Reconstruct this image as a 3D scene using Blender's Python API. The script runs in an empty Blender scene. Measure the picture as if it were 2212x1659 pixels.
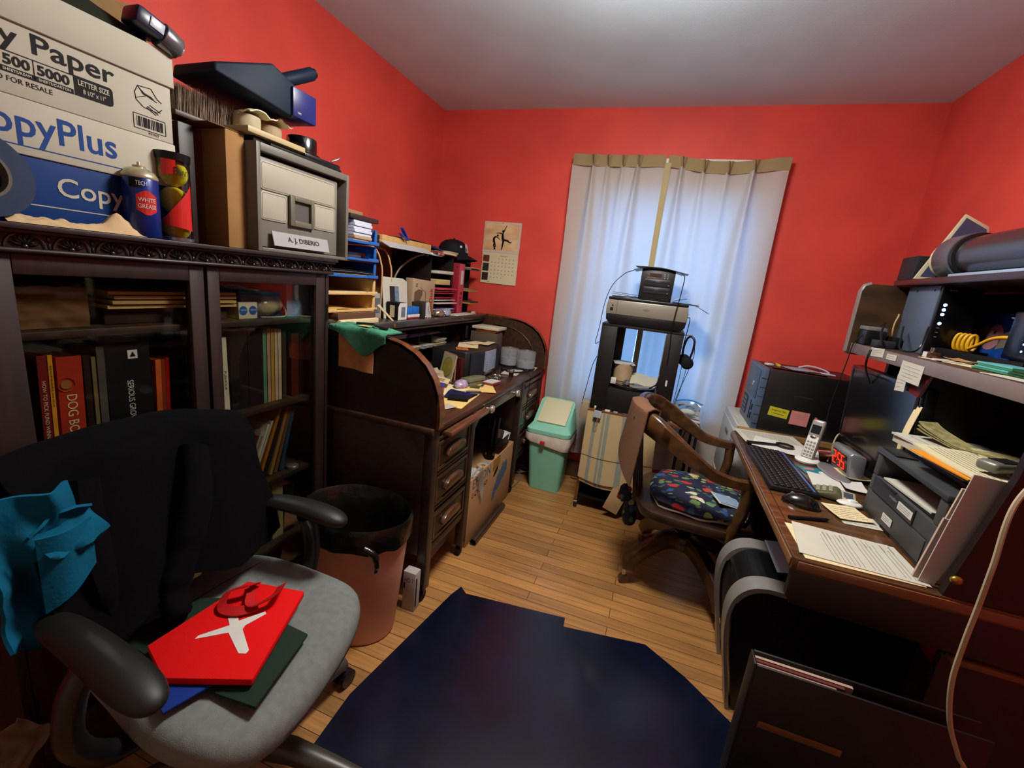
import bpy, bmesh, math, random
from mathutils import Vector, Matrix, noise
PI = math.pi
sc = bpy.context.scene
COL = sc.collection
rnd = random.Random(7)

# ---------------------------------------------------------------- camera
YAW, PITCH, ROLL = math.radians(17.89639), math.radians(-13.14606), math.radians(6.28264)
fw = Vector((-math.sin(YAW)*math.cos(PITCH), math.cos(YAW)*math.cos(PITCH), math.sin(PITCH)))
r0 = Vector((math.cos(YAW), math.sin(YAW), 0)); u0 = r0.cross(fw)
rt = math.cos(ROLL)*r0 + math.sin(ROLL)*u0
up = -math.sin(ROLL)*r0 + math.cos(ROLL)*u0
cd = bpy.data.cameras.new('camera'); cam = bpy.data.objects.new('camera', cd); COL.objects.link(cam)
cam.matrix_world = Matrix(((rt.x, up.x, -fw.x, 0), (rt.y, up.y, -fw.y, 0), (rt.z, up.z, -fw.z, 1.34), (0, 0, 0, 1)))
cd.sensor_width = 36; cd.lens = 947.9*36/2212; cd.clip_start = 0.02
sc.camera = cam
# ---------------------------------------------------------------- sky, exposure
wd = bpy.data.worlds.new('world'); sc.world = wd; wd.use_nodes = True
bg = wd.node_tree.nodes['Background']; bg.inputs[0].default_value = (0.22, 0.47, 1.0, 1); bg.inputs[1].default_value = 2.7
sc.view_settings.view_transform = 'Standard'; sc.view_settings.look = 'None'
sc.view_settings.gamma = 1; sc.view_settings.use_curve_mapping = False
sc.view_settings.exposure = 0.65
LAMP_POS = (-0.18, 1.42, 2.36); LAMP_E = 74.0
pl_ = bpy.data.lights.new('window_portal', 'AREA'); pl_.shape = 'RECTANGLE'; pl_.size = 1.0; pl_.size_y = 1.4
pl_.cycles.is_portal = True
po_ = bpy.data.objects.new('window_portal', pl_); COL.objects.link(po_)
po_.location = (-0.04, 3.10, 1.25); po_.rotation_euler = (-PI/2, 0, 0)

# ---------------------------------------------------------------- materials
def lin(h):
    if not isinstance(h, str): return (*h, 1)
    h = h.lstrip('#'); c = [int(h[i:i+2], 16)/255 for i in (0, 2, 4)]
    return (*[x/12.92 if x <= .04045 else ((x+.055)/1.055)**2.4 for x in c], 1)
MC = {}
def M(name, col, rough=.6, metal=0, var=0, vs=20, bump=0, bs=80, spec=.5, emit=0, coat=0, trans=0, vscale=None, col2=None, alpha=1):
    if name in MC: return MC[name]
    m = bpy.data.materials.new(name); m.use_nodes = True; MC[name] = m
    nt = m.node_tree; b = nt.nodes['Principled BSDF']; c = lin(col)
    b.inputs['Base Color'].default_value = c
    b.inputs['Roughness'].default_value = rough; b.inputs['Metallic'].default_value = metal
    b.inputs['Specular IOR Level'].default_value = spec if rough < .55 or spec != .5 else .2
    if alpha < 1: b.inputs['Alpha'].default_value = alpha
    if coat: b.inputs['Coat Weight'].default_value = coat; b.inputs['Coat Roughness'].default_value = .15
    if trans: b.inputs['Transmission Weight'].default_value = trans
    if emit: b.inputs['Emission Color'].default_value = c; b.inputs['Emission Strength'].default_value = emit
    if var or bump or col2:
        tc = nt.nodes.new('ShaderNodeTexCoord'); mp = nt.nodes.new('ShaderNodeMapping')
        nt.links.new(tc.outputs['Object'], mp.inputs[0])
        if vscale: mp.inputs['Scale'].default_value = vscale
    if var or col2:
        n = nt.nodes.new('ShaderNodeTexNoise'); n.inputs['Scale'].default_value = vs; n.inputs['Detail'].default_value = 5
        nt.links.new(mp.outputs[0], n.inputs[0])
        mx = nt.nodes.new('ShaderNodeMix'); mx.data_type = 'RGBA'
        rp = nt.nodes.new('ShaderNodeMapRange'); rp.inputs[1].default_value = .35; rp.inputs[2].default_value = .65
        nt.links.new(n.outputs[0], rp.inputs[0]); nt.links.new(rp.outputs[0], mx.inputs[0])
        c2 = lin(col2) if col2 else tuple(x*(1+var) for x in c[:3])+(1,)
        mx.inputs[6].default_value = c if col2 else tuple(x*(1-var) for x in c[:3])+(1,)
        mx.inputs[7].default_value = c2
        nt.links.new(mx.outputs[2], b.inputs['Base Color'])
    if bump:
        n = nt.nodes.new('ShaderNodeTexNoise'); n.inputs['Scale'].default_value = bs; n.inputs['Detail'].default_value = 3
        nt.links.new(mp.outputs[0], n.inputs[0])
        bp = nt.nodes.new('ShaderNodeBump'); bp.inputs['Strength'].default_value = min(1, bump); bp.inputs['Distance'].default_value = .002*max(1, bump)
        nt.links.new(n.outputs[0], bp.inputs['Height']); nt.links.new(bp.outputs[0], b.inputs['Normal'])
    return m
def thin_glass(name, tint, gloss=.12, rough=.02):
    m = bpy.data.materials.new(name); m.use_nodes = True; nt = m.node_tree; nt.nodes.remove(nt.nodes['Principled BSDF'])
    o = nt.nodes['Material Output']; t = nt.nodes.new('ShaderNodeBsdfTransparent'); t.inputs[0].default_value = (*tint, 1)
    g = nt.nodes.new('ShaderNodeBsdfGlossy'); g.inputs['Roughness'].default_value = rough
    f = nt.nodes.new('ShaderNodeFresnel'); f.inputs[0].default_value = 1.5
    mx = nt.nodes.new('ShaderNodeMixShader'); ad = nt.nodes.new('ShaderNodeMath'); ad.operation = 'MULTIPLY'; ad.inputs[1].default_value = gloss*8
    nt.links.new(f.outputs[0], ad.inputs[0]); nt.links.new(ad.outputs[0], mx.inputs[0])
    nt.links.new(t.outputs[0], mx.inputs[1]); nt.links.new(g.outputs[0], mx.inputs[2]); nt.links.new(mx.outputs[0], o.inputs[0])
    return m
def wood(name, c1, c2, rough=.45, sc_=(2, 30, 30), coat=.0, bump=.15):
    m = M(name, c1, rough, coat=coat, col2=c2, vs=1.6, vscale=sc_, bump=bump, bs=3); return m
def cloth_mat(name, col, transl=.5, col2=None):
    m = bpy.data.materials.new(name); m.use_nodes = True; nt = m.node_tree; b = nt.nodes['Principled BSDF']
    b.inputs['Base Color'].default_value = lin(col); b.inputs['Roughness'].default_value = .9; b.inputs['Specular IOR Level'].default_value = .1
    t = nt.nodes.new('ShaderNodeBsdfTranslucent'); t.inputs[0].default_value = lin(col2 or col)
    mx = nt.nodes.new('ShaderNodeMixShader'); mx.inputs[0].default_value = transl
    nt.links.new(b.outputs[0], mx.inputs[1]); nt.links.new(t.outputs[0], mx.inputs[2]); nt.links.new(mx.outputs[0], nt.nodes['Material Output'].inputs[0])
    return m

# ---------------------------------------------------------------- mesh builder
class MB:
    def __init__(s): s.v = []; s.f = []; s.m = []; s.sm = []
    def add(s, v, f, mi=0, smooth=False):
        n = len(s.v); s.v += [Vector(p) for p in v]; s.f += [[i+n for i in q] for q in f]; s.m += [mi]*len(f); s.sm += [smooth]*len(f); return s
    def box(s, a, b, mi=0, rot=None, piv=None):
        x0, y0, z0 = a; x1, y1, z1 = b
        v = [(x0,y0,z0),(x1,y0,z0),(x1,y1,z0),(x0,y1,z0),(x0,y0,z1),(x1,y0,z1),(x1,y1,z1),(x0,y1,z1)]
        if rot is not None:
            p = Vector(piv if piv is not None else ((x0+x1)/2, (y0+y1)/2, (z0+z1)/2)); v = [rot @ (Vector(q)-p) + p for q in v]
        return s.add(v, [(0,3,2,1),(4,5,6,7),(0,1,5,4),(1,2,6,5),(2,3,7,6),(3,0,4,7)], mi)
    def cb(s, c, d, mi=0, rot=None):
        return s.box([c[i]-d[i]/2 for i in range(3)], [c[i]+d[i]/2 for i in range(3)], mi, rot)
    def prism(s, pts, ax, a, b, mi=0, smooth=False):
        # pts: 2d outline; ax: extrusion axis
        n = len(pts)
        def P(p, t): return {0: (t, p[0], p[1]), 1: (p[0], t, p[1]), 2: (p[0], p[1], t)}[ax]
        v = [P(p, a) for p in pts]+[P(p, b) for p in pts]
        s.add(v, [list(range(n))[::-1], list(range(n, 2*n))], mi)
        k = len(s.v)-2*n
        s.f += [[k+i, k+(i+1) % n, k+n+(i+1) % n, k+n+i] for i in range(n)]; s.m += [mi]*n; s.sm += [smooth]*n
        return s
    def lathe(s, prof, c=(0, 0, 0), n=24, mi=0, M3=None, sx=1, sy=1, smooth=True, cap=True):
        v = []; c = Vector(c)
        for r, z in prof:
            for i in range(n):
                a = 2*PI*i/n; p = Vector((r*math.cos(a)*sx, r*math.sin(a)*sy, z)); v.append((M3 @ p if M3 else p)+c)
        f = [[j*n+i, j*n+(i+1) % n, (j+1)*n+(i+1) % n, (j+1)*n+i] for j in range(len(prof)-1) for i in range(n)]
        s.add(v, f, mi, smooth)
        if cap:
            k = len(s.v)-len(v)
            if prof[0][0] > 1e-5: s.f.append([k+i for i in range(n)][::-1]); s.m.append(mi); s.sm.append(False)
            if prof[-1][0] > 1e-5: s.f.append([k+(len(prof)-1)*n+i for i in range(n)]); s.m.append(mi); s.sm.append(False)
        return s
    def cyl(s, a, b, r, n=16, mi=0, r2=None, smooth=True):
        a, b = Vector(a), Vector(b); d = b-a; q = d.to_track_quat('Z', 'Y').to_matrix()
        return s.lathe([(r, 0), (r2 if r2 is not None else r, d.length)], a, n, mi, q, smooth=smooth)
    def tube(s, pts, r, n=8, mi=0, flat=1):
        P = [Vector(p) for p in pts]; N = len(P); v = []; ref = None
        for i, p in enumerate(P):
            t = (P[min(i+1, N-1)]-P[max(i-1, 0)]).normalized()
            if ref is None: ref = t.orthogonal().normalized()
            ref = (ref-t*ref.dot(t)).normalized(); w = t.cross(ref); rr = r[i] if isinstance(r, (list, tuple)) else r
            for k in range(n):
                a = 2*PI*k/n; v.append(p+ref*math.cos(a)*rr*flat+w*math.sin(a)*rr)
        f = [[i*n+k, i*n+(k+1) % n, (i+1)*n+(k+1) % n, (i+1)*n+k] for i in range(N-1) for k in range(n)]
        f += [list(range(n))[::-1], [(N-1)*n+k for k in range(n)]]
        return s.add(v, f, mi, True)
    def grid(s, fn, nu, nv, mi=0, smooth=True, thick=0):
        v = [Vector(fn(i/nu, j/nv)) for j in range(nv+1) for i in range(nu+1)]
        f = [[j*(nu+1)+i, j*(nu+1)+i+1, (j+1)*(nu+1)+i+1, (j+1)*(nu+1)+i] for j in range(nv) for i in range(nu)]
        if thick:
            bm = bmesh.new(); bv = [bm.verts.new(p) for p in v]
            for q in f: bm.faces.new([bv[i] for i in q])
            bm.normal_update(); nn = [p.normal.copy() for p in bv]; bm.free(); n = len(v)
            v2 = [p-q*thick for p, q in zip(v, nn)]
            f2 = [[i+n for i in q[::-1]] for q in f]
            ring = [i for i in range(nu+1)]+[j*(nu+1)+nu for j in range(1, nv+1)]+[nv*(nu+1)+i for i in range(nu-1, -1, -1)]+[j*(nu+1) for j in range(nv-1, 0, -1)]
            f3 = [[ring[k], ring[k]+n, ring[(k+1) % len(ring)]+n, ring[(k+1) % len(ring)]] for k in range(len(ring))]
            return s.add(v+v2, f+f2+f3, mi, smooth)
        return s.add(v, f, mi, smooth)
    def sph(s, c, r, mi=0, n=16, sc_=(1, 1, 1)):
        prof = [(max(1e-4, math.sin(PI*i/(n//2)))*r, -math.cos(PI*i/(n//2))*r) for i in range(n//2+1)]
        k = len(s.v); s.lathe(prof, (0, 0, 0), n, mi, cap=False)
        for i in range(k, len(s.v)): p = s.v[i]; s.v[i] = Vector((p.x*sc_[0], p.y*sc_[1], p.z*sc_[2]))+Vector(c)
        return s
    def xf(s, m):
        s.v = [m @ p for p in s.v]; return s
INFO = {}     # object -> (world offset or None if its children use local coordinates)
def props(o, label=None, cat=None, group=None, kind=None):
    for k, x in (('label', label), ('category', cat), ('group', group), ('kind', kind)):
        if x: o[k] = x
    return o
def thing(name, label, cat, loc=(0, 0, 0), rz=0, group=None, local=False):
    o = bpy.data.objects.new(name, None); COL.objects.link(o); o.empty_display_size = .05
    o.location = loc; o.rotation_euler = (0, 0, rz); props(o, label, cat, group)
    INFO[o] = None if local else Vector(loc); return o
def build(name, mb, mats, parent=None, bev=0, seg=2, kind=None, label=None, split=40):
    if not isinstance(mats, (list, tuple)): mats = [mats]
    off = INFO.get(parent) if parent is not None else None
    me = bpy.data.meshes.new(name)
    vs = [p-off for p in mb.v] if off is not None else mb.v
    me.from_pydata([tuple(p) for p in vs], [], mb.f)
    for i, p in enumerate(me.polygons): p.material_index = mb.m[i]; p.use_smooth = mb.sm[i]
    bm = bmesh.new(); bm.from_mesh(me); bmesh.ops.recalc_face_normals(bm, faces=bm.faces)
    if bev:
        ed = [e for e in bm.edges if len(e.link_faces) == 2 and e.calc_face_angle(0) > math.radians(32)]
        bmesh.ops.bevel(bm, geom=ed, offset=bev, segments=seg, profile=.5, affect='EDGES', clamp_overlap=True)
        for f_ in bm.faces: f_.smooth = True
    bm.to_mesh(me); bm.free()
    if bev:
        try: me.set_sharp_from_angle(angle=math.radians(split))
        except Exception: pass
    elif any(mb.sm):
        try: me.set_sharp_from_angle(angle=math.radians(50))
        except Exception: pass
    for m in mats: me.materials.append(m)
    o = bpy.data.objects.new(name, me); COL.objects.link(o)
    if parent is not None: o.parent = parent; INFO[o] = off
    return props(o, label, kind=kind)
def solo(name, mb, mats, label, cat, group=None, bev=0, seg=2, loc=None, rz=0, kind=None):
    if loc is None:
        xs = [p.x for p in mb.v]; ys = [p.y for p in mb.v]; zs = [p.z for p in mb.v]
        loc = Vector(((min(xs)+max(xs))/2, (min(ys)+max(ys))/2, min(zs))); mb.v = [p-loc for p in mb.v]
    o = build(name, mb, mats, None, bev, seg); o.location = loc; o.rotation_euler = (0, 0, rz); INFO[o] = Vector(loc) if not rz else None
    return props(o, label, cat, group, kind)
def struct(name, mb, mats, parent=None, bev=0):
    o = build(name, mb, mats, parent, bev)
    if parent is None: o['kind'] = 'structure'; INFO[o] = Vector((0, 0, 0))
    return o
def dup(root, loc, rz=None, label=None, group=None):
    r = root.copy(); COL.objects.link(r); r.location = loc
    if rz is not None: r.rotation_euler = (0, 0, rz)
    if label: r['label'] = label
    if group: r['group'] = group
    for ch in list(root.children):
        c = ch.copy(); COL.objects.link(c); c.parent = r
        for g in list(ch.children):
            d = g.copy(); COL.objects.link(d); d.parent = c
    return r
FACE = {'x+': ((0, 1, 0), (0, 0, 1)), 'x-': ((0, -1, 0), (0, 0, 1)), 'y-': ((1, 0, 0), (0, 0, 1)), 'z+': ((1, 0, 0), (0, 1, 0))}
def frame3(face, rot=0, tilt=0):
    if isinstance(face, str): r, u = Vector(FACE[face][0]), Vector(FACE[face][1])
    else: r, u = Vector(face[0]).normalized(), Vector(face[1]).normalized()
    n = r.cross(u)
    R = Matrix.Rotation(rot, 3, n); r, u = R @ r, R @ u
    return Matrix(((r.x, u.x, n.x), (r.y, u.y, n.y), (r.z, u.z, n.z)))
def text(s, parent, mat, pos, h, face='x+', rot=0, w=None, bold=0, name='lettering', align='CENTER', skew=0):
    cu = bpy.data.curves.new('t', 'FONT'); cu.body = s; cu.size = 1; cu.offset = bold; cu.shear = skew; cu.resolution_u = 3
    t = bpy.data.objects.new('t', cu); me = bpy.data.meshes.new_from_object(t); bpy.data.objects.remove(t); bpy.data.curves.remove(cu)
    xs = [v.co.x for v in me.vertices]; ys = [v.co.y for v in me.vertices]
    if not xs: return
    x0, x1, y0, y1 = min(xs), max(xs), min(ys), max(ys)
    ky = h/(y1-y0); kx = (w/(x1-x0)) if w else ky; R = frame3(face, rot); P = Vector(pos)
    off = INFO.get(parent); mid = (x0+x1)/2 if align == 'CENTER' else x0
    for v in me.vertices:
        q = R @ Vector(((v.co.x-mid)*kx, (v.co.y-(y0+y1)/2)*ky, .0006)) + P
        v.co = q-off if off is not None else q
    me.name = name; me.materials.clear(); me.materials.append(mat)
    o = bpy.data.objects.new(name, me); COL.objects.link(o)
    o.parent = parent; INFO[o] = off; return o
def patch(parent, name, mat, pos, w, h, face='x+', rot=0, th=.0008, label=None):
    mb = MB(); mb.box((-w/2, -h/2, 0), (w/2, h/2, th)); mb.xf(Matrix.Translation(Vector(pos)) @ frame3(face, rot).to_4x4())
    return build(name, mb, mat, parent, label=label)
def lines_mb(pos, w, h, n, face='z+', rot=0, th=.0004, t=.0016, seed=1, words=True):
    r = random.Random(seed); mb = MB()
    for i in range(n):
        y = h/2-h*(i+.5)/n; x = -w/2; end = w/2*(1 if r.random() < .75 else r.uniform(-.2, .9))
        while x < end-.004:
            L = min(r.uniform(.006, .02) if words else end-x, end-x); mb.box((x, y-t/2, 0), (x+L, y+t/2, th)); x += L+.0035
    return mb.xf(Matrix.Translation(Vector(pos)) @ frame3(face, rot).to_4x4())
def rotz(a): return Matrix.Rotation(a, 3, 'Z')
def spline(P, n=8):
    P = [Vector(p) for p in P]; out = []
    Q = [2*P[0]-P[1]]+P+[2*P[-1]-P[-2]]
    for i in range(1, len(Q)-2):
        a, b, c, d = Q[i-1:i+3]
        for k in range(n):
            t = k/n; out.append(.5*((2*b)+(c-a)*t+(2*a-5*b+4*c-d)*t*t+(-a+3*b-3*c+d)*t**3))
    return out+[P[-1]]
def rrect(x0, y0, x1, y1, r, n=5):
    o = []
    for cx, cy, a in ((x1-r, y1-r, 0), (x0+r, y1-r, PI/2), (x0+r, y0+r, PI), (x1-r, y0+r, 1.5*PI)):
        o += [(cx+r*math.cos(a+PI/2*k/n), cy+r*math.sin(a+PI/2*k/n)) for k in range(n+1)]
    return o
def nz(x, y, z=0, s=1): return noise.noise(Vector((x*s, y*s, z)))
# common materials
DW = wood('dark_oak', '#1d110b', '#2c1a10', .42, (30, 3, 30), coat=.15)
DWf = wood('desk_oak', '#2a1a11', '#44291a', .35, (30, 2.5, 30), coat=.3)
MAH = wood('mahogany', '#150a06', '#27130b', .5, (30, 30, 3), coat=.08)
BLK = M('black_plastic', '#0c0c0e', .35, var=.2)
BLKM = M('black_matte', '#0b0b0c', .7)
WHT = M('white_paper', '#c4c1b8', .8, var=.04)
CRM = M('cream_paper', '#cdbb92', .8, var=.07)
MAN = M('manila_card', '#b8944f', .8, var=.08)
GRY = M('grey_plastic', '#6c6a66', .45)
CHR = M('chrome', '#d8d4cc', .15, 1)
INK = M('black_ink', '#0a0a0a', .7)
GLASS = thin_glass('clear_plastic', (.82, .84, .86), .12)
BRN = M('cardboard', '#8f6a40', .85, var=.1, vs=8, bump=.15)
WPL = M('white_plastic', '#cfcdc6', .4)
# ================================================================= room shell
XL, XR, YB, YF, ZC = -1.68, 1.168, 3.02, -1.0, 2.44
RED = M('red_wall_paint', '#cc463b', .55, var=.10, vs=3, bump=.25, bs=160, spec=.25)
CEI = M('ceiling_paint', '#c6dae2', .85, var=.04, vs=4, bump=.2, bs=120)
def floor_mat():
    m = bpy.data.materials.new('oak_floor'); m.use_nodes = True; nt = m.node_tree; b = nt.nodes['Principled BSDF']; L = nt.links.new
    tc = nt.nodes.new('ShaderNodeTexCoord'); br = nt.nodes.new('ShaderNodeTexBrick')
    L(tc.outputs['Object'], br.inputs[0]); br.offset = .37; br.inputs['Scale'].default_value = 1
    br.inputs['Brick Width'].default_value = .95; br.inputs['Row Height'].default_value = .058; br.inputs['Mortar Size'].default_value = .0012
    br.inputs['Color1'].default_value = lin('#94683a'); br.inputs['Color2'].default_value = lin('#b58046'); br.inputs['Mortar'].default_value = lin('#2c1808')
    mp = nt.nodes.new('ShaderNodeMapping'); mp.inputs['Scale'].default_value = (2, 40, 1); L(tc.outputs['Object'], mp.inputs[0])
    n = nt.nodes.new('ShaderNodeTexNoise'); n.inputs['Scale'].default_value = 2; n.inputs['Detail'].default_value = 6; L(mp.outputs[0], n.inputs[0])
    mr = nt.nodes.new('ShaderNodeMapRange'); mr.inputs[1].default_value = .3; mr.inputs[2].default_value = .7; mr.inputs[3].default_value = .7; mr.inputs[4].default_value = 1.15; L(n.outputs[0], mr.inputs[0])
    n2 = nt.nodes.new('ShaderNodeTexNoise'); n2.inputs['Scale'].default_value = 2.2; L(tc.outputs['Object'], n2.inputs[0])
    m2 = nt.nodes.new('ShaderNodeMapRange'); m2.inputs[1].default_value = .35; m2.inputs[2].default_value = .65; m2.inputs[3].default_value = .8; m2.inputs[4].default_value = 1.1; L(n2.outputs[0], m2.inputs[0])
    mu = nt.nodes.new('ShaderNodeMath'); mu.operation = 'MULTIPLY'; L(mr.outputs[0], mu.inputs[0]); L(m2.outputs[0], mu.inputs[1])
    vm = nt.nodes.new('ShaderNodeVectorMath'); vm.operation = 'SCALE'; L(br.outputs[0], vm.inputs[0]); L(mu.outputs[0], vm.inputs['Scale'])
    L(vm.outputs[0], b.inputs['Base Color']); b.inputs['Roughness'].default_value = .38; b.inputs['Coat Weight'].default_value = .15
    bp = nt.nodes.new('ShaderNodeBump'); bp.inputs['Distance'].default_value = .001; bp.inputs['Strength'].default_value = .5
    L(br.outputs['Fac'], bp.inputs['Height']); bp.invert = True; L(bp.outputs[0], b.inputs['Normal'])
    return m
struct('floor', MB().box((XL-.1, YF-.1, -.08), (XR+.1, YB+.3, 0)), floor_mat())
struct('ceiling', MB().box((XL-.1, YF-.1, ZC), (XR+.1, YB+.3, ZC+.1)), CEI)
struct('wall_left', MB().box((XL-.15, YF-.1, 0), (XL, YB, ZC)), RED)
struct('wall_right', MB().box((XR, YF-.1, 0), (XR+.15, YB, ZC)), RED)
struct('wall_front', MB().box((XL, YF-.15, 0), (XR, YF, ZC)), M('cream_fill_paint', '#d8cdb8', .6, var=.04, vs=3))  # unseen wall, its cream colour added to bounce neutral fill light
WX0, WX1, WZ0, WZ1 = -.55, .43, .62, 1.93
struct('wall_back', MB().box((XL-.15, YB, 0), (WX0, YB+.16, ZC)).box((WX1, YB, 0), (XR+.15, YB+.16, ZC)).box((WX0, YB, WZ1), (WX1, YB+.16, ZC)).box((WX0, YB, 0), (WX1, YB+.16, WZ0)), RED)
BB = M('baseboard_paint', '#5a3a22', .5)
struct('baseboard_back', MB().box((XL, YB-.016, 0), (XR, YB, .12)), BB, bev=.003)
struct('baseboard_left', MB().box((XL, YF, 0), (XL+.016, YB-.016, .12)), BB, bev=.003)
struct('baseboard_right', MB().box((XR-.016, YF, 0), (XR, YB-.016, .12)), BB, bev=.003)
# unseen door behind the camera, its pale paint added for neutral fill light
dr = struct('door_1', MB().box((-.6, YF, 0), (.5, YF+.04, 2.05)), M('door_fill_paint', '#c9c2b2', .5))
struct('door_handle', MB().cyl((-.43, YF+.04, 1.0), (-.43, YF+.09, 1.0), .012).sph((-.43, YF+.11, 1.0), .028), CHR, dr)
# window 1
WF = M('window_paint', '#d5d2c8', .45)
wn = struct('window_1', MB().box((WX0-.07, YB-.018, WZ0-.07), (WX0, YB, WZ1+.09)).box((WX1, YB-.018, WZ0-.07), (WX1+.07, YB, WZ1+.09)).box((WX0, YB-.018, WZ1), (WX1, YB, WZ1+.09)), WF, bev=.002)
struct('window_sill', MB().box((WX0-.09, YB-.05, WZ0-.03), (WX1+.09, YB+.05, WZ0)), WF, wn, bev=.003)
mb = MB(); y0, y1 = YB+.05, YB+.085; zm = 1.27
for za, zb, yy in ((WZ0, zm+.02, y0), (zm-.02, WZ1, y1)):
    mb.box((WX0, yy, za), (WX0+.045, yy+.03, zb)).box((WX1-.045, yy, za), (WX1, yy+.03, zb)).box((WX0+.045, yy, za), (WX1-.045, yy+.03, za+.045)).box((WX0+.045, yy, zb-.04), (WX1-.045, yy+.03, zb))
struct('window_frame', mb, WF, wn)
GL = thin_glass('window_glass', (.97, .98, 1), .06)
struct('window_pane', MB().box((WX0+.045, y0+.013, WZ0+.045), (WX1-.045, y0+.017, zm-.02)), GL, wn)
struct('window_pane', MB().box((WX0+.045, y1+.013, zm+.02), (WX1-.045, y1+.017, WZ1-.04)), GL, wn)
# ceiling lamp (just outside the frame, it lights the room)
t = thing('ceiling_light', 'round frosted ceiling light in the middle of the ceiling', 'lamp', LAMP_POS)
build('lamp_rod', MB().cyl((LAMP_POS[0], LAMP_POS[1], LAMP_POS[2]), (LAMP_POS[0], LAMP_POS[1], ZC), .012, 12), WPL, t)
build('lamp_base', MB().lathe([(.0, 0), (.21, 0), (.21, -.02), (.20, -.025), (0, -.025)], LAMP_POS, 32), WPL, t)
LM = M('lamp_glow', (1.0, .97, .92), .5, emit=LAMP_E)
build('lamp_shade', MB().lathe([(.198, -.026), (.19, -.06), (.16, -.095), (.09, -.125), (.001, -.135)], LAMP_POS, 32, cap=False), LM, t)

# ================================================================= curtains
CUR = cloth_mat('curtain_cream', '#c8c4ba', .42, '#e4e0d6')
CURH = M('curtain_heading', '#8e7d5a', .9, bump=.3, bs=300)
CURM = M('curtain_hem', '#a89a70', .9)
def curtain(x0, x1, pleats, sagf, label, hem_left):
    t = thing('curtain', label, 'curtain', ((x0+x1)/2, 2.94, .22), group=None)
    def fold(x, z):
        s = 0
        for i, p in enumerate(pleats):
            w = .010+.030*min(1, max(0, (2.09-z)/.6))
            d = x-p-(.03*math.sin(i*1.7)*(2.09-z)/1.8)
            s += math.exp(-(d/w)**2)*(.030+.016*math.sin(i*2.3+1))
        s += .006*math.sin(x*38+z*1.3)+.010*nz(x*3, z*.6, 1)+.006*nz(x*9, z*1.4, 3)
        return 2.945-s
    def body(u, v):
        x = x0+(x1-x0)*u; z = .22+(2.095-.22)*v
        if v > .999: z = 2.095+sagf(u)
        elif v > .85: z += sagf(u)*(v-.85)/.15
        return (x+.012*nz(z*1.2, 5, u*2), fold(x, z), z)
    build('cloth', MB().grid(body, 110, 40), CUR, t)
    def head(u, v):
        x = x0+(x1-x0)*u; z = 2.088+.066*v+sagf(u); s = 0
        for p in pleats:
            w = .004+.011*v; s += math.exp(-((x-p)/w)**2)*.022
            s -= math.exp(-((x-p)/(w*.35))**2)*.020*v
        return (x, 2.937-s-.004*math.sin(u*30)-.004, z)
    build('heading', MB().grid(head, 220, 6, thick=.003), CURH, t)
    for p in pleats:
        u = (p-x0)/(x1-x0)
        build('pleat_stitch', MB().tube([(p-.006, 2.905, 2.15+sagf(u)), (p, 2.905, 2.105+sagf(u)), (p+.001, 2.903, 2.085+sagf(u))], .0022, 6), M('stitch', '#5c4a30', .9), t)
    if hem_left:
        build('hem', MB().grid(lambda u, v: (x0-.012+.034*u+.004*math.sin(v*5), 2.928-.004*math.sin(u*PI), .24+(2.11-.24)*v), 3, 20, thick=.004), CURM, t)
    return t
curtain(-.706, -.150, (-.57, -.48, -.39, -.30), lambda u: -.006*math.sin(u*PI), 'cream pleated curtain beside the red wall calendar, hanging straight at the window', False)
curtain(-.135, .505, (-.05, .07, .20, .33), lambda u: -.030*math.sin(min(1, u*1.02)*PI)**1.3, 'cream pleated curtain with sagging heading, behind the wooden armchair and computer tower', True)
t = thing('curtain_rod', 'white metal curtain rod peeking above the sagging curtain heading', 'rod', (-.1, 2.99, 2.13))
build('rod', MB().box((-.69, 2.958, 2.118), (.49, 2.966, 2.142)), WPL, t, bev=.002)
for x in (-.69, .485): build('bracket', MB().box((x, 2.958, 2.118), (x+.006, YB, 2.142)), WPL, t)

# ================================================================= floor mat
mb = MB(); mb.prism([(-.655,1.50),(-.637,1.565),(-.600,1.535),(-.40,1.560),(-.171,1.590),(-.166,1.540),(.153,1.594),(.30,1.50),(.55,1.28),(.95,1.05),(.95,.25),(-.50,.25),(-.72,.70),(-.735,.95)], 2, .0008, .005)
solo('floor_mat', mb, M('navy_vinyl', '#060c1f', .25, var=.3, vs=10, bump=.12, bs=24, spec=.55), 'dark navy vinyl mat lying on the oak floor', 'mat')
# ================================================================= glass-door bookcase
t = thing('bookcase', 'dark mahogany bookcase with two glass doors and a carved shell frieze', 'bookcase', (-1.43, .90, 0))
X0, X1, Y0, Y1 = -1.66, -1.20, .42, 1.365
for y in (Y0, Y1-.022): build('side_panel', MB().box((X0, y, 0), (X1, y+.022, 1.293)), MAH, t, bev=.002)
build('back_panel', MB().box((X0, Y0+.022, .05), (X0+.012, Y1-.022, 1.293)), MAH, t)
mb = MB(); mb.box((X0, Y0-.01, 1.336), (-1.168, Y1+.012, 1.347)).box((X0, Y0-.004, 1.293), (X1+.006, Y1+.006, 1.336)).box((X0, Y0-.006, 1.329), (-1.176, Y1+.008, 1.336))
mb.cyl((-1.188, Y0-.004, 1.296), (-1.188, Y1+.006, 1.296), .0055, 10)
build('top_board', mb, MAH, t, bev=.0015)
mb = MB(); n = 13; s_ = (Y1-Y0)/n
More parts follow.
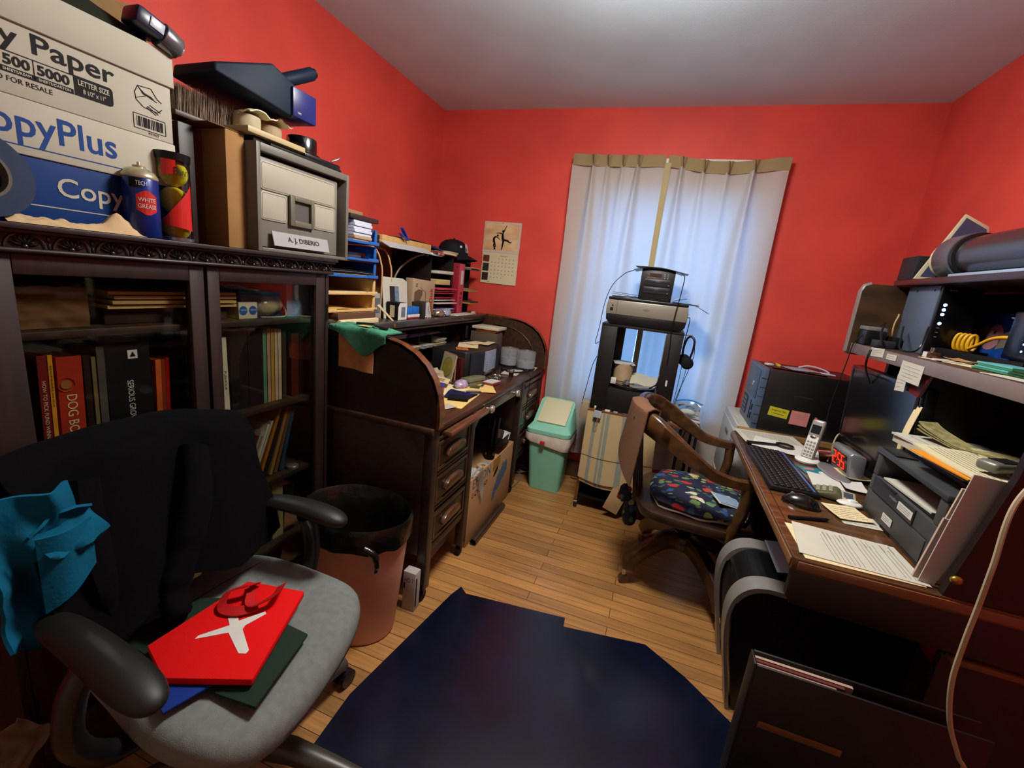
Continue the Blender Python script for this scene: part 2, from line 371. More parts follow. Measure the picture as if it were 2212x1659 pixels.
for i in range(n):
    yc = Y0+s_*(i+.5); xc = -1.193
    mb.tube([(xc, yc+math.cos(a)*.030, 1.302+math.sin(a)*.027) for a in [PI*k/12 for k in range(13)]], .0032, 6)
    for a in [PI*k/8 for k in range(1, 8)]:
        d = .015; c = (xc, yc+math.cos(a)*d, 1.303+math.sin(a)*d*.95)
        m = Matrix.Translation(c) @ Matrix.Rotation(a, 4, 'X'); k = len(mb.v); mb.sph((0, 0, 0), 1, 0, 8, (.0045, .010, .0028))
        for q in range(k, len(mb.v)): mb.v[q] = m @ mb.v[q]
    mb.sph((xc, yc, 1.304), .0055, 0, 8); mb.sph((xc, yc+s_/2, 1.322), .005, 0, 8, (1, .8, 1.6)); mb.sph((xc, yc+s_/2, 1.306), .004, 0, 8, (1, .8, 1.8))
build('carved_frieze', mb, M('carved_mahogany', '#1b110a', .32, coat=.4), t)
for z in (.13, .28, .55, .832, 1.13): build('shelf', MB().box((X0+.012, Y0+.022, z-.018), (X1-.03, Y1-.022, z)), M('shelf_wood', '#2b1d0d', .5, var=.15), t, bev=.0015)
build('plinth', MB().box((X0, Y0+.022, 0), (X1-.01, Y1-.022, .10)), MAH, t, bev=.002)
BG = thin_glass('bookcase_glass', (.90, .91, .88), .035, .03)
for ya, yb, la, ra in ((.435, .888, .074, .040), (.897, 1.352, .036, .050)):
    z0, z1 = .11, 1.291; mb = MB()
    mb.box((X1-.022, ya, z0), (X1, ya+la, z1)).box((X1-.022, yb-ra, z0), (X1, yb, z1)).box((X1-.022, ya+la, z1-.042), (X1, yb-ra, z1)).box((X1-.022, ya+la, z0), (X1, yb-ra, z0+.06))
    d = build('door', mb, MAH, t, bev=.003)
    build('glass', MB().box((X1-.014, ya+la, z0+.06), (X1-.011, yb-ra, z1-.042)), BG, d)
    yk = yb-.02 if ya < .8 else yb-.003
    if ya > .8:
        for z in (.3, 1.12): build('hinge', MB().cyl((X1+.001, yb+.004, z), (X1+.001, yb+.004, z+.06), .004, 8), M('old_brass', '#3a2a14', .4, .8), d)
    else: build('key_plate', MB().box((X1, yb-.024, .745), (X1+.002, yb-.012, .775)), M('old_brass', '#3a2a14', .4, .8), d)
build('knob', MB().cyl((X1, .905, .815), (X1+.02, .905, .815), .006).sph((X1+.024, .905, .815), .011), M('old_brass', '#3a2a14', .4, .8), d)

# --- books standing on a shelf: one thing per book
def book(label, y, w, z, h, cov, depth=.17, xf=-1.262, lean=0, spine=None, txt=None, group=None, pages=True, tcol=None, tsz=.5, name='book', ty=0, tname='lettering', trot=-PI/2, th=.7):
    # y: near-camera edge of the foot, xf: spine plane
    t = thing(name, label, 'book', (xf-depth/2, y+w/2, z+.0005), group=group)
    R = Matrix.Translation((0, y if lean <= 0 else y+w, z+.0005)) @ Matrix.Rotation(-lean, 4, 'X') @ Matrix.Translation((0, -y if lean <= 0 else -(y+w), -z-.0005))
    c = MB(); th_ = min(.0025, w*.2)
    c.box((xf-depth, y, z+.0005), (xf-.002, y+th_, z+h)).box((xf-depth, y+w-th_, z+.0005), (xf-.002, y+w, z+h)).box((xf-.002, y, z+.0005), (xf, y+w, z+h)); c.xf(R)
    build('cover', c, cov, t)
    if pages: build('pages', MB().box((xf-depth+.004, y+th_, z+.004), (xf-.002, y+w-th_, z+h-.004)).xf(R), CRM, t)
    if txt:
        p = R @ Vector((xf+.0004, y+w/2, z+h*(.5+ty))); rr = trot-lean
        text(txt, t, tcol or WHT, p, w*tsz, 'x+', rr, w=h*th, name=tname)
    return t
mt = lambda n, c: M('book_'+n, c, .6, var=.12)
S2 = .832
book('maroon hardback with small white title, first book on the left glass shelf', .545, .016, S2, .24, mt('maroon', '#6a1512'), .17, txt='HOW TO PICK FUND WINNERS', tcol=CRM, tsz=.45, ty=-.05, th=.62, lean=.03)
book('thin yellow-spined paperback between the maroon book and the red dog book', .563, .008, S2, .24, mt('yellow', '#c98a1c'), .17, lean=.03, txt='BEGINNERS GUIDE', tcol=INK, tsz=.4, ty=.2, th=.4)
t = book('thick red book titled DOG BOOK on the left glass shelf', .577, .046, S2, .232, mt('red_orange', '#9c2a12'), .18, lean=.03, txt='DOG BOOK', tcol=CRM, tsz=.42, ty=-.16, th=.55)
build('emblem', MB().lathe([(.010, -.001), (.010, .001)], (-1.2612, .596, 1.0), 16, 0, frame3('x+')).lathe([(.015, -.001), (.016, .001)], (-1.2612, .596, 1.0), 16, 0, frame3('x+'), cap=False), M('dull_gold', '#8a5a20', .5), t)
book('dark brown book standing just beyond the red DOG BOOK', .628, .012, S2, .232, mt('brown', '#1f120b'), .18, lean=.02)
book('thin book with tan page edge between dark brown and grey books', .644, .008, S2, .226, mt('tan', '#6a5a3c'), .18, lean=.02)
book('grey cloth ring binder curling beside the big black binder', .655, .016, S2, .25, mt('grey', '#45413a'), .2, lean=.02)
t = book('big black binder titled SERIOUS GROWTH on its spine', .675, .10, S2, .256, mt('black', '#090a0c'), .25, txt='SERIOUS GROWTH', tcol=WHT, tsz=.14, ty=-.14, th=.5)
patch(t, 'label_sticker', WHT, (-1.2615, .735, 1.055), .022, .022, 'x+')
build('emblem', MB().prism([(.728, 1.049), (.742, 1.049), (.735, 1.062)], 0, -1.261, -1.2602), INK, t)
book('orange paperback leaning beside the big black binder', .782, .014, S2, .20, mt('orange', '#b0501c'), .15, lean=.03)
book('brown-orange paperback between orange and bright red ones', .797, .010, S2, .20, mt('rust', '#7c2c12'), .15, lean=.03)
book('bright red thin paperback on the left glass shelf', .808, .009, S2, .203, mt('bright_red', '#b3160f'), .15, lean=.03)
for i, (w, h, c, l) in enumerate(((.02, .235, '#0e0a0a', 'black thin binder in shadow beyond the bright red paperback'), (.018, .24, '#150a0a', 'near-black book next to the middle door stile'), (.016, .236, '#2a0c0c', 'dark wine-red book half behind the middle door stile'))):
    book(l, .828+i*.026, w, S2, h, mt('dk%d' % i, c), .17)
book('white paperback with blue picture label, first on the right glass shelf', .978, .020, S2, .245, mt('white', '#b9b19a'), .17, lean=-.02, txt='PUSHOLA', tcol=INK, tsz=.4, ty=-.06, th=.25)
book('broad black ring binder on the right glass shelf', 1.005, .062, S2, .262, mt('blk2', '#0a0b0b'), .25)
book('second black ring binder touching the mint green folder', 1.069, .054, S2, .258, mt('blk3', '#0d0e0e'), .25)
book('mint green folder on the right glass shelf', 1.126, .013, S2, .258, mt('mint', '#4f7a5c'), .23)
for i, (c, l) in enumerate((('#9c8264', 'tan magazine next to the mint green folder'), ('#a07a34', 'mustard magazine in the row of pale magazines'), ('#a89878', 'beige magazine, third of the pale row after the mint folder'), ('#b0a080', 'cream magazine, last of the pale row after the mint folder'))):
    book(l, 1.143+i*.0155, .0125, S2, .262-.002*i, mt('pale%d' % i, c), .21, pages=False)
book('olive grey folder after the pale magazines on the right glass shelf', 1.207, .016, S2, .25, mt('olive', '#2c2a1c'), .2)
book('dark red book standing alone at the end of the right glass shelf', 1.247, .034, S2, .236, mt('dkred', '#45100c'), .19)
book('brown book against the right end of the glass shelf', 1.284, .024, S2, .23, mt('dkbrn', '#1c0d09'), .19)
# third shelf, leaning
S3 = .55
for i, (l, y, w, h, c, le) in enumerate((
    ('blue hardback leaning on the third bookcase shelf', .985, .022, .20, '#12294a', .42),
    ('dark red hardback leaning against the blue one', 1.012, .015, .185, '#4a0f0c', .42),
    ('grey paperback with printed spine leaning on the third shelf', 1.032, .020, .195, '#8c8678', .42),
    ('thin white booklet leaning on the third shelf', 1.056, .008, .215, '#b3ab97', .40),
    ('pale booklet with bent corner leaning on the third shelf', 1.068, .008, .225, '#a39a80', .40),
    ('amber folder leaning on the third shelf', 1.092, .012, .262, '#8f5a16', .38),
    ('black spiral-bound notebook leaning between amber and tan folders', 1.112, .016, .25, '#141210', .36),
    ('tan folder leaning on the third shelf', 1.140, .013, .258, '#7f5f30', .33),
    ('brown folder leaning in front of the blue folder', 1.162, .013, .25, '#5a3a1c', .30),
    ('blue folder, last of the leaning row on the third shelf', 1.186, .015, .252, '#16384a', .26))):
    book(l, y, w, S3, h, mt('l%d' % i, c), .17, lean=le, txt='SO GOES AN AVERSION LIGHT' if i == 2 else None, tcol=INK, th=.8, tsz=.4)
solo('coin_tin', MB().lathe([(.022, 0), (.022, .010), (.020, .012)], (-1.25, 1.235, S3+.0005), 20), M('tin', '#8a8474', .35, .7), 'small round pale tin at the foot of the leaning folders', 'tin')
# fourth shelf
S4 = .28
for i, (l, y, w, h, c) in enumerate((
    ('red book standing on the lowest visible bookcase shelf', 1.035, .055, .21, '#6a120c'),
    ('black binder beside the red book on the lowest shelf', 1.095, .05, .22, '#0d0d0b'),
    ('yellowed folder with handwriting on the lowest shelf', 1.15, .05, .235, '#8a8050'),
    ('black book in the corner of the lowest shelf', 1.21, .045, .2, '#0c0b0a'))):
    book(l, y, w, S4, h, mt('b%d' % i, c), .18, txt='SCHOLAR' if i == 2 else None, tcol=INK, tsz=.25, th=.4)
# top shelf contents
S1 = 1.13
mb = MB()
def crumple(u, v): return (-1.262-.006*nz(u*4, v*4, 2, 1.5), .50+.155*u, S1+.001+v*(.09+.006*nz(u*5, 1)))
mb.grid(crumple, 20, 12, thick=.17)
solo('paper_parcel', mb, M('kraft_paper', '#5c4022', .8, var=.2, vs=6, bump=.6, bs=20), 'brown crumpled paper parcel on the top shelf behind the left glass door', 'parcel')
solo('cardboard_box', MB().box((-1.45, .69, S1+.001), (-1.275, 1.01, 1.170)), M('dark_card', '#2c1e10', .85, var=.1), 'flat dark cardboard box under the cream magazines on the top glass shelf', 'box', bev=.002)
for i in range(4):
    z = 1.171+i*.0115
    o = solo('magazine', MB().box((-1.45, .690+.008*(i % 3), z), (-1.258+.006*(i % 2), 1.03-.006*(i % 2), z+.008)), M('cream_stack%d' % i, ('#b0925a', '#a88a52', '#b89a66', '#a58a58')[i], .8), ('lowest', 'second lowest', 'third lowest', 'topmost')[i]+' cream magazine of the flat pile on the top glass shelf', 'magazine', group='flat cream magazines on the top glass shelf')
    o['label'] = ['cream magazine at the bottom of the flat pile behind the glass', 'cream magazine second from the bottom of the flat pile', 'cream magazine second from the top of the flat pile', 'cream magazine on top of the flat pile behind the glass'][i]
t = thing('label_box', 'small white box with two round blue labels on the top glass shelf', 'box', (-1.31, 1.055, S1))
build('carton', MB().box((-1.36, 1.04, S1+.0005), (-1.262, 1.108, 1.183)), M('white_card', '#b8b096', .8), t, bev=.0015)
BLU = M('label_blue', '#164a86', .6)
for y in (1.056, 1.091):
    build('round_label', MB().cyl((-1.262, y, 1.157), (-1.2612, y, 1.157), .0145, 20), BLU, t)
    text('WHITING', t, WHT, (-1.2607, y, 1.159), .005, 'x+', w=.022)
solo('brown_carton', MB().box((-1.42, 1.06, 1.1845), (-1.275, 1.135, 1.205)), M('dk_card', '#4a3018', .8), 'brown flat carton lying on the white box with blue labels', 'box', bev=.001)
mb = MB(); q = Matrix.Rotation(PI/2-.12, 3, 'X') ; mb.lathe([(.001, -.052), (.022, -.046), (.032, -.028), (.036, -.006), (.034, .018), (.026, .034), (.025, .038), (.028, .041), (.026, .045), (.028, .049), (.024, .054), (.001, .055)], (-1.30, 1.170, S1+.037), 24, 0, Matrix.Rotation(-PI/2+.12, 3, 'X'))
t = thing('bell_lamp', 'cream porcelain light fitting lying on the top glass shelf', 'lamp fitting', (-1.30, 1.17, S1))
build('porcelain', mb, M('porcelain', '#a09468', .25, coat=.4), t)
build('wire', MB().tube(spline([(-1.26, 1.12, S1+.004), (-1.255, 1.17, S1+.003), (-1.26, 1.22, S1+.005), (-1.28, 1.235, S1+.03), (-1.29, 1.225, S1+.05), (-1.29, 1.21, S1+.045)], 6), .0022, 6), M('wire_white', '#a09a86', .5), t)
solo('blue_card', MB().box((-1.272, 1.235, S1+.0005), (-1.269, 1.325, 1.250)), M('pale_blue_card', '#6f8ea8', .7, var=.1, vs=30), 'pale blue printed card standing behind the right glass door', 'card')
for i in range(5):
    solo('video_case', MB().box((-1.55, .70+.02*(i % 2), 1.19+.012*i+.03), (-1.38, 1.02+.03*(i % 3), 1.20+.012*i+.03)), mt('case%d' % (i % 3), ('#1a2420', '#202a24', '#141a18')[i % 3]), 'dark case in the stack at the back of the top glass shelf', 'case', group='dark cases stacked behind the cream magazines')

# ================================================================= things on top of the bookcase
ZT = 1.3475
BOXW = M('box_white', '#aaa595', .75, var=.04, vs=6); BOXB = M('box_blue', '#0a3068', .6, var=.12, vs=8); BTX = M('print_blue', '#163a78', .7); KX = -1.22
t = thing('copy_paper_box', 'blue copy paper carton with white lid, under the white one on the bookcase', 'box', (-1.36, .63, ZT))
build('carton', MB().box((-1.50, .415, ZT), (KX-.004, .842, 1.50)), BOXB, t, bev=.003)
build('lid', MB().box((-1.505, .41, 1.476), (KX, .847, 1.578)), BOXW, t, bev=.003)
text('CopyPlus', t, BTX, (KX, .592, 1.527), .066, 'x+', w=.25, bold=.012)
build('printed_line', MB().box((KX, .415, 1.4915), (KX+.0006, .84, 1.4935)), BTX, t)
text('Copy', t, BOXW, (KX-.0035, .665, 1.423), .05, 'x+', w=.12, bold=.01)
build('printed_line', MB().box((KX-.004, .42, 1.385), (KX-.0034, .76, 1.387)), BOXW, t)
t = thing('copy_paper_box', 'white copy paper carton with black print, stacked on the blue carton', 'box', (-1.36, .63, 1.579))
build('carton', MB().box((-1.50, .415, 1.579), (KX-.003, .845, 1.76)), BOXW, t, bev=.003)
build('lid', MB().box((-1.507, .408, 1.704), (KX+.003, .851, 1.779)), BOXW, t, bev=.003)
kx = KX-.0028
text('Copy Paper', t, INK, (kx, .584, 1.675), .046, 'x+', w=.285, bold=.015)
for a, b in ((.557, 'S00'), (.612, 'x')): pass
text('500', t, INK, (kx, .566, 1.638), .018, 'x+', w=.038, bold=.03)
text('5000', t, INK, (kx, .620, 1.638), .018, 'x+', w=.050, bold=.03)
text('10', t, INK, (kx, .519, 1.638), .018, 'x+', w=.026, bold=.03)
mb = MB()
for y in (.537, .5895): mb.box((kx, y, 1.618), (kx+.0006, y+.0012, 1.652))
mb.box((kx, .415, 1.651), (kx+.0006, .652, 1.6525)).box((kx, .415, 1.616), (kx+.0006, .65, 1.6255))
mb.prism([(p, q) for p, q in [(.652, 1.6535), (.652, 1.6165), (.714, 1.6165), (.7185, 1.6185), (.7205, 1.623), (.7205, 1.6475), (.718, 1.652), (.714, 1.6535)]], 0, kx, kx+.0006)
build('printing', mb, INK, t)
text('REAMS', t, BOXW, (kx+.0007, .519, 1.6208), .005, 'x+', w=.03, bold=.02); text('SHEETS/REAM', t, BOXW, (kx+.0007, .565, 1.6208), .005, 'x+', w=.04, bold=.02); text('SHEETS/CARTON', t, BOXW, (kx+.0007, .62, 1.6208), .005, 'x+', w=.05, bold=.02)
text('LETTER SIZE', t, BOXW, (kx+.0007, .686, 1.6425), .0105, 'x+', w=.055, bold=.02)
text('8 1/2" x 11"', t, BOXW, (kx+.0007, .686, 1.6275), .009, 'x+', w=.04, bold=.02)
text('NOT LABELED FOR RESALE', t, INK, (kx, .540, 1.6055), .009, 'x+', w=.15)
mb = MB(); kk = kx  # drawing of a ream of paper and bar code
for P in ([(.772, 1.682), (.765, 1.667), (.767, 1.652), (.782, 1.640), (.812, 1.6385), (.822, 1.648)], [(.772, 1.682), (.800, 1.685), (.812, 1.668), (.822, 1.662)], [(.766, 1.655), (.790, 1.667), (.812, 1.660)], [(.772, 1.682), (.783, 1.668), (.790, 1.667)], [(.795, 1.649), (.818, 1.640)], [(.790, 1.645), (.813, 1.634)], [(.788, 1.642), (.808, 1.6315)]):
    mb.tube([(kk+.0003, a, b) for a, b in P], .0009, 4)
mb.prism([(.776, 1.678), (.783, 1.668), (.806, 1.664), (.800, 1.668), (.786, 1.671)], 0, kk, kk+.0006)
for a, b, c, d in ((.758, 1.591, .7592, 1.623), (.8268, 1.591, .828, 1.623), (.758, 1.591, .828, 1.5922), (.758, 1.6218, .828, 1.623)): mb.box((kk, a, b), (kk+.0006, c, d))
r_ = random.Random(3); y = .765
while y < .820: w = r_.choice((.0008, .0015, .0024)); mb.box((kk, y, 1.597), (kk+.0006, y+w, 1.618)); y += w+r_.choice((.001, .0016, .0022))
build('printing', mb, INK, t)
text('997947', t, INK, (kk, .800, 1.5865), .0055, 'x+', w=.024)
# on top of the cartons
mb = MB(); mb.grid(lambda u, v: (-1.232-.19*v, .45+.36*u, 1.7795+(.105-.035*u)*math.sin(PI*v)**.6*(1-.5*u**3)+.004*nz(u*6, v*5)*math.sin(PI*v)), 16, 12)
t = thing('olive_bag', 'dark olive fabric bag slumped on the white copy paper carton', 'bag', (-1.36, .65, 1.779))
build('fabric', mb, M('olive_cloth', '#1a1d0f', .85, bump=.6, bs=200), t)
build('strap_label', MB().box((-1.262, .60, 1.868), (-1.258, .622, 1.876)), WHT, t)
solo('manila_folder', MB().prism([(.66, 1.7795), (.95, 1.7795), (.945, 1.905), (.925, 1.935), (.80, 1.90), (.66, 1.93)], 0, -1.448, -1.444), M('old_folder', '#866a44', .85, var=.15, vs=6), 'tan worn folder standing behind the cartons against the red wall', 'folder')
t = thing('camcorder', 'blue and silver handheld camcorder jutting over the edge of the carton', 'camera', (-1.24, .83, 1.78)); R = Matrix.Translation((-1.215, .828, 1.807)) @ Matrix.Rotation(-.25, 4, 'X')
build('body', MB().box((-.035, -.065, -.020), (.022, -.002, .020)).xf(R), M('cam_blue', '#0c1630', .3), t, bev=.008)
build('lens_barrel', MB().cyl((0, -.006, 0), (0, .036, -.004), .029, 24, r2=.026).xf(R), M('cam_silver', '#7c7c80', .25, .7), t, bev=.003)
build('lens', MB().cyl((.006, .036, -.006), (.006, .040, -.006), .013, 20).xf(R), M('lens_glass', '#c8ccd2', .08, .6), t)
build('trim', MB().box((.022, -.04, -.010), (.025, -.01, .012)).xf(R), M('trim_white', '#a8acb8', .3), t, bev=.002)
# blue tape roll, cloth
t = thing('tape_roll', 'roll of blue masking tape leaning on the blue carton', 'tape', (-1.13, .47, ZT)); R = Matrix.Rotation(PI/2, 3, 'Y')
R = Matrix.Rotation(-.2, 3, 'Y') @ R
build('tape', MB().lathe([(.046, -.012), (.078, -.012), (.078, .012), (.046, .012), (.046, -.012)], (-1.195, .474, ZT+.079), 40, 0, R, cap=False), M('tape_blue', '#081c3c', .6, var=.15), t)
build('core', MB().lathe([(.041, -.012), (.046, -.012), (.046, .012), (.041, .012), (.041, -.012)], (-1.195, .474, ZT+.079), 40, 0, R, cap=False), M('core_grey', '#5a544a', .8), t)
mb = MB(); mb.grid(lambda u, v: (-1.215+.045*v, .50+.235*u, ZT+.0006+math.sin(PI*v)*(.012+.032*math.exp(-((u-.80)/.10)**2)+.010*nz(u*12, v*5))), 40, 14)
solo('crumpled_cloth', mb, M('beige_cloth', '#b79c76', .9, bump=.5, bs=60), 'crumpled beige cloth lying along the bookcase edge before the blue carton', 'cloth')
# grease spray can
t = thing('spray_can', 'blue and red spray can reading WHITE GREASE', 'can', (-1.19, .745, ZT)); c = (-1.200, .747)
build('can_body', MB().lathe([(.031, 0), (.034, .003), (.034, .128), (.033, .130)], (*c, ZT), 28), M('can_blue', '#10246e', .3, .2), t)
build('shoulder', MB().lathe([(.034, .130), (.035, .133), (.034, .137), (.028, .146), (.018, .152), (.012, .154), (.012, .158), (.004, .159), (.003, .166), (0, .167)], (*c, ZT), 28), M('can_tin', '#b5aa8c', .3, .6), t)
def wrap(pts, R_, cz, a0=0, th=.0006, name='label', mat=None, par=None, n=1):
    # pts in (angle offset metres, z): polygon bent around a can, facing +x
    mb = MB(); 
    for P in pts:
        m = [(c[0]+(R_+th)*math.cos(p/R_+a0), c[1]+(R_+th)*math.sin(p/R_+a0), cz+q) for p, q in P]; mb.add(m, [list(range(len(m)))])
    return build(name, mb, mat, par)
a0 = -.25
hexa = [[(-.020+.008*i, z0), (-.012+.008*i, z0b), (-.012+.008*i, z1b), (-.020+.008*i, z1)] for i, (z0, z0b, z1b, z1) in enumerate(((.060, .055, .098, .092), (.055, .050, .103, .098), (.050, .050, .103, .103), (.050, .055, .098, .103), (.055, .060, .092, .098)))]
wrap(hexa, .034, ZT, a0, .0007, 'red_label', M('label_red', '#b01c14', .4), t)
def curved_text(s, R_, z, h, w, mat, par, a0):
    o = text(s, par, mat, (0, 0, 0), h, 'x+', w=w); off = INFO[par]
    for v in o.data.vertices:
        p = v.co+off; a = p.y/R_+a0; v.co = Vector((c[0]+(R_+.0016)*math.cos(a), c[1]+(R_+.0016)*math.sin(a), z+p.z))-off
curved_text('WHITE', .034, ZT+.083, .009, .032, WHT, t, a0); curved_text('GREASE', .034, ZT+.069, .009, .034, WHT, t, a0); curved_text('TECH', .034, ZT+.118, .009, .02, WHT, t, a0-.25)
wrap([[(-.028+.006*i, .108), (-.022+.006*i, .108), (-.022+.006*i, .128), (-.028+.006*i, .128)] for i in range(4)], .034, ZT, a0-.1, .0004, 'black_label', INK, t)
# tennis ball can
t = thing('tennis_ball_can', 'clear can of yellow tennis balls with red printed wrap', 'can', (-1.19, .82, ZT)); c = (-1.215, .832)
TB = M('tennis_felt', '#c4b416', .9, bump=.5, bs=300)
for k in range(3): build('tennis_ball', MB().sph((*c, ZT+.034+.0645*k), .032, 0, 20), TB, t)
build('clear_tube', MB().lathe([(.036, 0), (.036, .205)], (*c, ZT), 32, cap=False), GLASS, t)
build('rim', MB().lathe([(.034, .190), (.0375, .190), (.0385, .207), (.034, .208), (.001, .207)], (*c, ZT), 32, cap=False), M('rim_black', '#111216', .3, .5), t)
build('base_ring', MB().lathe([(.0, 0.0003), (.037, .0003), (.037, .008), (.035, .009)], (*c, ZT), 32), M('rim_steel', '#7c7f88', .25, .8), t)
RW = M('wrap_red', '#b41a12', .35); YW = M('wrap_yellow', '#c8a414', .35)
wrap([[(-.045+.006*i, .150+.002*i), (-.039+.006*i, .152+.002*i), (-.039+.006*i, .194), (-.045+.006*i, .194)] for i in range(5)]+[[(-.045+.006*i, .038-.001*i), (-.039+.006*i, .037-.001*i), (-.039+.006*i, .058+.008*i), (-.045+.006*i, .05+.008*i)] for i in range(11)], .036, ZT, 0, .0006, 'printed_wrap', RW, t)
curved_text('Penn', .036, ZT+.165, .018, .03, INK, t, -.1)
# tall cardboard box, narrow boxes
t = thing('cardboard_box', 'tall narrow brown cardboard box standing beside the grey file box', 'box', (-1.27, .97, ZT)); 
build('carton', MB().box((-1.40, .976, ZT), (-1.212, 1.034, 1.66)), BRN, t, bev=.002)
build('flap', MB().box((-1.42, .93, 1.661), (-1.212, 1.037, 1.663)), M('cardboard_dark', '#6a4826', .85), t)
build('packing_tape', MB().box((-1.36, .9752, ZT+.004), (-1.30, .976, 1.655)), M('tape_brown', '#6c4420', .35), t)
solo('dark_case', MB().box((-1.40, .885, ZT), (-1.262, .925, 1.648)), M('dark_case_mat', '#1a0f0a', .5), 'narrow dark case standing between tennis ball can and tall cardboard box', 'case', bev=.002)
solo('brown_folder', MB().box((-1.43, .858, ZT), (-1.26, .870, 1.66)), M('folder_brown', '#5c4320', .8), 'brown folder standing edge-on behind the tennis ball can', 'folder')
# brush
t = thing('hand_brush', 'grey bristled hand brush lying upside down on the tall cardboard box', 'brush', (-1.32, 1.0, 1.664))
mb = MB(); r_ = random.Random(5)
for i in range(2200):
    y = r_.uniform(.895, 1.125); x = r_.uniform(-1.345, -1.275); f_ = max(0, (y-1.06)/.065); h = r_.uniform(.066, .072)-.012*f_**2; dy = r_.uniform(-.006, .006)+.03*f_; w = .0019
    dx = (-1.31-x)*-.25+r_.uniform(-.004, .004)
    mb.add([(x-w, y-w, 1.678), (x+w, y-w*.5, 1.678), (x, y+w, 1.678), (x+dx, y+dy, 1.678+h)], [(0, 1, 3), (1, 2, 3), (2, 0, 3)])
build('bristles', mb, M('bristle_grey', '#7d6e60', .8, var=.3, vs=40), t)
build('bristle_core', MB().box((-1.342, .90, 1.678), (-1.278, 1.115, 1.738)), M('bristle_dark', '#4a4037', .9), t, bev=.012)
build('handle', MB().box((-1.345, .89, 1.664), (-1.275, 1.12, 1.679)).box((-1.325, 1.12, 1.664), (-1.295, 1.26, 1.679)), M('brush_wood', '#3a2616', .5), t, bev=.004)
# grey file box
t = thing('file_box', 'grey plastic desktop file box with name plate, overhanging the bookcase end', 'file box', (-1.33, 1.235, ZT))
fa, fb, fz0, fz1, fx = 1.035, 1.427, ZT, 1.648, -1.168
G1 = M('filebox_grey', '#605c52', .5, var=.03); G2 = M('filebox_dark', '#2c2a26', .6); G3 = M('filebox_panel', '#968f7e', .5); G4 = M('filebox_drawer', '#6a665c', .5)
mb = MB(); th = .014
mb.box((-1.46, fa, fz0), (fx, fa+th, fz1)).box((-1.46, fb-th, fz0), (fx, fb, fz1)).box((-1.46, fa+th, fz0), (fx, fb-th, fz0+th*.8)).box((-1.46, fa+th, fz1-.022), (fx, fb-th, fz1)).box((-1.46, fa+th, fz0+th), (-1.45, fb-th, fz1-.022))
build('case', mb, G1, t, bev=.002)
d = build('drawer', MB().box((-1.44, fa+th+.002, fz0+.013), (fx-.018, fb-.04, fz1-.032)), G4, t, bev=.004)
dx = fx-.018
def panel(ya, yb, za, zb, n): build(n, MB().prism(rrect(ya, za, yb, zb, .010), 0, dx, dx+.003), G3, d, bev=.001); build('groove', MB().tube([(dx+.0032, p, q) for p, q in rrect(ya+.005, za+.005, yb-.005, zb-.005, .007)+[rrect(ya+.005, za+.005, yb-.005, zb-.005, .007)[0]]], .0006, 4), M('groove_brown', '#5a5140', .7), d)
panel(1.060, 1.372, 1.525, 1.606, 'face_panel'); panel(1.060, 1.158, 1.440, 1.522, 'face_panel'); panel(1.270, 1.372, 1.440, 1.522, 'face_panel')
mb = MB(); a, b, c_, e = 1.163, 1.265, 1.436, 1.528
mb.box((dx, a, c_), (dx+.012, a+.018, e)).box((dx, b-.014, c_), (dx+.012, b, e)).box((dx, a+.018, e-.014), (dx+.012, b-.014, e)).box((dx, a+.018, c_), (dx+.012, b-.014, c_+.018))
build('handle', mb, M('handle_grey', '#5c5848', .45), d, bev=.002); patch(d, 'handle_recess', M('recess_grey', '#4c4a44', .5), (dx, (a+b)/2, 1.48), .08, .07)
build('name_plate', MB().box((-.002, -.118, -.022), (.001, .118, .022)).xf(Matrix.Translation((dx+.016, 1.207, 1.389)) @ Matrix.Rotation(-.25, 4, 'Y')), M('plate_silver', '#8f8d8b', .5), t)
o = text('A. J. DIBERIO', t, M('plate_ink', '#33202a', .6), (dx+.0172, 1.212, 1.3895), .020, ((0, 1, 0), (-.247, 0, .969)), w=.135, bold=.02)
text('HAMILTON FILE', d, G3, (dx+.001, 1.212, 1.425), .006, 'x+', w=.07)
# on the file box
solo('beige_board', MB().box((-1.43, 1.025, 1.6685), (-1.185, 1.235, 1.6845)), M('beige_laminate', '#a8966c', .5), 'beige board lying across the grey file box', 'board', bev=.002)
solo('dark_folder', MB().box((-1.44, 1.10, 1.649), (-1.185, 1.405, 1.660)), M('black_card', '#0c0c0c', .6), 'flat black folder between file box and beige board', 'folder', bev=.002)
solo('black_case', MB().box((-1.42, 1.055, 1.649), (-1.20, 1.095, 1.667)), M('red_black', '#1a0b0a', .6), 'small black case under the near end of the beige board', 'case', bev=.002)
t = thing('desk_phone_base', 'round black plastic spool on a square black base atop the file box', 'spool', (-1.27, 1.33, 1.661))
build('base', MB().box((-1.35, 1.245, 1.661), (-1.195, 1.41, 1.676)), BLK, t, bev=.004)
build('spool', MB().lathe([(0.001, .062), (.010, .062), (.046, .060), (.048, .057), (.048, .016), (.058, .010), (.058, 0), (.001, 0)][::-1], (-1.275, 1.312, 1.676), 32), M('gloss_black', '#0a0a0a', .2, coat=.5), t)
build('hook', MB().tube([(-1.20, 1.37, 1.68), (-1.19, 1.39, 1.692), (-1.19, 1.40, 1.70)], .003, 6), BLK, t)
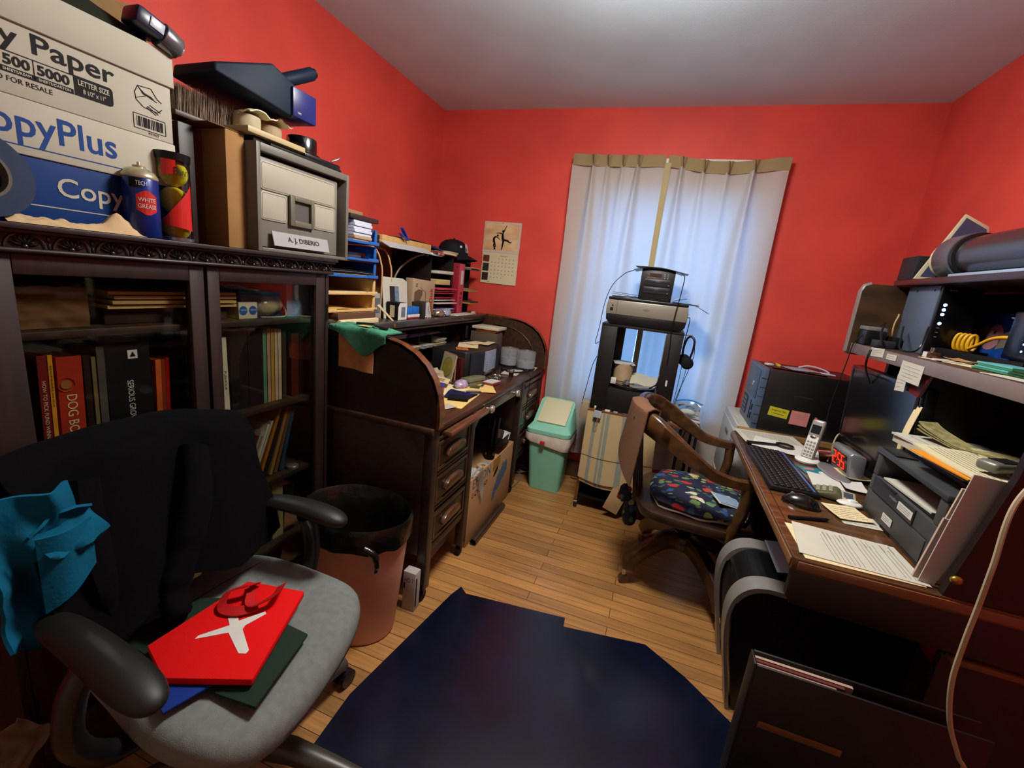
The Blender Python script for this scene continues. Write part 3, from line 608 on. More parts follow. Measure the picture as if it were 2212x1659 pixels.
# dustpan with white packaging below
for i, (y, z, w, r1, col, lab) in enumerate(((1.085, 1.7065, .075, .021, '#a59a7c', 'cream tape roll under the blue dustpan, the nearer one'), (1.165, 1.7045, .07, .019, '#9a8668', 'tan tape roll under the blue dustpan, the farther one'))):
    solo('packing_roll', MB().lathe([(.001, 0), (w/2, 0), (w/2, 2*r1), (.001, 2*r1)], (-1.26, y, 1.685), 24), M('roll_%d' % i, col, .6), lab, 'tape', bev=.003)
solo('plastic_wrap', MB().grid(lambda u, v: (-1.33+.12*v, 1.055+.16*u, 1.729+.012*abs(math.sin(u*7))+.006*nz(u*8, v*6)), 24, 12, thick=.003), M('white_wrap', '#d6cfae', .35, bump=.3, bs=60), 'shiny white plastic wrap under the dustpan', 'plastic')
t = thing('yellow_packet', 'small yellow packet with black print behind the beige board', 'packet', (-1.33, 1.25, 1.66))
build('packet', MB().box((-1.345, 1.215, 1.677), (-1.315, 1.262, 1.745)), M('packet_yellow', '#c98e18', .4), t, bev=.006)
text('MIX', t, INK, (-1.3148, 1.238, 1.728), .012, 'x+', w=.03); text('OK', t, INK, (-1.3148, 1.238, 1.712), .009, 'x+', w=.018)
t = thing('dustpan', 'navy blue plastic dustpan with handle on top of the pile against the red wall', 'dustpan', (-1.25, 1.1, 1.75))
NV = M('dustpan_navy', '#06182a', .6); NV2 = M('dustpan_box', '#16205e', .35)
mb = MB()
pan = [(-1.36, .945, 1.775), (-1.20, .945, 1.785), (-1.175, 1.175, 1.752), (-1.38, 1.175, 1.752), (-1.355, .948, 1.805), (-1.205, .948, 1.808), (-1.18, 1.11, 1.872), (-1.375, 1.11, 1.872), (-1.175, 1.185, 1.845), (-1.38, 1.185, 1.845)]
mb.add(pan, [(0, 3, 2, 1), (4, 5, 6, 7), (0, 1, 5, 4), (7, 6, 8, 9), (9, 8, 2, 3), (1, 2, 8, 6, 5), (0, 4, 7, 9, 3)])
build('pan', mb, NV, t, bev=.006, seg=3)
build('handle', MB().cyl((-1.27, 1.175, 1.848), (-1.245, 1.325, 1.937), .020, 20), NV, t, bev=.002)
build('handle_socket', MB().cyl((-1.2448, 1.3255, 1.9373), (-1.2435, 1.335, 1.943), .0145, 20), M('socket_black', '#05080d', .6), t)
build('rear_box', MB().box((-1.355, 1.168, 1.756), (-1.166, 1.262, 1.838)), NV2, t, bev=.004)
text('VIM', t, WHT, (-1.1655, 1.19, 1.77), .006, 'x+', w=.014)
# ================================================================= roll-top desk
DK = M('desk_shadow_wood', '#150c08', .5, var=.15, vs=6)
t = thing('roll_top_desk', 'old dark oak roll-top desk with curved ends and drawer pedestals', 'desk', (-1.2, 2.18, 0))
desk = t
XW = -1.66; XF = -.735
build('writing_top', MB().box((XW, 1.385, .745), (XF, 2.985, .770)), DWf, t, bev=.004)
prof = [(-.722, .770), (-.720, .800), (-.722, .845), (-.732, .900), (-.755, .955), (-.790, 1.003), (-.840, 1.042), (-.90, 1.068), (-.97, 1.082), (-1.06, 1.088), (-1.20, 1.090), (XW, 1.090), (XW, .770)]
ARC = wood('arc_edge', '#3c2113', '#6a3e22', .3, (20, 20, 20), coat=.3)
for ya, yb, nm in ((1.40, 1.438, 'near'), (2.935, 2.973, 'far')):
    pp = [(x, z) for x, z in prof]
    inner = [(x-.010, min(z, 1.080)) if z > .771 else (x-.010, z) for x, z in pp]
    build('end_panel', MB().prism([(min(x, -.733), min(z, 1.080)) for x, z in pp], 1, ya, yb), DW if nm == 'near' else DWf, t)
    mb = MB(); arc = pp[:11]; n = len(arc); v = []
    for (x, z) in arc:
        d = Vector((x+1.10, 0, z-.80)).normalized()
        for dy, k in ((0, 0), (yb-ya, 0), (yb-ya, 1), (0, 1)):
            off = .003 if k else -.010
            v.append((x+d.x*off, ya+dy, z+d.z*off))
    f = [[i*4+k, i*4+(k+1) % 4, i*4+4+(k+1) % 4, i*4+4+k] for i in range(n-1) for k in range(4)]+[[0, 1, 2, 3], [(n-1)*4+3, (n-1)*4+2, (n-1)*4+1, (n-1)*4]]
    mb.add(v, f, 0, True); build('curved_edge', mb, ARC, t)
mb = MB(); q = [(x-.075, z-.055) for x, z in prof[2:10]]
mb.tube([(x, 2.933, z) for x, z in q], .0045, 8); build('panel_moulding', mb, DWf, t)
TB_ = wood('top_board_wood', '#2b2522', '#443c38', .35, (30, 3, 30), coat=.3)
build('top_board', MB().box((XW, 1.392, 1.060), (-1.198, 2.982, 1.0895)), TB_, t, bev=.003)
for y in (1.80, 2.55): build('brass_stud', MB().cyl((-1.198, y, 1.075), (-1.195, y, 1.075), .009, 16), M('brass', '#a07a34', .35, .8), t)
# pigeonholes
mb = MB(); PX = -1.31
mb.box((XW+.01, 1.44, .888), (PX, 2.933, .900)).box((XW+.01, 1.885, .972), (PX, 2.53, .980)).box((XW+.01, 2.53, .965), (PX, 2.933, .973)).box((XW, 1.44, .77), (XW+.01, 2.933, 1.06))
for y in (1.885, 2.07, 2.53, 2.70, 2.86): mb.box((XW+.01, y, .900), (PX, y+.007, 1.058))
for y in (2.225, 2.37): mb.box((XW+.01, y, .900), (PX, y+.007, .972))
build('pigeonholes', mb, DW, t, bev=.001)
build('small_drawer', MB().box((-1.6, 2.712, .905), (PX+.004, 2.925, .962)), DWf, t, bev=.003)
build('small_drawer', MB().box((-1.6, 1.455, .905), (PX+.004, 1.80, .97)), DW, t, bev=.003)
# base
CRN = .022
for ya, yb in ((1.40, 1.80), (2.50, 2.96)):
    zb = .215; mb = MB()
    mb.box((XW+.01, ya, zb), (-.775, ya+.02, .745)).box((XW+.01, yb-.02, zb), (-.775, yb, .745)).box((XW+.01, ya+.02, zb), (XW+.025, yb-.02, .745)).box((XW+.01, ya+.02, zb), (-.775, yb-.02, zb+.015))
    mb.box((-.775, ya, .06), (-.735, ya+.045, .745)).box((-.775, yb-.045, .06), (-.735, yb, .745)).box((XW+.01, ya, .06), (XW+.055, ya+.045, zb)).box((XW+.01, yb-.045, .06), (XW+.055, yb, zb))
    mb.box((-.775, ya+.045, zb), (-.740, yb-.045, zb+.035))
    for z in (.405, .555, .705): mb.box((-.775, ya+.045, z), (-.740, yb-.045, z+.012))
    build('pedestal', mb, DW, t, bev=.003)
    for z in (.258, .421, .571):
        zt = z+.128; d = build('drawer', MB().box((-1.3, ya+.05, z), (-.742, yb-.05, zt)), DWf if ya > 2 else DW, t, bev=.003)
        yc = (ya+yb)/2; zc = (z+zt)/2; w = .088
        fr = MB(); 
        for a_, b_, c_, e_ in ((ya+.052, z+.003, yb-.052, z+.016), (ya+.052, zt-.016, yb-.052, zt-.003), (ya+.052, z+.016, ya+.066, zt-.016), (yb-.066, z+.016, yb-.052, zt-.016)): fr.box((-.742, a_, b_), (-.738, c_, e_))
        build('drawer_rim', fr, DWf, d, bev=.0015)
        pr = [(yc-w, zc-.010), (yc-w+.012, zc+.012), (yc-w+.035, zc+.024), (yc, zc+.027), (yc+w-.035, zc+.024), (yc+w-.012, zc+.012), (yc+w, zc-.010), (yc+w-.01, zc-.018), (yc-w+.01, zc-.018)]
        build('carved_pull', MB().prism(pr, 0, -.742, -.722), wood('pull_wood', '#3a2417', '#5c3a26', .3, (20, 20, 20), coat=.4), d, bev=.006)
    for cx in (-.757, XW+.035):
        for cy in (ya+.024, yb-.024):
            c = build('caster', MB().cyl((cx-.010, cy, .024), (cx+.010, cy, .024), .022, 18), BLKM, t)
            build('caster_fork', MB().box((cx-.013, cy-.008, .03), (cx+.013, cy+.008, .06)), M('dark_iron', '#1a1816', .4, .8), c)
mb = MB(); mb.prism([(1.80, .745), (1.80, .64), (1.83, .665), (1.87, .690), (2.43, .690), (2.47, .665), (2.50, .64), (2.50, .745)], 0, -.757, -.741)
build('apron', mb, DWf, t, bev=.002)
d = build('centre_drawer', MB().box((-1.2, 1.86, .700), (-.737, 2.44, .742)), DWf, t, bev=.003)
KN = M('glass_knob', '#d8cfc0', .08, .75, coat=.5)
for y in (1.932, 2.323): build('glass_knob', MB().lathe([(.006, 0), (.007, .012), (.018, .018), (.021, .027), (.017, .035), (.006, .038), (.0005, .038)], (-.737, y, .722), 14, 0, Matrix.Rotation(PI/2, 3, 'Y')), KN, d)
build('pull_out_board', MB().box((-1.2, 1.49, .716), (-.706, 1.885, .7355)), wood('board_wood', '#4a2c1c', '#7c4a30', .35, (20, 2, 20), coat=.2), t, bev=.003)
build('pull_out_board', MB().box((-1.2, 2.53, .716), (-.728, 2.90, .7355)), DWf, t, bev=.003)
# curtain slats of the roll (rolled up behind the top)
mb = MB()
for k in range(9): mb.cyl((-1.215-.022*k, 1.442, 1.048-.001*k), (-1.215-.022*k, 2.93, 1.048-.001*k), .009, 8)
build('roll_slats', mb, DW, t)

# --- towels over the near end
mb = MB()
def drape(y, x0, x1, zt, dz0, dz1, back=.10, amp=.004):
    def fn(u, v):
        x = x0+(x1-x0)*u
        top = 1.0925+.006 if x < -.97 else 1.0925-(x+.97)**2*1.1+.006
        L = dz0+(dz1-dz0)*u; s = v*(back+L)
        if s < back: return (x, y+.012+back-s, zt(x)+.002+.002*nz(u*6, v*6))
        return (x+.004*nz(u*4, v*3, 7), y+.012-min(.012, s-back)-amp*math.sin(u*9+1)-.002, zt(x)+.002-(s-back)*.985)
    return fn
topz = lambda x: (1.0905 if x < -1.2 else 1.092)-max(0, x+1.02)**2*1.5
mb.grid(drape(1.392, -1.165, -1.012, topz, .150, .158, .06), 24, 40, thick=.004)
solo('towel', mb, M('towel_brown', '#bb8258', .95, var=.1, vs=40, bump=.9, bs=350), 'peach-brown terry towel hanging over the near end of the roll-top desk', 'towel')
mb = MB()
def grn(u, v):
    x = -1.205+.255*u; L = .015+.085*math.exp(-((u-.62)/.3)**2); s = v*(.10+L)
    if s < .10: return (x, 1.383+.10-s, topz(x)+.011+.004*nz(u*5, v*5, 3))
    return (x, 1.383-.004-.004*math.sin(u*8), topz(x)+.011-(s-.10))
mb.grid(grn, 30, 24, thick=.005)
solo('towel', mb, M('towel_green', '#3f7d62', .95, var=.18, vs=35, bump=.9, bs=350), 'green towel folded over the peach-brown towel on the desk end', 'towel')
solo('sunglasses', MB().tube(spline([(-1.13, 1.44, 1.115), (-1.07, 1.46, 1.117), (-1.03, 1.43, 1.116), (-.99, 1.45, 1.112)], 5), .005, 6).sph((-1.00, 1.432, 1.112), .012, 0, 10, (1.8, 1, .6)), BLK, 'black sunglasses lying on the green towel', 'glasses')
solo('price_tag', MB().box((-1.09, 1.395, 1.113), (-1.045, 1.425, 1.1145)), MAN, 'small manila tag on the green towel', 'tag')

# ================================================================= letter trays at the near end of the desk top
ZD = 1.0905
def tray(z, mat, y0, y1, xf, lab, slope=0.0):
    t = thing('letter_tray', lab, 'tray', (xf-.17, (y0+y1)/2, z), group=None)
    h = .066; D = .33; xb = xf-D
    mb = MB(); w = .004
    mb.box((xb, y0, z), (xf, y1, z+.004)).box((xb, y0, z+.004), (xb+w, y0+.06, z+h)).box((xb, y1-.06, z+.004), (xb+w, y1, z+h)).box((xb, y0+.06, z+.004), (xb+w, y1-.06, z+.02))
    for y in (y0, y1-w): mb.prism([(xb+w, z+.004), (xf-.012, z+.004), (xf-.018, z+h*.5), (xf-.010, z+h), (xb+w, z+h)], 1, y, y+w)
    for a, b in ((y0, y0+.07), (y0+.07, y1-.07), (y1-.07, y1)):
        mb.box((xf-.004, a, z), (xf+.002, b, z+(.014 if b-a < .1 else .010)))
    mb.prism([(y0, z+h), (y0+.012, z+h), (y0+.020, z+.012), (y0, z+.012)], 0, xf-.016, xf-.011); mb.prism([(y1, z+h), (y1-.012, z+h), (y1-.020, z+.012), (y1, z+.012)], 0, xf-.016, xf-.011)
    build('tray_body', mb, mat, t, bev=.001); return t
TBL = M('tray_blue', '#1d5aa8', .3, coat=.2); TBG = M('tray_beige', '#cfa86a', .35)
L_ = [('beige letter tray at the bottom of the tray tower', TBG), ('beige letter tray just under the blue ones', TBG), ('lowest blue letter tray, holding records and papers', TBL), ('middle blue letter tray, holding clear cases', TBL), ('top blue letter tray, holding cassettes', TBL)]
ty0, ty1, txf = 1.402, 1.738, -1.255
for i, (lab, m_) in enumerate(L_): tray(1.140+.0715*i, m_, ty0, ty1, txf, lab)
mb = MB(); mb.box((-1.50, 1.46, ZD), (-1.235, 1.715, 1.108), 0).box((-1.50, 1.455, 1.125), (-1.24, 1.70, 1.139), 0)
solo('magazine_file', MB().box((-1.50, 1.455, 1.1125), (-1.232, 1.70, 1.1385)), M('brown_book', '#5c3d2e', .6), 'brown book lying under the beige tray tower', 'book', bev=.002)
solo('ledger', MB().box((-1.50, 1.46, ZD), (-1.222, 1.71, 1.112)), CRM, 'cream ledger block under the brown book on the desk top', 'ledger', bev=.002)
# tray contents
cs = M('cassette_card', '#8f96a8', .5); CB = M('cassette_brown', '#3a241c', .5)
for i in range(9):
    z = 1.4305+.0125*i
    o = solo('cassette_case', MB().box((-1.36, 1.412, z), (-1.262+.004*(i % 2), 1.52, z+.0115)), M('case_white', '#c2c8d6', .35), 'pale cassette case in the near stack on the top blue tray', 'cassette', group='pale cassette cases stacked on the top blue tray, near stack', bev=.001)
for i in range(7):
    z = 1.4305+.0125*i
    solo('cassette_case', MB().box((-1.36, 1.575, z), (-1.262+.005*(i % 2), 1.69, z+.0115)), M('case_tan', '#a88c66', .4) if i < 2 else M('case_white', '#c2c8d6', .35), 'cassette case in the far stack on the top blue tray', 'cassette', group='cassette cases in the far stack on the top blue tray', bev=.001)
solo('wooden_box', MB().box((-1.37, 1.545, 1.519), (-1.255, 1.73, 1.537)), M('box_dkbrown', '#2a1a18', .5), 'dark brown flat case across the far cassette stack', 'case', bev=.002)
solo('cigar_lid', MB().box((-1.38, 1.52, 1.538), (-1.27, 1.64, 1.552)), M('box_tan', '#8a6c4c', .6), 'tan flat case on top of the dark brown case', 'case', bev=.001)
solo('clear_case', MB().box((-1.40, 1.47, 1.3595), (-1.265, 1.66, 1.388)), GLASS, 'clear plastic case in the middle blue tray', 'case', bev=.003)
solo('photo_pack', MB().box((-1.395, 1.475, 1.3605), (-1.275, 1.64, 1.375)), M('photo_mauve', '#5c4852', .5), 'mauve photo pack inside the clear case', 'photos')
for i, (c, r) in enumerate((('#0b0b0d', .03), ('#a48a5c', -.02), ('#121214', .015), ('#6a6a6c', .04), ('#16130f', -.01))):
    mb = MB(); mb.grid(lambda u, v, i=i: (-1.56+.30*v, 1.42+.30*u, 1.2885+.0042*i+.010*(1-u)*.3*i/4+.004*math.sin(u*PI)*i/4), 12, 8, thick=.002)
    solo('record_sleeve', mb, M('sleeve%d' % i, c, .5), ['black record sleeve at the bottom of the lowest blue tray', 'cream envelope in the lowest blue tray', 'black folder above the cream envelope in the blue tray', 'grey folder near the top of the lowest blue tray pile', 'dark brown sleeve topping the lowest blue tray pile'][i], 'sleeve')
solo('envelope', MB().grid(lambda u, v: (-1.52+.26*v, 1.425+.28*u, 1.1475+.006*math.sin(u*5)), 10, 4, thick=.002), MAN, 'manila envelope curling in the bottom beige tray', 'envelope')
solo('papers', MB().box((-1.52, 1.425, 1.2165), (-1.262, 1.715, 1.2215)), CRM, 'thin sheaf of papers in the upper beige tray', 'papers')
t = thing('wall_socket_timer', 'beige socket plate on the red wall behind the tray tower', 'socket', (-1.675, 2.08, 1.22)); build('plate', MB().box((XL, 2.05, 1.20), (XL+.01, 2.13, 1.27)), M('socket_beige', '#b89e70', .5), t, bev=.002)
# leaning cream card
mb = MB(); mb.prism([(-.02, 0), (.02, 0), (.02, .14), (-.02, .14)], 1, 0, .003); 
solo('cream_card', MB().prism([(1.708, 1.166), (1.722, 1.172), (1.842, 1.0915), (1.828, 1.0908)], 0, -1.233, -1.229), CRM, 'long cream card leaning against the tray tower', 'card')
# --- arched paper rack with three sheets of bent board
RK = M('rack_beige', '#b08f5e', .6, var=.05); RKW = M('rack_inner', '#94683a', .7)
t = thing('paper_rack', 'beige arched rack holding the white envelopes on the desk top', 'rack', (-1.45, 2.0, ZD))
mb = MB()
for y in (1.868, 1.945):
    P = [(-1.33, ZD), (-1.325, 1.30), (-1.335, 1.36), (-1.355, 1.405), (-1.40, 1.43), (-1.60, 1.435)]
    P2 = spline([(a, y+.02*(i/3 if i > 2 else 0), b) for i, (a, b) in enumerate(P)], 5)
    v = [(p.x, y+dy, p.z) for p in P2 for dy in (0, .004)]; vi = [(p.x-.02, y+dy, p.z-.012) for p in P2 for dy in (0, .004)]
    mb.tube([(p.x, y, p.z) for p in P2], .0045, 8)
build('arch_rail', mb, RK, t)
build('rack_box', MB().box((-1.60, 1.86, ZD), (-1.34, 1.866, 1.13)).box((-1.62, 1.97, ZD), (-1.61, 2.36, 1.43)).box((-1.61, 1.97, ZD), (-1.34, 1.976, 1.16)), RKW, t)
# ================================================================= on the roll-top desk's top board
ZD = 1.0905
def blk(name, a, b, mat, label, cat, bev=.0015, rz=0, group=None):
    return solo(name, MB().box(a, b, 0, rotz(rz) if rz else None), mat, label, cat, group=group, bev=bev)
PWH = M('envelope_white', '#b4b0a2', .75, var=.03)
for i in range(6):
    x = -1.305-.014*i; yo = .020*i
    t = thing('envelope', ['big white envelope with a dark photo window, foremost in the arched rack', 'cream envelope second from the front in the arched rack', 'white envelope third from the front in the arched rack', 'pink-edged envelope fourth in the arched rack', 'cream envelope fifth in the arched rack', 'white envelope hindmost in the arched rack'][i], 'envelope', (x, 1.95+yo, ZD))
    R = Matrix.Translation((x, 0, ZD)) @ Matrix.Rotation(-.10, 4, 'Y')
    build('paper', MB().prism([(1.868+yo, .001), (2.080+yo, .001), (2.085+yo, .185-.01*i), (2.05+yo, .200-.008*i), (1.868+yo, .205-.008*i)], 0, -.0015, .0015).xf(R), (PWH, CRM, PWH, M('pinkish', '#a08078', .8), CRM, PWH)[i], t)
    if i == 0:
        build('photo', MB().box((.0016, 1.925, .085), (.0022, 1.968, .16)).xf(R), M('photo_dark', '#151311', .4), t)
        build('photo', MB().box((.0016, 1.968, .085), (.0022, 2.005, .16)).xf(R), M('photo_blue', '#5d7486', .4, var=.2, vs=60), t)
t = thing('memory_card_box', 'rounded tan retail box printed SanDisk in red, beside the white envelopes', 'box', (-1.33, 2.2, ZD))
pts = [(2.11, ZD+.001), (2.345, ZD+.001), (2.355, 1.262), (2.345, 1.280), (2.325, 1.288), (2.11, 1.298)]
build('carton', MB().prism(pts, 0, -1.345, -1.300), M('sandisk_tan', '#9b8467', .6, var=.06), t, bev=.002)
text('SanDisk', t, M('red_print', '#9c2014', .6), (-1.2995, 2.312, 1.175), .036, 'x+', PI/2, w=.15, bold=.02)
build('printed_shape', MB().prism([(2.13, 1.16), (2.19, 1.18), (2.215, 1.21), (2.215, 1.235), (2.17, 1.24), (2.13, 1.225)], 0, -1.300, -1.2995), M('tan_dark', '#5c4a38', .6), t)
build('printed_line', MB().tube([(-1.2995, 2.19, 1.25), (-1.2995, 2.245, 1.225), (-1.2995, 2.255, 1.14), (-1.2995, 2.20, 1.13)], .0012, 4), INK, t)
text('32', t, INK, (-1.2995, 2.15, 1.262), .02, 'x+', PI/2, w=.02)
# front row
t = thing('ink_cartridge_box', 'black and white printer cartridge box at the front edge of the desk top', 'box', (-1.265, 1.92, ZD))
build('carton', MB().box((-1.305, 1.885, ZD+.0005), (-1.236, 1.962, 1.176)), INK, t, bev=.001)
build('white_face', MB().prism([(1.885, ZD+.001), (1.962, ZD+.001), (1.962, 1.175), (1.90, 1.175), (1.885, 1.155)], 0, -1.236, -1.2352), WHT, t)
patch(t, 'picture', M('pic_grey', '#5f6d7a', .5, var=.25, vs=50), (-1.235, 1.928, 1.13), .034, .05, 'x+')
patch(t, 'price_label', CRM, (-1.27, 1.8848, 1.132), .026, .058, 'y-')
t = thing('clear_package', 'clear plastic retail packages behind the cartridge box', 'package', (-1.31, 1.86, ZD))
build('blister', MB().box((-1.345, 1.80, ZD+.001), (-1.330, 1.93, 1.212)), M('blister_grey', '#8d9092', .25), t, bev=.004)
build('insert', MB().box((-1.329, 1.82, 1.12), (-1.3275, 1.90, 1.19)), M('insert_grey', '#5b6168', .5, var=.2, vs=40), t)
blk('small_box', (-1.40, 2.0, ZD+.0005), (-1.345, 2.09, 1.16), M('darkbrown_box', '#2c1e16', .6), 'dark brown carton behind the blue clip row', 'box')
t = thing('clip_tray', 'white and red tray holding a row of blue plastic clips', 'tray', (-1.26, 2.03, ZD))
build('tray', MB().box((-1.285, 1.975, ZD+.001), (-1.238, 2.092, 1.108)), M('tray_red', '#8c1622', .4), t, bev=.001)
build('tray_label', MB().box((-1.238, 1.975, 1.101), (-1.2375, 2.092, 1.115)), WHT, t)
for i in range(7): build('clip', MB().box((-1.28, 1.977+.0165*i, 1.1085), (-1.240, 1.990+.0165*i, 1.154-.002*(i % 3))), M('clip_blue', '#1d62b4', .35), t, bev=.003)
t = thing('ink_cartridge_box', 'leaning dark carton with a printed white side next to the blue clips', 'box', (-1.26, 2.16, ZD))
build('carton', MB().prism([(2.115, 0), (2.215, 0), (2.180, .088), (2.11, .083)], 0, -.035, .035).xf(Matrix.Translation((-1.27, 0, ZD+.0005))), M('carton_olive', '#221f18', .5), t, bev=.001)
build('white_side', MB().prism([(2.15, .001), (2.214, .001), (2.180, .087), (2.145, .084)], 0, .035, .0358).xf(Matrix.Translation((-1.27, 0, ZD+.0005))), M('side_white', '#b0b2b0', .5), t)
text('PHILIPS', t, INK, (-1.2335, 2.178, 1.133), .009, 'x+', -PI/2+.35, w=.045)
for i, (y, z) in enumerate(((2.128, 1.1), )): solo('metal_button', MB().sph((-1.222, y, ZD+.008), .008, 0, 12), CHR, 'tiny shiny metal button on the desk top edge', 'button')
def crumpled(name, c, s, mat, label, cat, seed=0, flat=1.0):
    mb = MB(); mb.sph((0, 0, 0), 1, 0, 20)
    for i, p in enumerate(mb.v):
        k = 1+.35*noise.noise(p*2.1+Vector((seed, 0, 0)))+.12*noise.noise(p*6+Vector((0, seed, 0)))
        q = p*k; mb.v[i] = Vector((q.x*s[0], q.y*s[1], max(q.z, -.55)*s[2]+.55*s[2]))+Vector(c)
    return solo(name, mb, mat, label, cat)
crumpled('foil_bag', (-1.25, 2.33, ZD+.001), (.03, .045, .026), M('foil', '#8a7866', .3, .5), 'crumpled metallic snack bag at the desk top edge', 'bag', 1)
crumpled('foil_bag', (-1.245, 2.42, ZD+.001), (.02, .04, .028), M('foil_blue', '#a8b4ca', .2, .5), 'bluish-white crumpled foil bag beside the metallic snack bag', 'bag', 4)
blk('folded_paper', (-1.29, 2.47, ZD+.001), (-1.21, 2.80, ZD+.006), PWH, 'long folded white paper lying at the far part of the desk top', 'paper', rz=.05)
crumpled('tissue', (-1.24, 2.80, ZD+.002), (.012, .03, .012), M('tissue', '#9c968a', .8), 'small crumpled tissue on the desk top edge', 'tissue', 7)
# sorters
SB = M('sorter_dark', '#1a110c', .6, var=.15)
def sorter(y0, y1, zs, lab):
    t = thing('letter_sorter', lab, 'sorter', (-1.47, (y0+y1)/2, ZD)); x0, x1 = -1.62, -1.345; zt = 1.455
    for y in (y0, y1-.008): build('side_panel', MB().box((x0, y, ZD+.0005), (x1, y+.008, zt)), SB, t, bev=.001)
    build('back_panel', MB().box((x0, y0+.008, ZD+.001), (x0+.006, y1-.008, zt)), SB, t)
    for z in zs+[zt-.006]: build('shelf', MB().box((x0+.006, y0+.008, z), (x1, y1-.008, z+.005)), SB, t)
sorter(2.37, 2.662, [ZD+.001, 1.15, 1.21, 1.265, 1.33], 'dark wooden letter sorter filled with red and white folders')
sorter(2.76, 2.925, [ZD+.001, 1.150, 1.232, 1.375], 'dark wooden letter sorter at the wall corner with papers sticking out')
for i, (z, c, l, dx) in enumerate(((1.098, '#c0603a', 'orange folder at the bottom of the letter sorter', .03), (1.1105, '#2a3f8c', 'blue folder above the orange one in the sorter', .035), (1.118, '#9a9cc0', 'lilac folder above the blue one in the sorter', .03), (1.1565, '#c9b8b2', 'white folder with pink edge in the sorter', .05), (1.1745, '#c8c2be', 'white folder under the red ones in the sorter', .035), (1.1885, '#981a26', 'dark red folder, lowest of the red ones in the sorter', .035), (1.2165, '#a82434', 'red folder, second lowest of the red ones in the sorter', .03), (1.229, '#a01f2f', 'red folder, second highest of the red ones in the sorter', .035), (1.2415, '#b03040', 'rose-red thick folder on top of the red ones in the sorter', .045))):
    blk('folder', (-1.58, 2.382, z), (-1.345+dx, 2.65, z+.0055+(.004 if i == 8 else 0)), M('fold%d' % i, c, .5), l, 'folder', bev=.001)
blk('card_box', (-1.45, 2.42, 1.2705), (-1.33, 2.60, 1.302), M('card_cream', '#b8a470', .7), 'cream index card box in the letter sorter', 'box')
solo('paper_roll', MB().cyl((-1.50, 2.62, 1.346), (-1.315, 2.60, 1.346), .010, 14).box((-1.56, 2.40, 1.3355), (-1.315, 2.60, 1.350)), PWH, 'rolled white papers sticking out of the letter sorter', 'papers', bev=.002)
for i, (z, c, l, a, b) in enumerate(((1.156, '#b87838', 'orange-brown envelope sticking out of the corner sorter', -1.26, .009), (1.1665, '#3a3230', 'dark magazine under the orange envelope in the corner sorter', -1.255, .006), (1.2385, '#a08050', 'tan envelope in the middle slot of the corner sorter', -1.27, .007), (1.2465, '#8c6c44', 'brown envelope above the tan one in the corner sorter', -1.285, .01), (1.3815, '#606068', 'grey folder in the top slot of the corner sorter', -1.27, .01), (1.3925, '#b08048', 'orange-tan folder in the top slot of the corner sorter', -1.25, .006))):
    blk('envelope', (-1.59, 2.772, z), (a, 2.912, z+b), M('cs%d' % i, c, .7), l, 'envelope', bev=.001)
t = thing('ring_binder', 'red ring binder standing between the two letter sorters', 'binder', (-1.45, 2.71, ZD))
build('cover', MB().box((-1.59, 2.668, ZD+.001), (-1.305, 2.75, 1.415)), M('binder_red', '#8a1420', .45), t, bev=.003)
build('spine', MB().box((-1.305, 2.670, ZD+.003), (-1.3025, 2.748, 1.413)), M('binder_pink', '#b03a4c', .4), t, bev=.001)
patch(t, 'spine_label', M('label_pale', '#b8aba8', .6), (-1.302, 2.712, 1.325), .036, .09)
text('B 215', t, INK, (-1.3016, 2.71, 1.19), .02, 'x+', -PI/2, w=.08)
build('finger_hole', MB().cyl((-1.32, 2.667, 1.39), (-1.32, 2.6685, 1.39), .004, 12), INK, t)
# on top of the sorters
blk('cream_block', (-1.56, 2.40, 1.4555), (-1.325, 2.66, 1.466), CRM, 'cream papers on top of the letter sorter under the lamp', 'papers')
blk('cream_block', (-1.54, 2.55, 1.4665), (-1.335, 2.70, 1.478), M('rag_paper', '#a89a7c', .8, var=.2, vs=50), 'ragged paper bundle under the black cap', 'papers')
t = thing('baseball_cap', 'black baseball cap with a white NY emblem on top of the letter sorter', 'cap', (-1.40, 2.77, 1.48))
CP = M('cap_black', '#0e0e16', .75, var=.1)
c0 = Vector((-1.41, 2.77, 1.468))
build('crown', MB().lathe([(.098, 0), (.100, .02), (.096, .045), (.083, .070), (.060, .088), (.030, .098), (.001, .101)], c0, 28, 0, sx=1, sy=1.05, cap=False), CP, t)
mb = MB(); fa_ = .10
def brim(u, v):
    a = fa_+(u-.5)*1.9; r = .093+.075*v*math.cos((u-.5)*2.2)
    return (c0.x+r*math.cos(a), c0.y+r*math.sin(a)*1.05, c0.z+.006-.030*v-.05*v*(u-.5)**2)
mb.grid(brim, 16, 6, thick=.003); build('brim', mb, CP, t)
build('button', MB().sph(c0+Vector((0, 0, .101)), .007, 0, 10), CP, t)
build('highlight_badge', MB().cyl(c0+Vector((.083*math.cos(-.55), .087*math.sin(-.55), .05)), c0+Vector((.095*math.cos(-.55), .10*math.sin(-.55), .053)), .008, 12), M('disc_pale_grey', '#c8c8c8', .3), t)  # small pale disc set on the side of the crown
er = Vector((-math.sin(fa_), math.cos(fa_), 0)); 
for s, h, dz in (('N', .05, 0), ('Y', .06, .004)):
    o = text(s, t, WHT, (0, 0, 0), h, 'x+', w=.038); off = INFO[t]
    for v_ in o.data.vertices:
        p = v_.co+off; a = fa_+p.y/.09; z = .045+dz+p.z; R_ = .1005 if z < .03 else (.1025-max(0, z-.03)*.20-max(0, z-.05)*.25)
        v_.co = Vector((c0.x+R_*math.cos(a), c0.y+R_*1.05*math.sin(a), c0.z+z))-off
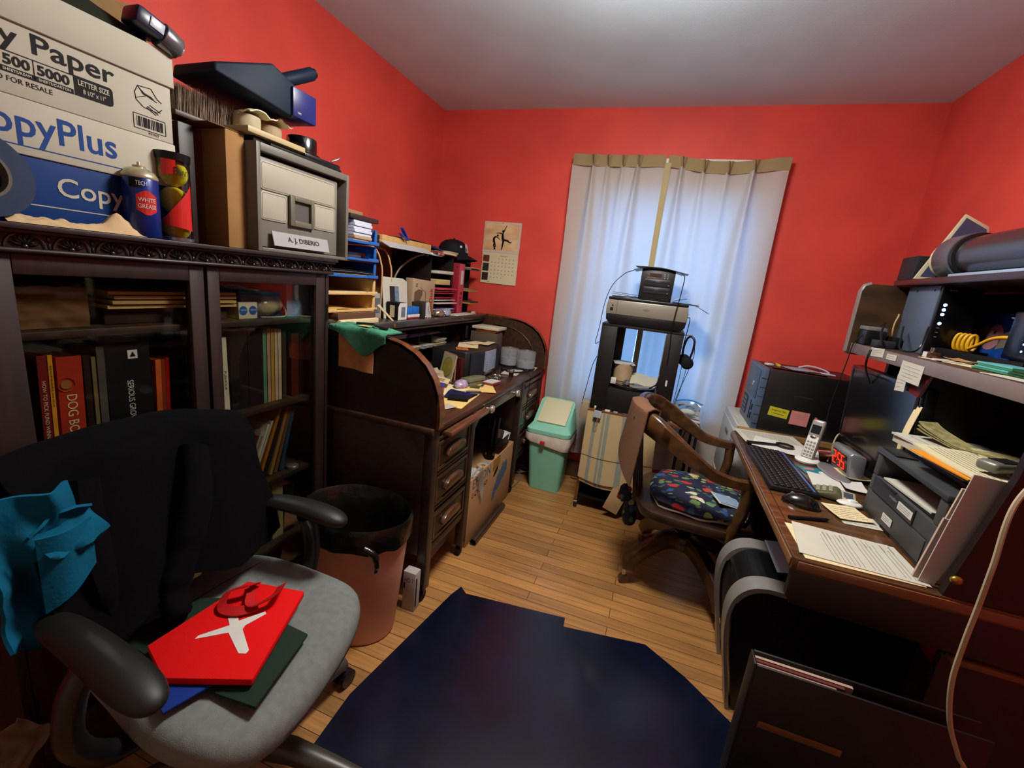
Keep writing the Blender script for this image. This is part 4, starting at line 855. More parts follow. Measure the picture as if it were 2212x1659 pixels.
# lamp with curved arm
t = thing('gooseneck_lamp', 'chrome-headed desk lamp on a thin curved arm over the white envelopes', 'lamp', (-1.42, 2.0, ZD))
build('lamp_foot', MB().lathe([(.001, .0005), (.055, .0005), (.052, .012), (.01, .02), (.001, .02)], (-1.47, 2.12, ZD), 24), BLKM, t)
build('arm', MB().tube(spline([(-1.47, 2.12, ZD+.02), (-1.44, 2.12, 1.24), (-1.42, 2.16, 1.34), (-1.38, 2.24, 1.41), (-1.35, 2.30, 1.435)], 8), .006, 10), M('arm_taupe', '#7c6a5c', .4, .3), t)
build('joint', MB().sph((-1.345, 2.31, 1.44), .016, 0, 12), M('joint_brown', '#4a3424', .5), t)
build('lamp_shade', MB().lathe([(.001, .016), (.03, .016), (.042, .006), (.042, -.004), (.034, -.012), (.001, -.014)], (-1.33, 2.40, 1.447), 28, sx=.9, sy=1.75), CHR, t)
# white box lid, papers and clip above
t = thing('flat_box', 'flat tan box with patterned end, resting on the arched rack', 'box', (-1.42, 2.12, 1.44))
build('carton', MB().box((-1.60, 1.915, 1.4475), (-1.366, 2.395, 1.494)), M('box_kraft', '#b8935c', .7, var=.08), t, bev=.002)
build('patterned_end', MB().box((-1.58, 1.914, 1.45), (-1.38, 1.9145, 1.490)), M('pattern_end', '#4a3a1e', .6, var=.6, vs=70), t)
solo('white_sheet', MB().prism([(-1.362, 1.466), (-1.300, 1.438), (-1.300, 1.4355), (-1.364, 1.4625)], 1, 1.885, 2.34), M('silver_sheet', '#aab0b4', .3), 'silvery white sheet sloping over the edge of the flat tan box', 'sheet')
t = thing('plastic_clip', 'blue plastic chip clip sitting on the flat tan box', 'clip', (-1.37, 2.09, 1.49)); R = Matrix.Translation((-1.352, 2.085, 1.506))
CBL = M('clip_royal', '#16309a', .3)
build('jaw', MB().box((-.010, -.040, -.004), (.010, .045, .004)).xf(R @ Matrix.Rotation(-.75, 4, 'X') @ Matrix.Translation((0, -.006, .012))), CBL, t, bev=.003)
build('jaw', MB().box((-.010, -.030, -.004), (.010, .03, .004)).xf(R @ Matrix.Rotation(-.35, 4, 'X') @ Matrix.Translation((0, -.012, -.006))), CBL, t, bev=.003)
build('spring', MB().cyl((-1.360, 2.085, 1.500), (-1.345, 2.085, 1.500), .006, 12), CHR, t)
solo('black_folder', MB().grid(lambda u, v: (-1.62+.22*v, 2.06+.70*u, 1.497+.03*u-.075*u**2.2+.012*(1-v)), 16, 3, thick=.004), BLKM, 'thin black folder sliding down towards the cap', 'folder')
solo('blue_folder', MB().grid(lambda u, v: (-1.50+.14*v, 2.43+.26*u, 1.490-.045*u), 6, 3, thick=.003), M('blue_fold', '#1c3a80', .5), 'blue folder tucked under the black folder next to the lamp head', 'folder')

# --- pigeonhole contents
for i, (y0, y1, z, h, c, l, kind) in enumerate((
    (1.90, 2.05, .9805, .030, '#8e8da4', 'lilac-grey papers in the upper left pigeonhole', 'papers'), (2.09, 2.24, .9805, .018, '#55567c', 'blue-violet papers in the second upper pigeonhole', 'papers'), (2.30, 2.42, .9805, .012, '#8a857c', 'grey cards on the upper pigeonhole shelf', 'cards'),
    (1.95, 2.03, .9005, .030, '#8a1c14', 'red box in the lower left pigeonhole', 'box'), (2.09, 2.20, .9005, .026, '#b0a890', 'cream papers in the second lower pigeonhole', 'papers'), (2.24, 2.355, .9005, .022, '#aaa8a4', 'white papers in the third lower pigeonhole', 'papers'), (2.385, 2.515, .9005, .020, '#b0a27c', 'cream cards in the fourth lower pigeonhole', 'cards'), (2.40, 2.515, .925, .020, '#c2bda8', 'white cards with a red stripe in the fourth pigeonhole', 'cards'))):
    n = max(2, int(h/.006)); mb = MB()
    for k in range(n): mb.box((-1.50, y0+.006*((k*7) % 3)/2, z+h*k/n), (-1.29+.012*((k*5) % 4)/3, y1-.006*((k*3) % 3)/2, z+h*(k+.7)/n))
    solo('papers' if kind == 'papers' else kind.rstrip('s')+('s' if kind == 'cards' else ''), mb, M('ph%d' % i, c, .7), l, kind)
solo('manila_envelope', MB().box((-1.50, 1.822, .901), (-1.29, 1.828, 1.0)).box((-1.49, 1.834, .901), (-1.285, 1.840, .985)), M('manila_dk', '#9a7648', .8), 'manila envelopes standing beside the small desk drawer', 'envelope')
t = thing('pencil_sharpener', 'old black metal pencil sharpener under the far end of the top board', 'sharpener', (-1.26, 2.87, .97))
build('housing', MB().cyl((-1.29, 2.87, 1.0), (-1.22, 2.87, 1.0), .028, 20), M('old_metal', '#1c1b1a', .35, .7), t, bev=.004)
build('bracket', MB().box((-1.28, 2.855, 1.028), (-1.25, 2.89, 1.0595)), M('old_metal', '#1c1b1a'), t)
build('crank', MB().tube([(-1.22, 2.87, 1.0), (-1.20, 2.87, 1.0), (-1.198, 2.905, .97)], .005, 8).cyl((-1.2, 2.905, .955), (-1.185, 2.905, .955), .008, 10), M('old_metal', '#1c1b1a'), t)

# ================================================================= on the writing surface
ZW = .7705
def sheet(name, c, w, h, rz, mat, label, cat='paper', z=ZW, curl=0, th=.0012, txt=0, seed=1, tilt=None, lw=.8, tt=.0016):
    t = thing(name, label, cat, (c[0], c[1], z), rz, local=True)
    mb = MB(); mb.grid(lambda u, v: ((u-.5)*w, (v-.5)*h, th+curl*((2*v-1)**2*.5+(2*u-1)**2*.3)+.0004), 8, 8, thick=th)
    build('sheet', mb, mat, t)
    if txt: 
        m2 = lines_mb((0, 0, th+.0006), w*lw, h*lw, txt, 'z+', 0, seed=seed, t=tt)
        for i, p in enumerate(m2.v): p.z += curl*((2*p.y/h)**2*.5+(2*p.x/w)**2*.3)
        build('printing', m2, M('print_grey', '#85827a', .8), t)
    return t
sheet('manila_folder', (-.90, 1.83), .23, .30, .12, M('manila_light', '#c8aa66', .75, var=.05), 'wide manila folder lying on the writing surface under the navy pouch', 'folder', z=ZW)
sheet('folded_letter', (-1.0, 1.93), .2, .22, -.3, CRM, 'cream letter lying beyond the manila folder', z=ZW+.0025, curl=.003)
sheet('manila_folder', (-.86, 2.10), .16, .20, .5, M('manila_light', '#c8aa66'), 'small manila sheet sticking out under the stapler case', 'folder', z=ZW+.003)
t = thing('disc_sleeve', 'square white disc sleeve with a yellowish disc, leaning on the radio', 'disc sleeve', (-1.08, 2.14, ZW))
R = Matrix.Translation((-1.085, 2.135, ZW+.003)) @ Matrix.Rotation(-.62, 4, 'Z') @ Matrix.Rotation(-.20, 4, 'X')
build('sleeve', MB().box((-.074, 0, 0), (.074, .003, .145)).xf(R), M('sleeve_cream', '#b8ad88', .7), t)
build('disc', MB().cyl((0, -.001, .07), (0, .0005, .07), .052, 36).xf(R), M('disc_yellow', '#a8983f', .45, var=.12, vs=30), t)
build('disc_ring', MB().lathe([(.052, -.0012), (.055, -.0012), (.055, .0003), (.052, .0003)], (0, 0, .07), 36, 0, Matrix.Rotation(PI/2, 3, 'X'), cap=False).xf(R), M('ring_dk', '#5e5634', .6), t)
solo('magazine', MB().box((-1.15, 2.182, ZW+.001), (-1.02, 2.190, .915), 0, rotz(-.55)), M('mag_pink', '#8a5c52', .6, var=.2, vs=20), 'pinkish magazine standing between disc sleeve and radio', 'magazine')
blk('red_book', (-1.10, 2.195, ZW+.001), (-1.0, 2.215, .895), M('red_dark', '#43120e', .6), 'dark red book standing beside the radio', 'book', rz=-.4)
# radio
t = thing('clock_radio', 'dark radio with two blue-grey speaker grilles and a silver control panel', 'radio', (-1.07, 2.44, ZW))
RX = -.955
mb = MB(); pr = [(2.215, -1.215), (2.70, -1.215), (2.705, -1.0), (2.66, -.975), (2.56, -.955), (2.44, -.942), (2.33, -.952), (2.24, -.972), (2.205, -1.0)]
mb.prism([(b, a) for a, b in pr], 2, ZW+.008, .928); build('body', mb, M('radio_dark', '#1b1a18', .45), t, bev=.006)
for a, b, c_, d_ in ((2.222, 2.355, -.975, -.949), (2.525, 2.69, -.958, -.985)):
    mb = MB(); mb.grid(lambda u, v: (c_+(d_-c_)*u+.012*math.sin(PI*u)+.004, a+(b-a)*u, .785+.135*v), 10, 6, thick=.008); build('speaker_grille', mb, M('grille_blue', '#22242c', .8, bump=.8, bs=700), t)
fp = build('control_panel', MB().grid(lambda u, v: (-.9425+.004*math.sin(PI*u)+.004, 2.358+.162*u, .805+.118*v), 8, 4, thick=.008), M('radio_silver', '#9aa4b4', .35, .3), t)
build('display', MB().box((-.9385, 2.41, .872), (-.9365, 2.475, .908)), M('lcd', '#b4c4d8', .2), fp)
mb = MB()
for j in range(4):
    for i in range(5): mb.box((-.9385, 2.376+.028*i, .815+.0135*j), (-.9365, 2.388+.028*i, .820+.0135*j))
build('button_row', mb, M('btn_dark', '#39414c', .5), fp)
build('lower_vent', MB().box((-.948, 2.365, .780), (-.941, 2.51, .802)), CHR, t, bev=.002)
for i, (c_, w, h, r, m_, l) in enumerate((((-1.09, 2.43), .12, .17, .4, CRM, 'cream envelope lying on the radio'), ((-1.10, 2.55), .09, .15, -.2, CRM, 'ragged cream note on the radio'), ((-1.03, 2.60), .05, .16, .1, M('cream2', '#c2b48a', .8), 'narrow cream strip at the far end of the radio top'))):
    sheet('note', c_, w, h, r, m_, l, z=.9295+.003*i, curl=.002)
t = thing('matchbook', 'orange card with dark print on the near end of the radio', 'card', (-1.07, 2.29, .9285)); build('card', MB().box((-1.10, 2.255, .929), (-1.03, 2.325, .9325), 0, rotz(.5)), M('card_orange', '#b0602c', .5), t); text('TICKET', t, INK, (-1.065, 2.29, .9327), .014, 'z+', 1.8, w=.045)
# boxes behind the radio
blk('grey_box', (-1.22, 2.745, ZW+.001), (-1.03, 2.86, .985), M('box_greybrown', '#55483e', .6), 'grey-brown box standing behind the far end of the radio', 'box')
t = thing('orange_bag', 'orange and red candy bag under the white book', 'bag', (-1.1, 2.80, .986)); build('bag', MB().box((-1.19, 2.75, .9865), (-1.04, 2.87, 1.004)), M('bag_orange', '#d07a14', .5), t, bev=.006)
build('bag_print', MB().box((-1.0398, 2.76, .988), (-1.0390, 2.86, .994)), M('bagprint_red', '#8a2c14', .5), t)
blk('white_book', (-1.21, 2.735, 1.005), (-1.02, 2.90, 1.022), M('wbook', '#bdb59e', .7), 'white book lying on top of the orange bag', 'book')
solo('handset', MB().lathe([(.001, 0), (.014, .004), (.016, .03), (.016, .075), (.010, .09), (.001, .092)], (-1.235, 2.705, .929), 16, sx=.7), M('glossy_handset', '#0b0b0c', .15, coat=.5), 'black glossy handset standing upright behind the radio', 'handset')
# spindles
for k, (x, y, fill, l) in enumerate(((-.955, 2.835, .045, 'clear disc spindle holding black discs, next to the grey-brown box'), (-.828, 2.815, .042, 'clear disc spindle nearest the front edge of the roll-top desk'))):
    t = thing('disc_spindle', l, 'disc spindle', (x, y, ZW))
    build('spindle_base', MB().lathe([(.001, .0005), (.066, .0005), (.066, .010), (.062, .012), (.001, .012)], (x, y, ZW), 32), BLK, t)
    build('discs', MB().lathe([(.006, .0125), (.059, .0125), (.059, .012+fill), (.006, .012+fill)], (x, y, ZW), 32), M('disc_stack', '#7c8286', .3, .2), t)
    build('cover', MB().lathe([(.063, .012), (.063, .118), (.058, .124), (.012, .126), (.011, .131), (.001, .131)], (x, y, ZW), 36, cap=False), M('spindle_clear', '#c4caca', .2, alpha=.24), t)
    build('pin', MB().cyl((x, y, ZW+.012), (x, y, ZW+.118), .006, 12), M('pin_grey', '#5a5d60', .3), t)
# foreground small things
crumpled('plastic_bag', (-1.11, 2.05, ZW+.004), (.06, .055, .045), M('bag_cream', '#a8987c', .45, var=.2, vs=25), 'crumpled cream plastic bag with pink print behind the desk end', 'bag', 11)
crumpled('plastic_bag', (-.935, 2.03, ZW+.004), (.035, .05, .026), M('bag_lilac', '#9a86a0', .3, var=.35, vs=30), 'crumpled lilac and cream wrapper next to the green-grey case', 'wrapper', 3)
t = thing('puzzle_card', 'cream card with a printed picture leaning near the disc sleeve', 'card', (-1.04, 2.0, ZW)); R = Matrix.Translation((-1.045, 1.985, ZW+.035)) @ Matrix.Rotation(.35, 4, 'Z') @ Matrix.Rotation(.15, 4, 'Y')
build('card', MB().box((-.06, -.055, 0), (.06, .055, .003)).xf(R), M('card_lt', '#c0ad80', .6), t); build('picture', MB().box((-.03, -.03, .003), (.035, .03, .0036)).xf(R), M('card_pic', '#8a7456', .6, var=.3, vs=60), t)
t = thing('pill_box', 'red translucent box with a blue lid by the curved desk end', 'box', (-.97, 1.83, ZW)); build('box', MB().box((-1.01, 1.80, ZW+.004), (-.945, 1.87, .812)), M('box_red2', '#7c1c1c', .3), t, bev=.003); build('lid', MB().box((-1.013, 1.797, .812), (-.942, 1.873, .824)), M('lid_blue', '#16288a', .35), t, bev=.002)
t = thing('stapler_case', 'green-grey metal case with a rounded end on the writing surface', 'case', (-.89, 2.13, ZW))
build('case', MB().box((-.945, 2.07, ZW+.004), (-.885, 2.20, .815), 0, rotz(-.25)), M('case_green', '#6c6c50', .4, .2), t, bev=.006)
build('case_seam', MB().box((-.946, 2.069, .794), (-.884, 2.201, .797), 0, rotz(-.25)), INK, t)
build('round_end', MB().cyl((-.905, 2.215, ZW+.004), (-.905, 2.215, .808), .03, 20), M('case_green', '#6c6c50'), t, bev=.003)
solo('metal_ruler', MB().box((-.875, 2.10, ZW+.006), (-.860, 2.30, ZW+.009), 0, rotz(.2)).box((-.90, 2.05, ZW+.004), (-.85, 2.12, ZW+.007), 0, rotz(.3)), CHR, 'narrow steel ruler in front of the green-grey case', 'ruler')
t = thing('card_deck', 'red-edged flat box with a white lid near the front edge', 'box', (-.835, 2.23, ZW)); build('box', MB().box((-.87, 2.175, ZW+.001), (-.805, 2.275, .787), 0, rotz(-.15)), M('deck_red', '#7c2a22', .5), t, bev=.002); build('lid', MB().box((-.868, 2.177, .787), (-.807, 2.273, .7895), 0, rotz(-.15)), M('deck_white', '#b4b0a8', .5), t)
t = thing('folding_pouch', 'navy fabric pouch lying open on the manila folder', 'pouch', (-.83, 1.86, ZW+.003))
mb = MB(); mb.grid(lambda u, v: (-.91+.11*u, 1.80+.13*v+.02*u, ZW+.008+.022*math.sin(PI*v)*(1-u*.6)), 10, 10, thick=.004); build('flap', mb, M('navy_cloth', '#0c1238', .6), t)
build('pouch', MB().box((-.895, 1.785, ZW+.0045), (-.80, 1.88, ZW+.018), 0, rotz(.35)), M('pouch_black', '#0a0a10', .6), t, bev=.005)
build('pen_loop', MB().cyl((-.86, 1.94, ZW+.012), (-.80, 1.985, ZW+.012), .006, 10), M('pen_slate', '#1c2030', .5), t)
for i, (c_, w, h, r, col, l) in enumerate((((-.87, 1.60), .08, .10, .3, '#b4b0a4', 'white printed card, nearest the curved desk end'), ((-.835, 1.67), .06, .09, -.4, '#a89a8c', 'small printed ticket near the curved desk end'), ((-.82, 1.56), .05, .08, .8, '#c0b8a8', 'white tag at the front corner of the desk'), ((-.85, 1.64), .02, .10, .5, '#94303a', 'narrow red card among the tickets'))):
    sheet('ticket', c_, w, h, r, M('tick%d' % i, col, .7), l, 'ticket', z=ZW+.0005+.002*i, txt=4 if i < 2 else 0, seed=i, curl=.002)
t = thing('medicine_cup', 'small clear glass with orange liquid on the desk edge', 'glass', (-.82, 2.50, ZW))
build('cup', MB().lathe([(.014, .0005), (.018, .045)], (-.82, 2.50, ZW), 20, cap=False), GLASS, t); build('liquid', MB().lathe([(.001, .001), (.0135, .001), (.0155, .028), (.001, .028)], (-.82, 2.50, ZW), 20), M('liquid_orange', '#8a4a1c', .1), t)
r_ = random.Random(9)
for i in range(5):
    a = r_.uniform(0, 6.28); x = -.865+r_.uniform(-.03, .03); y = 2.41+r_.uniform(-.05, .05); rr = r_.uniform(.012, .02)
    solo('key_ring', MB().tube([(x+rr*math.cos(2*PI*k/12), y+rr*math.sin(2*PI*k/12), ZW+.003+.002*i) for k in range(13)], .0022, 6).box((x+rr, y-.006, ZW+.002+.002*i), (x+rr+.03, y+.006, ZW+.004+.002*i), 0, rotz(a), (x, y, ZW)), M('key_steel', '#8a8680', .3, .8), 'steel key ring in the small heap in front of the radio', 'keys', group='steel key rings heaped in front of the radio')
sheet('note', (-.86, 2.64), .10, .2, .1, PWH, 'white paper lying under the black cable loop', z=ZW)
sheet('note', (-.79, 2.86), .05, .12, .1, CRM, 'cream strip of paper in front of the outer disc spindle', z=ZW)
mb = MB(); mb.tube(spline([(-.95, 2.68, ZW+.006), (-.86, 2.60, ZW+.007), (-.80, 2.66, ZW+.006), (-.79, 2.76, ZW+.007), (-.86, 2.72, ZW+.012), (-.93, 2.62, ZW+.008)], 8), .005, 8)
mb.tube(spline([(-.79, 2.76, ZW+.007), (-.78, 2.70, ZW+.006), (-.75, 2.65, ZW+.006), (-.724, 2.60, ZW-.006), (-.722, 2.59, .66), (-.72, 2.57, .55), (-.715, 2.58, .44)], 8), .0022, 6)
solo('black_cable', mb, BLK, 'black cable looped on the desk, its thin end hanging over the edge', 'cable')

# ================================================================= calendar on the back wall
t = thing('wall_calendar', 'wall calendar with silhouettes of two dancers, hanging on the red back wall', 'calendar', (-1.165, YB, 1.31))
cy = YB
cyf = lambda z: cy-.004-.006*math.exp(-((z-1.52)/.03)**2)-.012*max(0, 1.52-z)*1.0
build('page', MB().grid(lambda u, v: (-1.303+.275*u, cyf(1.522+.208*v), 1.522+.208*v), 4, 8, thick=.0015), PWH, t)
CG = M('calendar_paper', '#c9bf9c', .8)
build('page', MB().grid(lambda u, v: (-1.300+.270*u-.008*(1-v)*(1-2*u)*0, cyf(1.308+.213*v), 1.308+.213*v), 4, 10, thick=.0015), CG, t)
ph = M('sepia_sky', '#b98a5c', .6, col2='#d6bd93', vs=4, vscale=(1, 1, 3))
pic = build('picture', MB().box((-1.292, cy-.0085, 1.537), (-1.040, cy-.0075, 1.718)), ph, t)
SIL = M('silhouette', '#0d0a08', .7); yy = cy-.0092
mb = MB()
def limb(pts, r): mb.tube([(x, yy, z) for x, z in pts], r, 6, flat=1)
limb([(-1.160, 1.655), (-1.158, 1.635), (-1.155, 1.615), (-1.150, 1.600)], [.006, .009, .009, .008]); mb.sph((-1.158, yy, 1.668), .008, 0, 10, (1, .1, 1.2))
limb([(-1.157, 1.655), (-1.146, 1.680), (-1.134, 1.708)], [.0045, .0035, .002]); limb([(-1.160, 1.652), (-1.185, 1.655), (-1.208, 1.654)], [.004, .003, .0018])
limb([(-1.150, 1.602), (-1.155, 1.572), (-1.157, 1.545)], [.007, .006, .003]); limb([(-1.148, 1.612), (-1.118, 1.606), (-1.098, 1.594), (-1.088, 1.600)], [.007, .006, .004, .002])
mb2 = mb; mb = MB()
limb([(-1.208, 1.632), (-1.222, 1.618), (-1.222, 1.600), (-1.214, 1.585)], [.006, .008, .009, .006]); mb.sph((-1.196, yy, 1.638), .007, 0, 10, (1.2, .1, 1)); limb([(-1.208, 1.630), (-1.19, 1.622), (-1.178, 1.610)], [.004, .003, .002])
limb([(-1.216, 1.590), (-1.208, 1.568), (-1.216, 1.542)], [.006, .005, .003]); limb([(-1.214, 1.590), (-1.222, 1.568), (-1.206, 1.543)], [.006, .005, .003])
build('dancer_silhouette', mb2, SIL, pic); build('dancer_silhouette', mb, SIL, pic)
for i, z in enumerate((1.485, 1.420, 1.355)):
    z0 = z-.028; build('thumbnail', MB().box((-1.292, cyf(z)-.0022, z0), (-1.245, cyf(z)-.0012, z+.026)), M('thumb%d' % i, ('#5c2c1c', '#2c2a26', '#3a2420')[i], .6, var=.8, vs=110), t)
mb = MB()
for r in range(6):
    for c_ in range(7):
        if (r == 0 and c_ < 2) or (r == 5 and c_ > 3): continue
        x = -1.228+.027*c_; z = 1.478-.026*r; mb.box((x, cyf(z)-.0022, z), (x+.007, cyf(z)-.0016, z+.006))
build('date_numbers', mb, M('date_grey', '#8a8270', .8), t)
text('November', t, M('date_grey', '#8a8270'), (-1.135, cyf(1.502)-.0024, 1.502), .009, 'y-', w=.06)
text('2024', t, INK, (-1.235, cyf(1.318)-.0022, 1.318), .007, 'y-', w=.02)
build('pin', MB().cyl((-1.165, YB, 1.724), (-1.165, YB-.012, 1.724), .003, 8), CHR, t)

# ================================================================= under the roll-top desk
EB = M('epson_board', '#a67f58', .85, var=.07, vs=5, bump=.2, bs=60)
t = thing('printer_carton', 'big worn cardboard carton printed EPSON in the desk kneehole', 'box', (-.9, 2.17, 0))
mb = MB(); ex0, ex1 = -1.20, -.748; ey0, ey1 = 1.835, 2.480; eh = .37; w = .006
mb.box((ex1-w, ey0, .001), (ex1, ey1, eh)).box((ex0, ey0, .001), (ex0+w, ey1, eh)).box((ex0+w, ey0, .001), (ex1-w, ey0+w, eh)).box((ex0+w, ey1-w, .001), (ex1-w, ey1, eh)).box((ex0+w, ey0+w, .001), (ex1-w, ey1-w, .006)).box((ex0+w, ey0+w, .30), (ex1-w, ey1-w, .305))
build('carton', mb, EB, t, bev=.001)
EPB = M('epson_blue', '#2f5a7c', .8); k_ = ex1+.0002
text('EPSON', t, EPB, (k_, 1.985, .335), .052, 'x+', w=.235)
text('LQ-2550', t, INK, (k_, 1.965, .272), .032, 'x+', w=.20, skew=.2)
mb = MB(); r_ = random.Random(4)
for i in range(26): y = 2.17+.0085*i; z0 = .10+.11*i/26+r_.uniform(0, .02); mb.box((k_, y, z0), (k_+.0006, y+.005, z0+.06+.05*math.sin(PI*i/26)))
build('printed_shape', mb, EPB, t)
build('printed_drop', MB().prism([(2.155, .262), (2.175, .285), (2.20, .302), (2.225, .305), (2.225, .285), (2.20, .268), (2.17, .258)], 0, k_, k_+.0006), INK, t)
build('torn_edge', MB().box((k_, 2.14, .30), (k_+.0005, 2.25, .368)), M('torn', '#8c6a30', .9, var=.3, vs=40), t)
for i in range(5): build('staple', MB().cyl((k_, 2.466, .34-.055*i), (k_+.001, 2.466, .34-.055*i), .003, 8), CHR, t)
# in the carton
solo('plastic_tube', MB().lathe([(.030, 0), (.034, .245), (.034, .25)], (0, 0, 0), 24, cap=False).xf(Matrix.Translation((-.83, 2.29, .310)) @ Matrix.Rotation(-.14, 4, 'X')), thin_glass('tube_smoke', (.35, .37, .40), .12, .1), 'smoky clear plastic cylinder standing in the open carton', 'cylinder')
t = thing('black_tray', 'black plastic tray with notebooks and cards resting on the carton', 'tray', (-.86, 2.42, .372))
mb = MB(); bx0, bx1, by0, by1, bz = -1.0, -.775, 2.345, 2.50, .373
mb.box((bx0, by0, bz), (bx1, by1-.03, bz+.004)).box((bx0, by0, bz), (bx1, by0+.004, bz+.05)).box((bx0, by1-.034, bz), (bx1, by1-.03, bz+.05)).box((bx1-.004, by0, bz), (bx1, by1-.03, bz+.05))
build('tray', mb, BLK, t, bev=.002)
solo('notebook', MB().box((-.95, 2.36, bz+.006), (-.80, 2.42, bz+.085), 0, Matrix.Rotation(-.5, 3, 'X')), M('nb_brown', '#3c241c', .6), 'brown notebook slanting in the black tray', 'notebook', bev=.002)
for i in range(4): solo('card', MB().box((-.93, 2.42+.012*i, bz+.012), (-.79+.006*i, 2.423+.012*i, bz+.075-.006*i), 0, Matrix.Rotation(-.6, 3, 'X')), WHT, 'white card in the small bunch inside the black tray', 'card', group='white cards standing in the black tray')
solo('tape_spool', MB().lathe([(.014, 0), (.034, 0), (.034, .028), (.014, .028), (.014, 0)], (-.80, 2.12, .3065), 28, cap=False), M('spool_cream', '#a89468', .7), 'cream tape spool in the open carton', 'tape')
sheet('note', (-.82, 2.05), .09, .12, .3, WHT, 'white slips of paper in the near end of the carton', z=.3065, curl=.01)
sheet('blue_card', (-.80, 2.15), .05, .14, .1, M('card_sky', '#4c86b0', .6), 'sky-blue card lying in the carton', 'card', z=.3065, curl=.004)
r_ = random.Random(2); mb = MB()
for i in range(7): mb.tube(spline([(-.79, 1.86+.012*i, .345), (-.745, 1.89+.012*i, .378+.004*i), (-.738, 1.92+.011*i, .34-.008*i), (-.7385, 1.935+.008*i, .28-.012*i)], 6), .0022, 6)
solo('white_cable', mb, M('cable_white', '#a39c90', .5), 'bundle of white cables hanging over the carton edge', 'cable')
solo('cardboard_tube', MB().lathe([(.017, 0), (.017, .44)], (0, 0, 0), 20, cap=False).lathe([(.014, 0), (.014, .44)], (0, 0, 0), 20, cap=False).xf(Matrix.Translation((-.722, 1.875, .0175)) @ Matrix.Rotation(-PI/2, 4, 'X')), M('tube_brown', '#33201a', .3, coat=.3), 'dark brown metal tube lying on the floor along the carton', 'tube')
solo('rolled_paper', MB().cyl((-.86, 1.50, .021), (-.87, 1.84, .021), .020, 18), M('roll_lilac', '#a39aa8', .6), 'rolled pale paper on the floor under the near pedestal', 'paper roll')
t = thing('small_carton', 'small white printed carton beside the waste basket and desk leg', 'box', (-.765, 1.36, 0))
build('carton', MB().box((-.800, 1.345, .001), (-.745, 1.385, .175)), M('carton_white', '#a59c94', .7), t, bev=.001)
text('HD 7', t, INK, (-.772, 1.3446, .14), .02, 'y-', w=.04); build('printing', MB().box((-.7448, 1.35, .02), (-.7443, 1.36, .15)).box((-.797, 1.3443, .10), (-.79, 1.3448, .125)), INK, t)
mb = MB(); r_ = random.Random(12)
for k in range(3): mb.tube([(-.80+.02*k+.04*math.cos(a), 2.86+.035*math.sin(a), .012+.008*k) for a in [2*PI*i/20 for i in range(21)]], .005, 6)
mb.tube(spline([(-.78, 2.82, .008), (-.75, 2.72, .006), (-.76, 2.60, .006), (-.80, 2.53, .006), (-.86, 2.52, .006)], 6), .004, 6)
solo('coiled_cable', mb, M('cable_grey', '#6c6860', .5), 'coiled grey cable on the floor beside the mint bin', 'cable')

# ================================================================= mint bin
MT = M('bin_mint', '#7ab398', .45, var=.03); 
t = thing('swing_bin', 'mint green swing-top bin with a cream lid flap by the window', 'bin', (-.57, 2.80, 0))
mb = MB(); b0 = [(-.672, 2.672), (-.466, 2.672), (-.466, 2.855), (-.672, 2.855)]; b1 = [(-.710, 2.645), (-.444, 2.645), (-.444, 2.885), (-.710, 2.885)]
def ringpts(q, z, r): 
    (x0, y0), _, (x1, y1), _ = q; return [(x, y, z) for x, y in rrect(x0, y0, x1, y1, r, 4)]
rs = [ringpts(b0, .001, .03), ringpts(b1, .385, .035)]; n = len(rs[0])
mb.add(rs[0]+rs[1], [[i, (i+1) % n, n+(i+1) % n, n+i] for i in range(n)]+[list(range(n))[::-1]], 0, True); build('bin_body', mb, MT, t)
mb = MB(); r1 = ringpts([(-.722, 2.630), (0, 0), (-.430, 2.898), (0, 0)], .400, .04); r2 = ringpts([(-.722, 2.630), (0, 0), (-.430, 2.898), (0, 0)], .425, .04)
m = len(r1); top = []
for x, y, z in ringpts([(-.692, 2.66), (0, 0), (-.458, 2.878), (0, 0)], 0, .03): top.append((x, y, .44+(y-2.66)*.70))
mb.add(r1+r2+top, [[i, (i+1) % m, m+(i+1) % m, m+i] for i in range(m)]+[[m+i, m+(i+1) % m, 2*m+(i+1) % m, 2*m+i] for i in range(m)]+[[2*m+i for i in range(m)]], 0, True)
build('lid_rim', mb, M('lid_mint', '#82c0a6', .35), t)
build('lid_flap', MB().add([(-.668, 2.69, .462), (-.478, 2.69, .462), (-.474, 2.862, .582), (-.666, 2.862, .582), (-.668, 2.685, .472), (-.478, 2.685, .472), (-.474, 2.857, .592), (-.666, 2.857, .592)], [(0, 3, 2, 1), (4, 5, 6, 7), (0, 1, 5, 4), (1, 2, 6, 5), (2, 3, 7, 6), (3, 0, 4, 7)]), M('flap_cream', '#c6be98', .5), t, bev=.003)
LN = M('liner_white', '#c8b0a0', .55, col2='#d6d0c0', vs=12, bump=.8, bs=40)
mb = MB(); rr = [ringpts([(-.727, 2.625), (0, 0), (-.426, 2.902), (0, 0)], .399, .04), ringpts([(-.729, 2.622), (0, 0), (-.422, 2.905), (0, 0)], .36, .04), ringpts([(-.720, 2.632), (0, 0), (-.434, 2.894), (0, 0)], .325, .04)]
for j, r_g in enumerate(rr):
    for i, (x, y, z) in enumerate(r_g): mb.v.append(Vector((x+.004*nz(i*.9, j), y+.004*nz(i*.7, j+5), z+(.012*nz(i*.5, 1)-.02*(x+.58)/.15 if j == 2 else 0))))
m = len(rr[0])
for j in (0, 1):
    for i in range(m): mb.f.append([j*m+i, j*m+(i+1) % m, (j+1)*m+(i+1) % m, (j+1)*m+i]); mb.m.append(0); mb.sm.append(True)
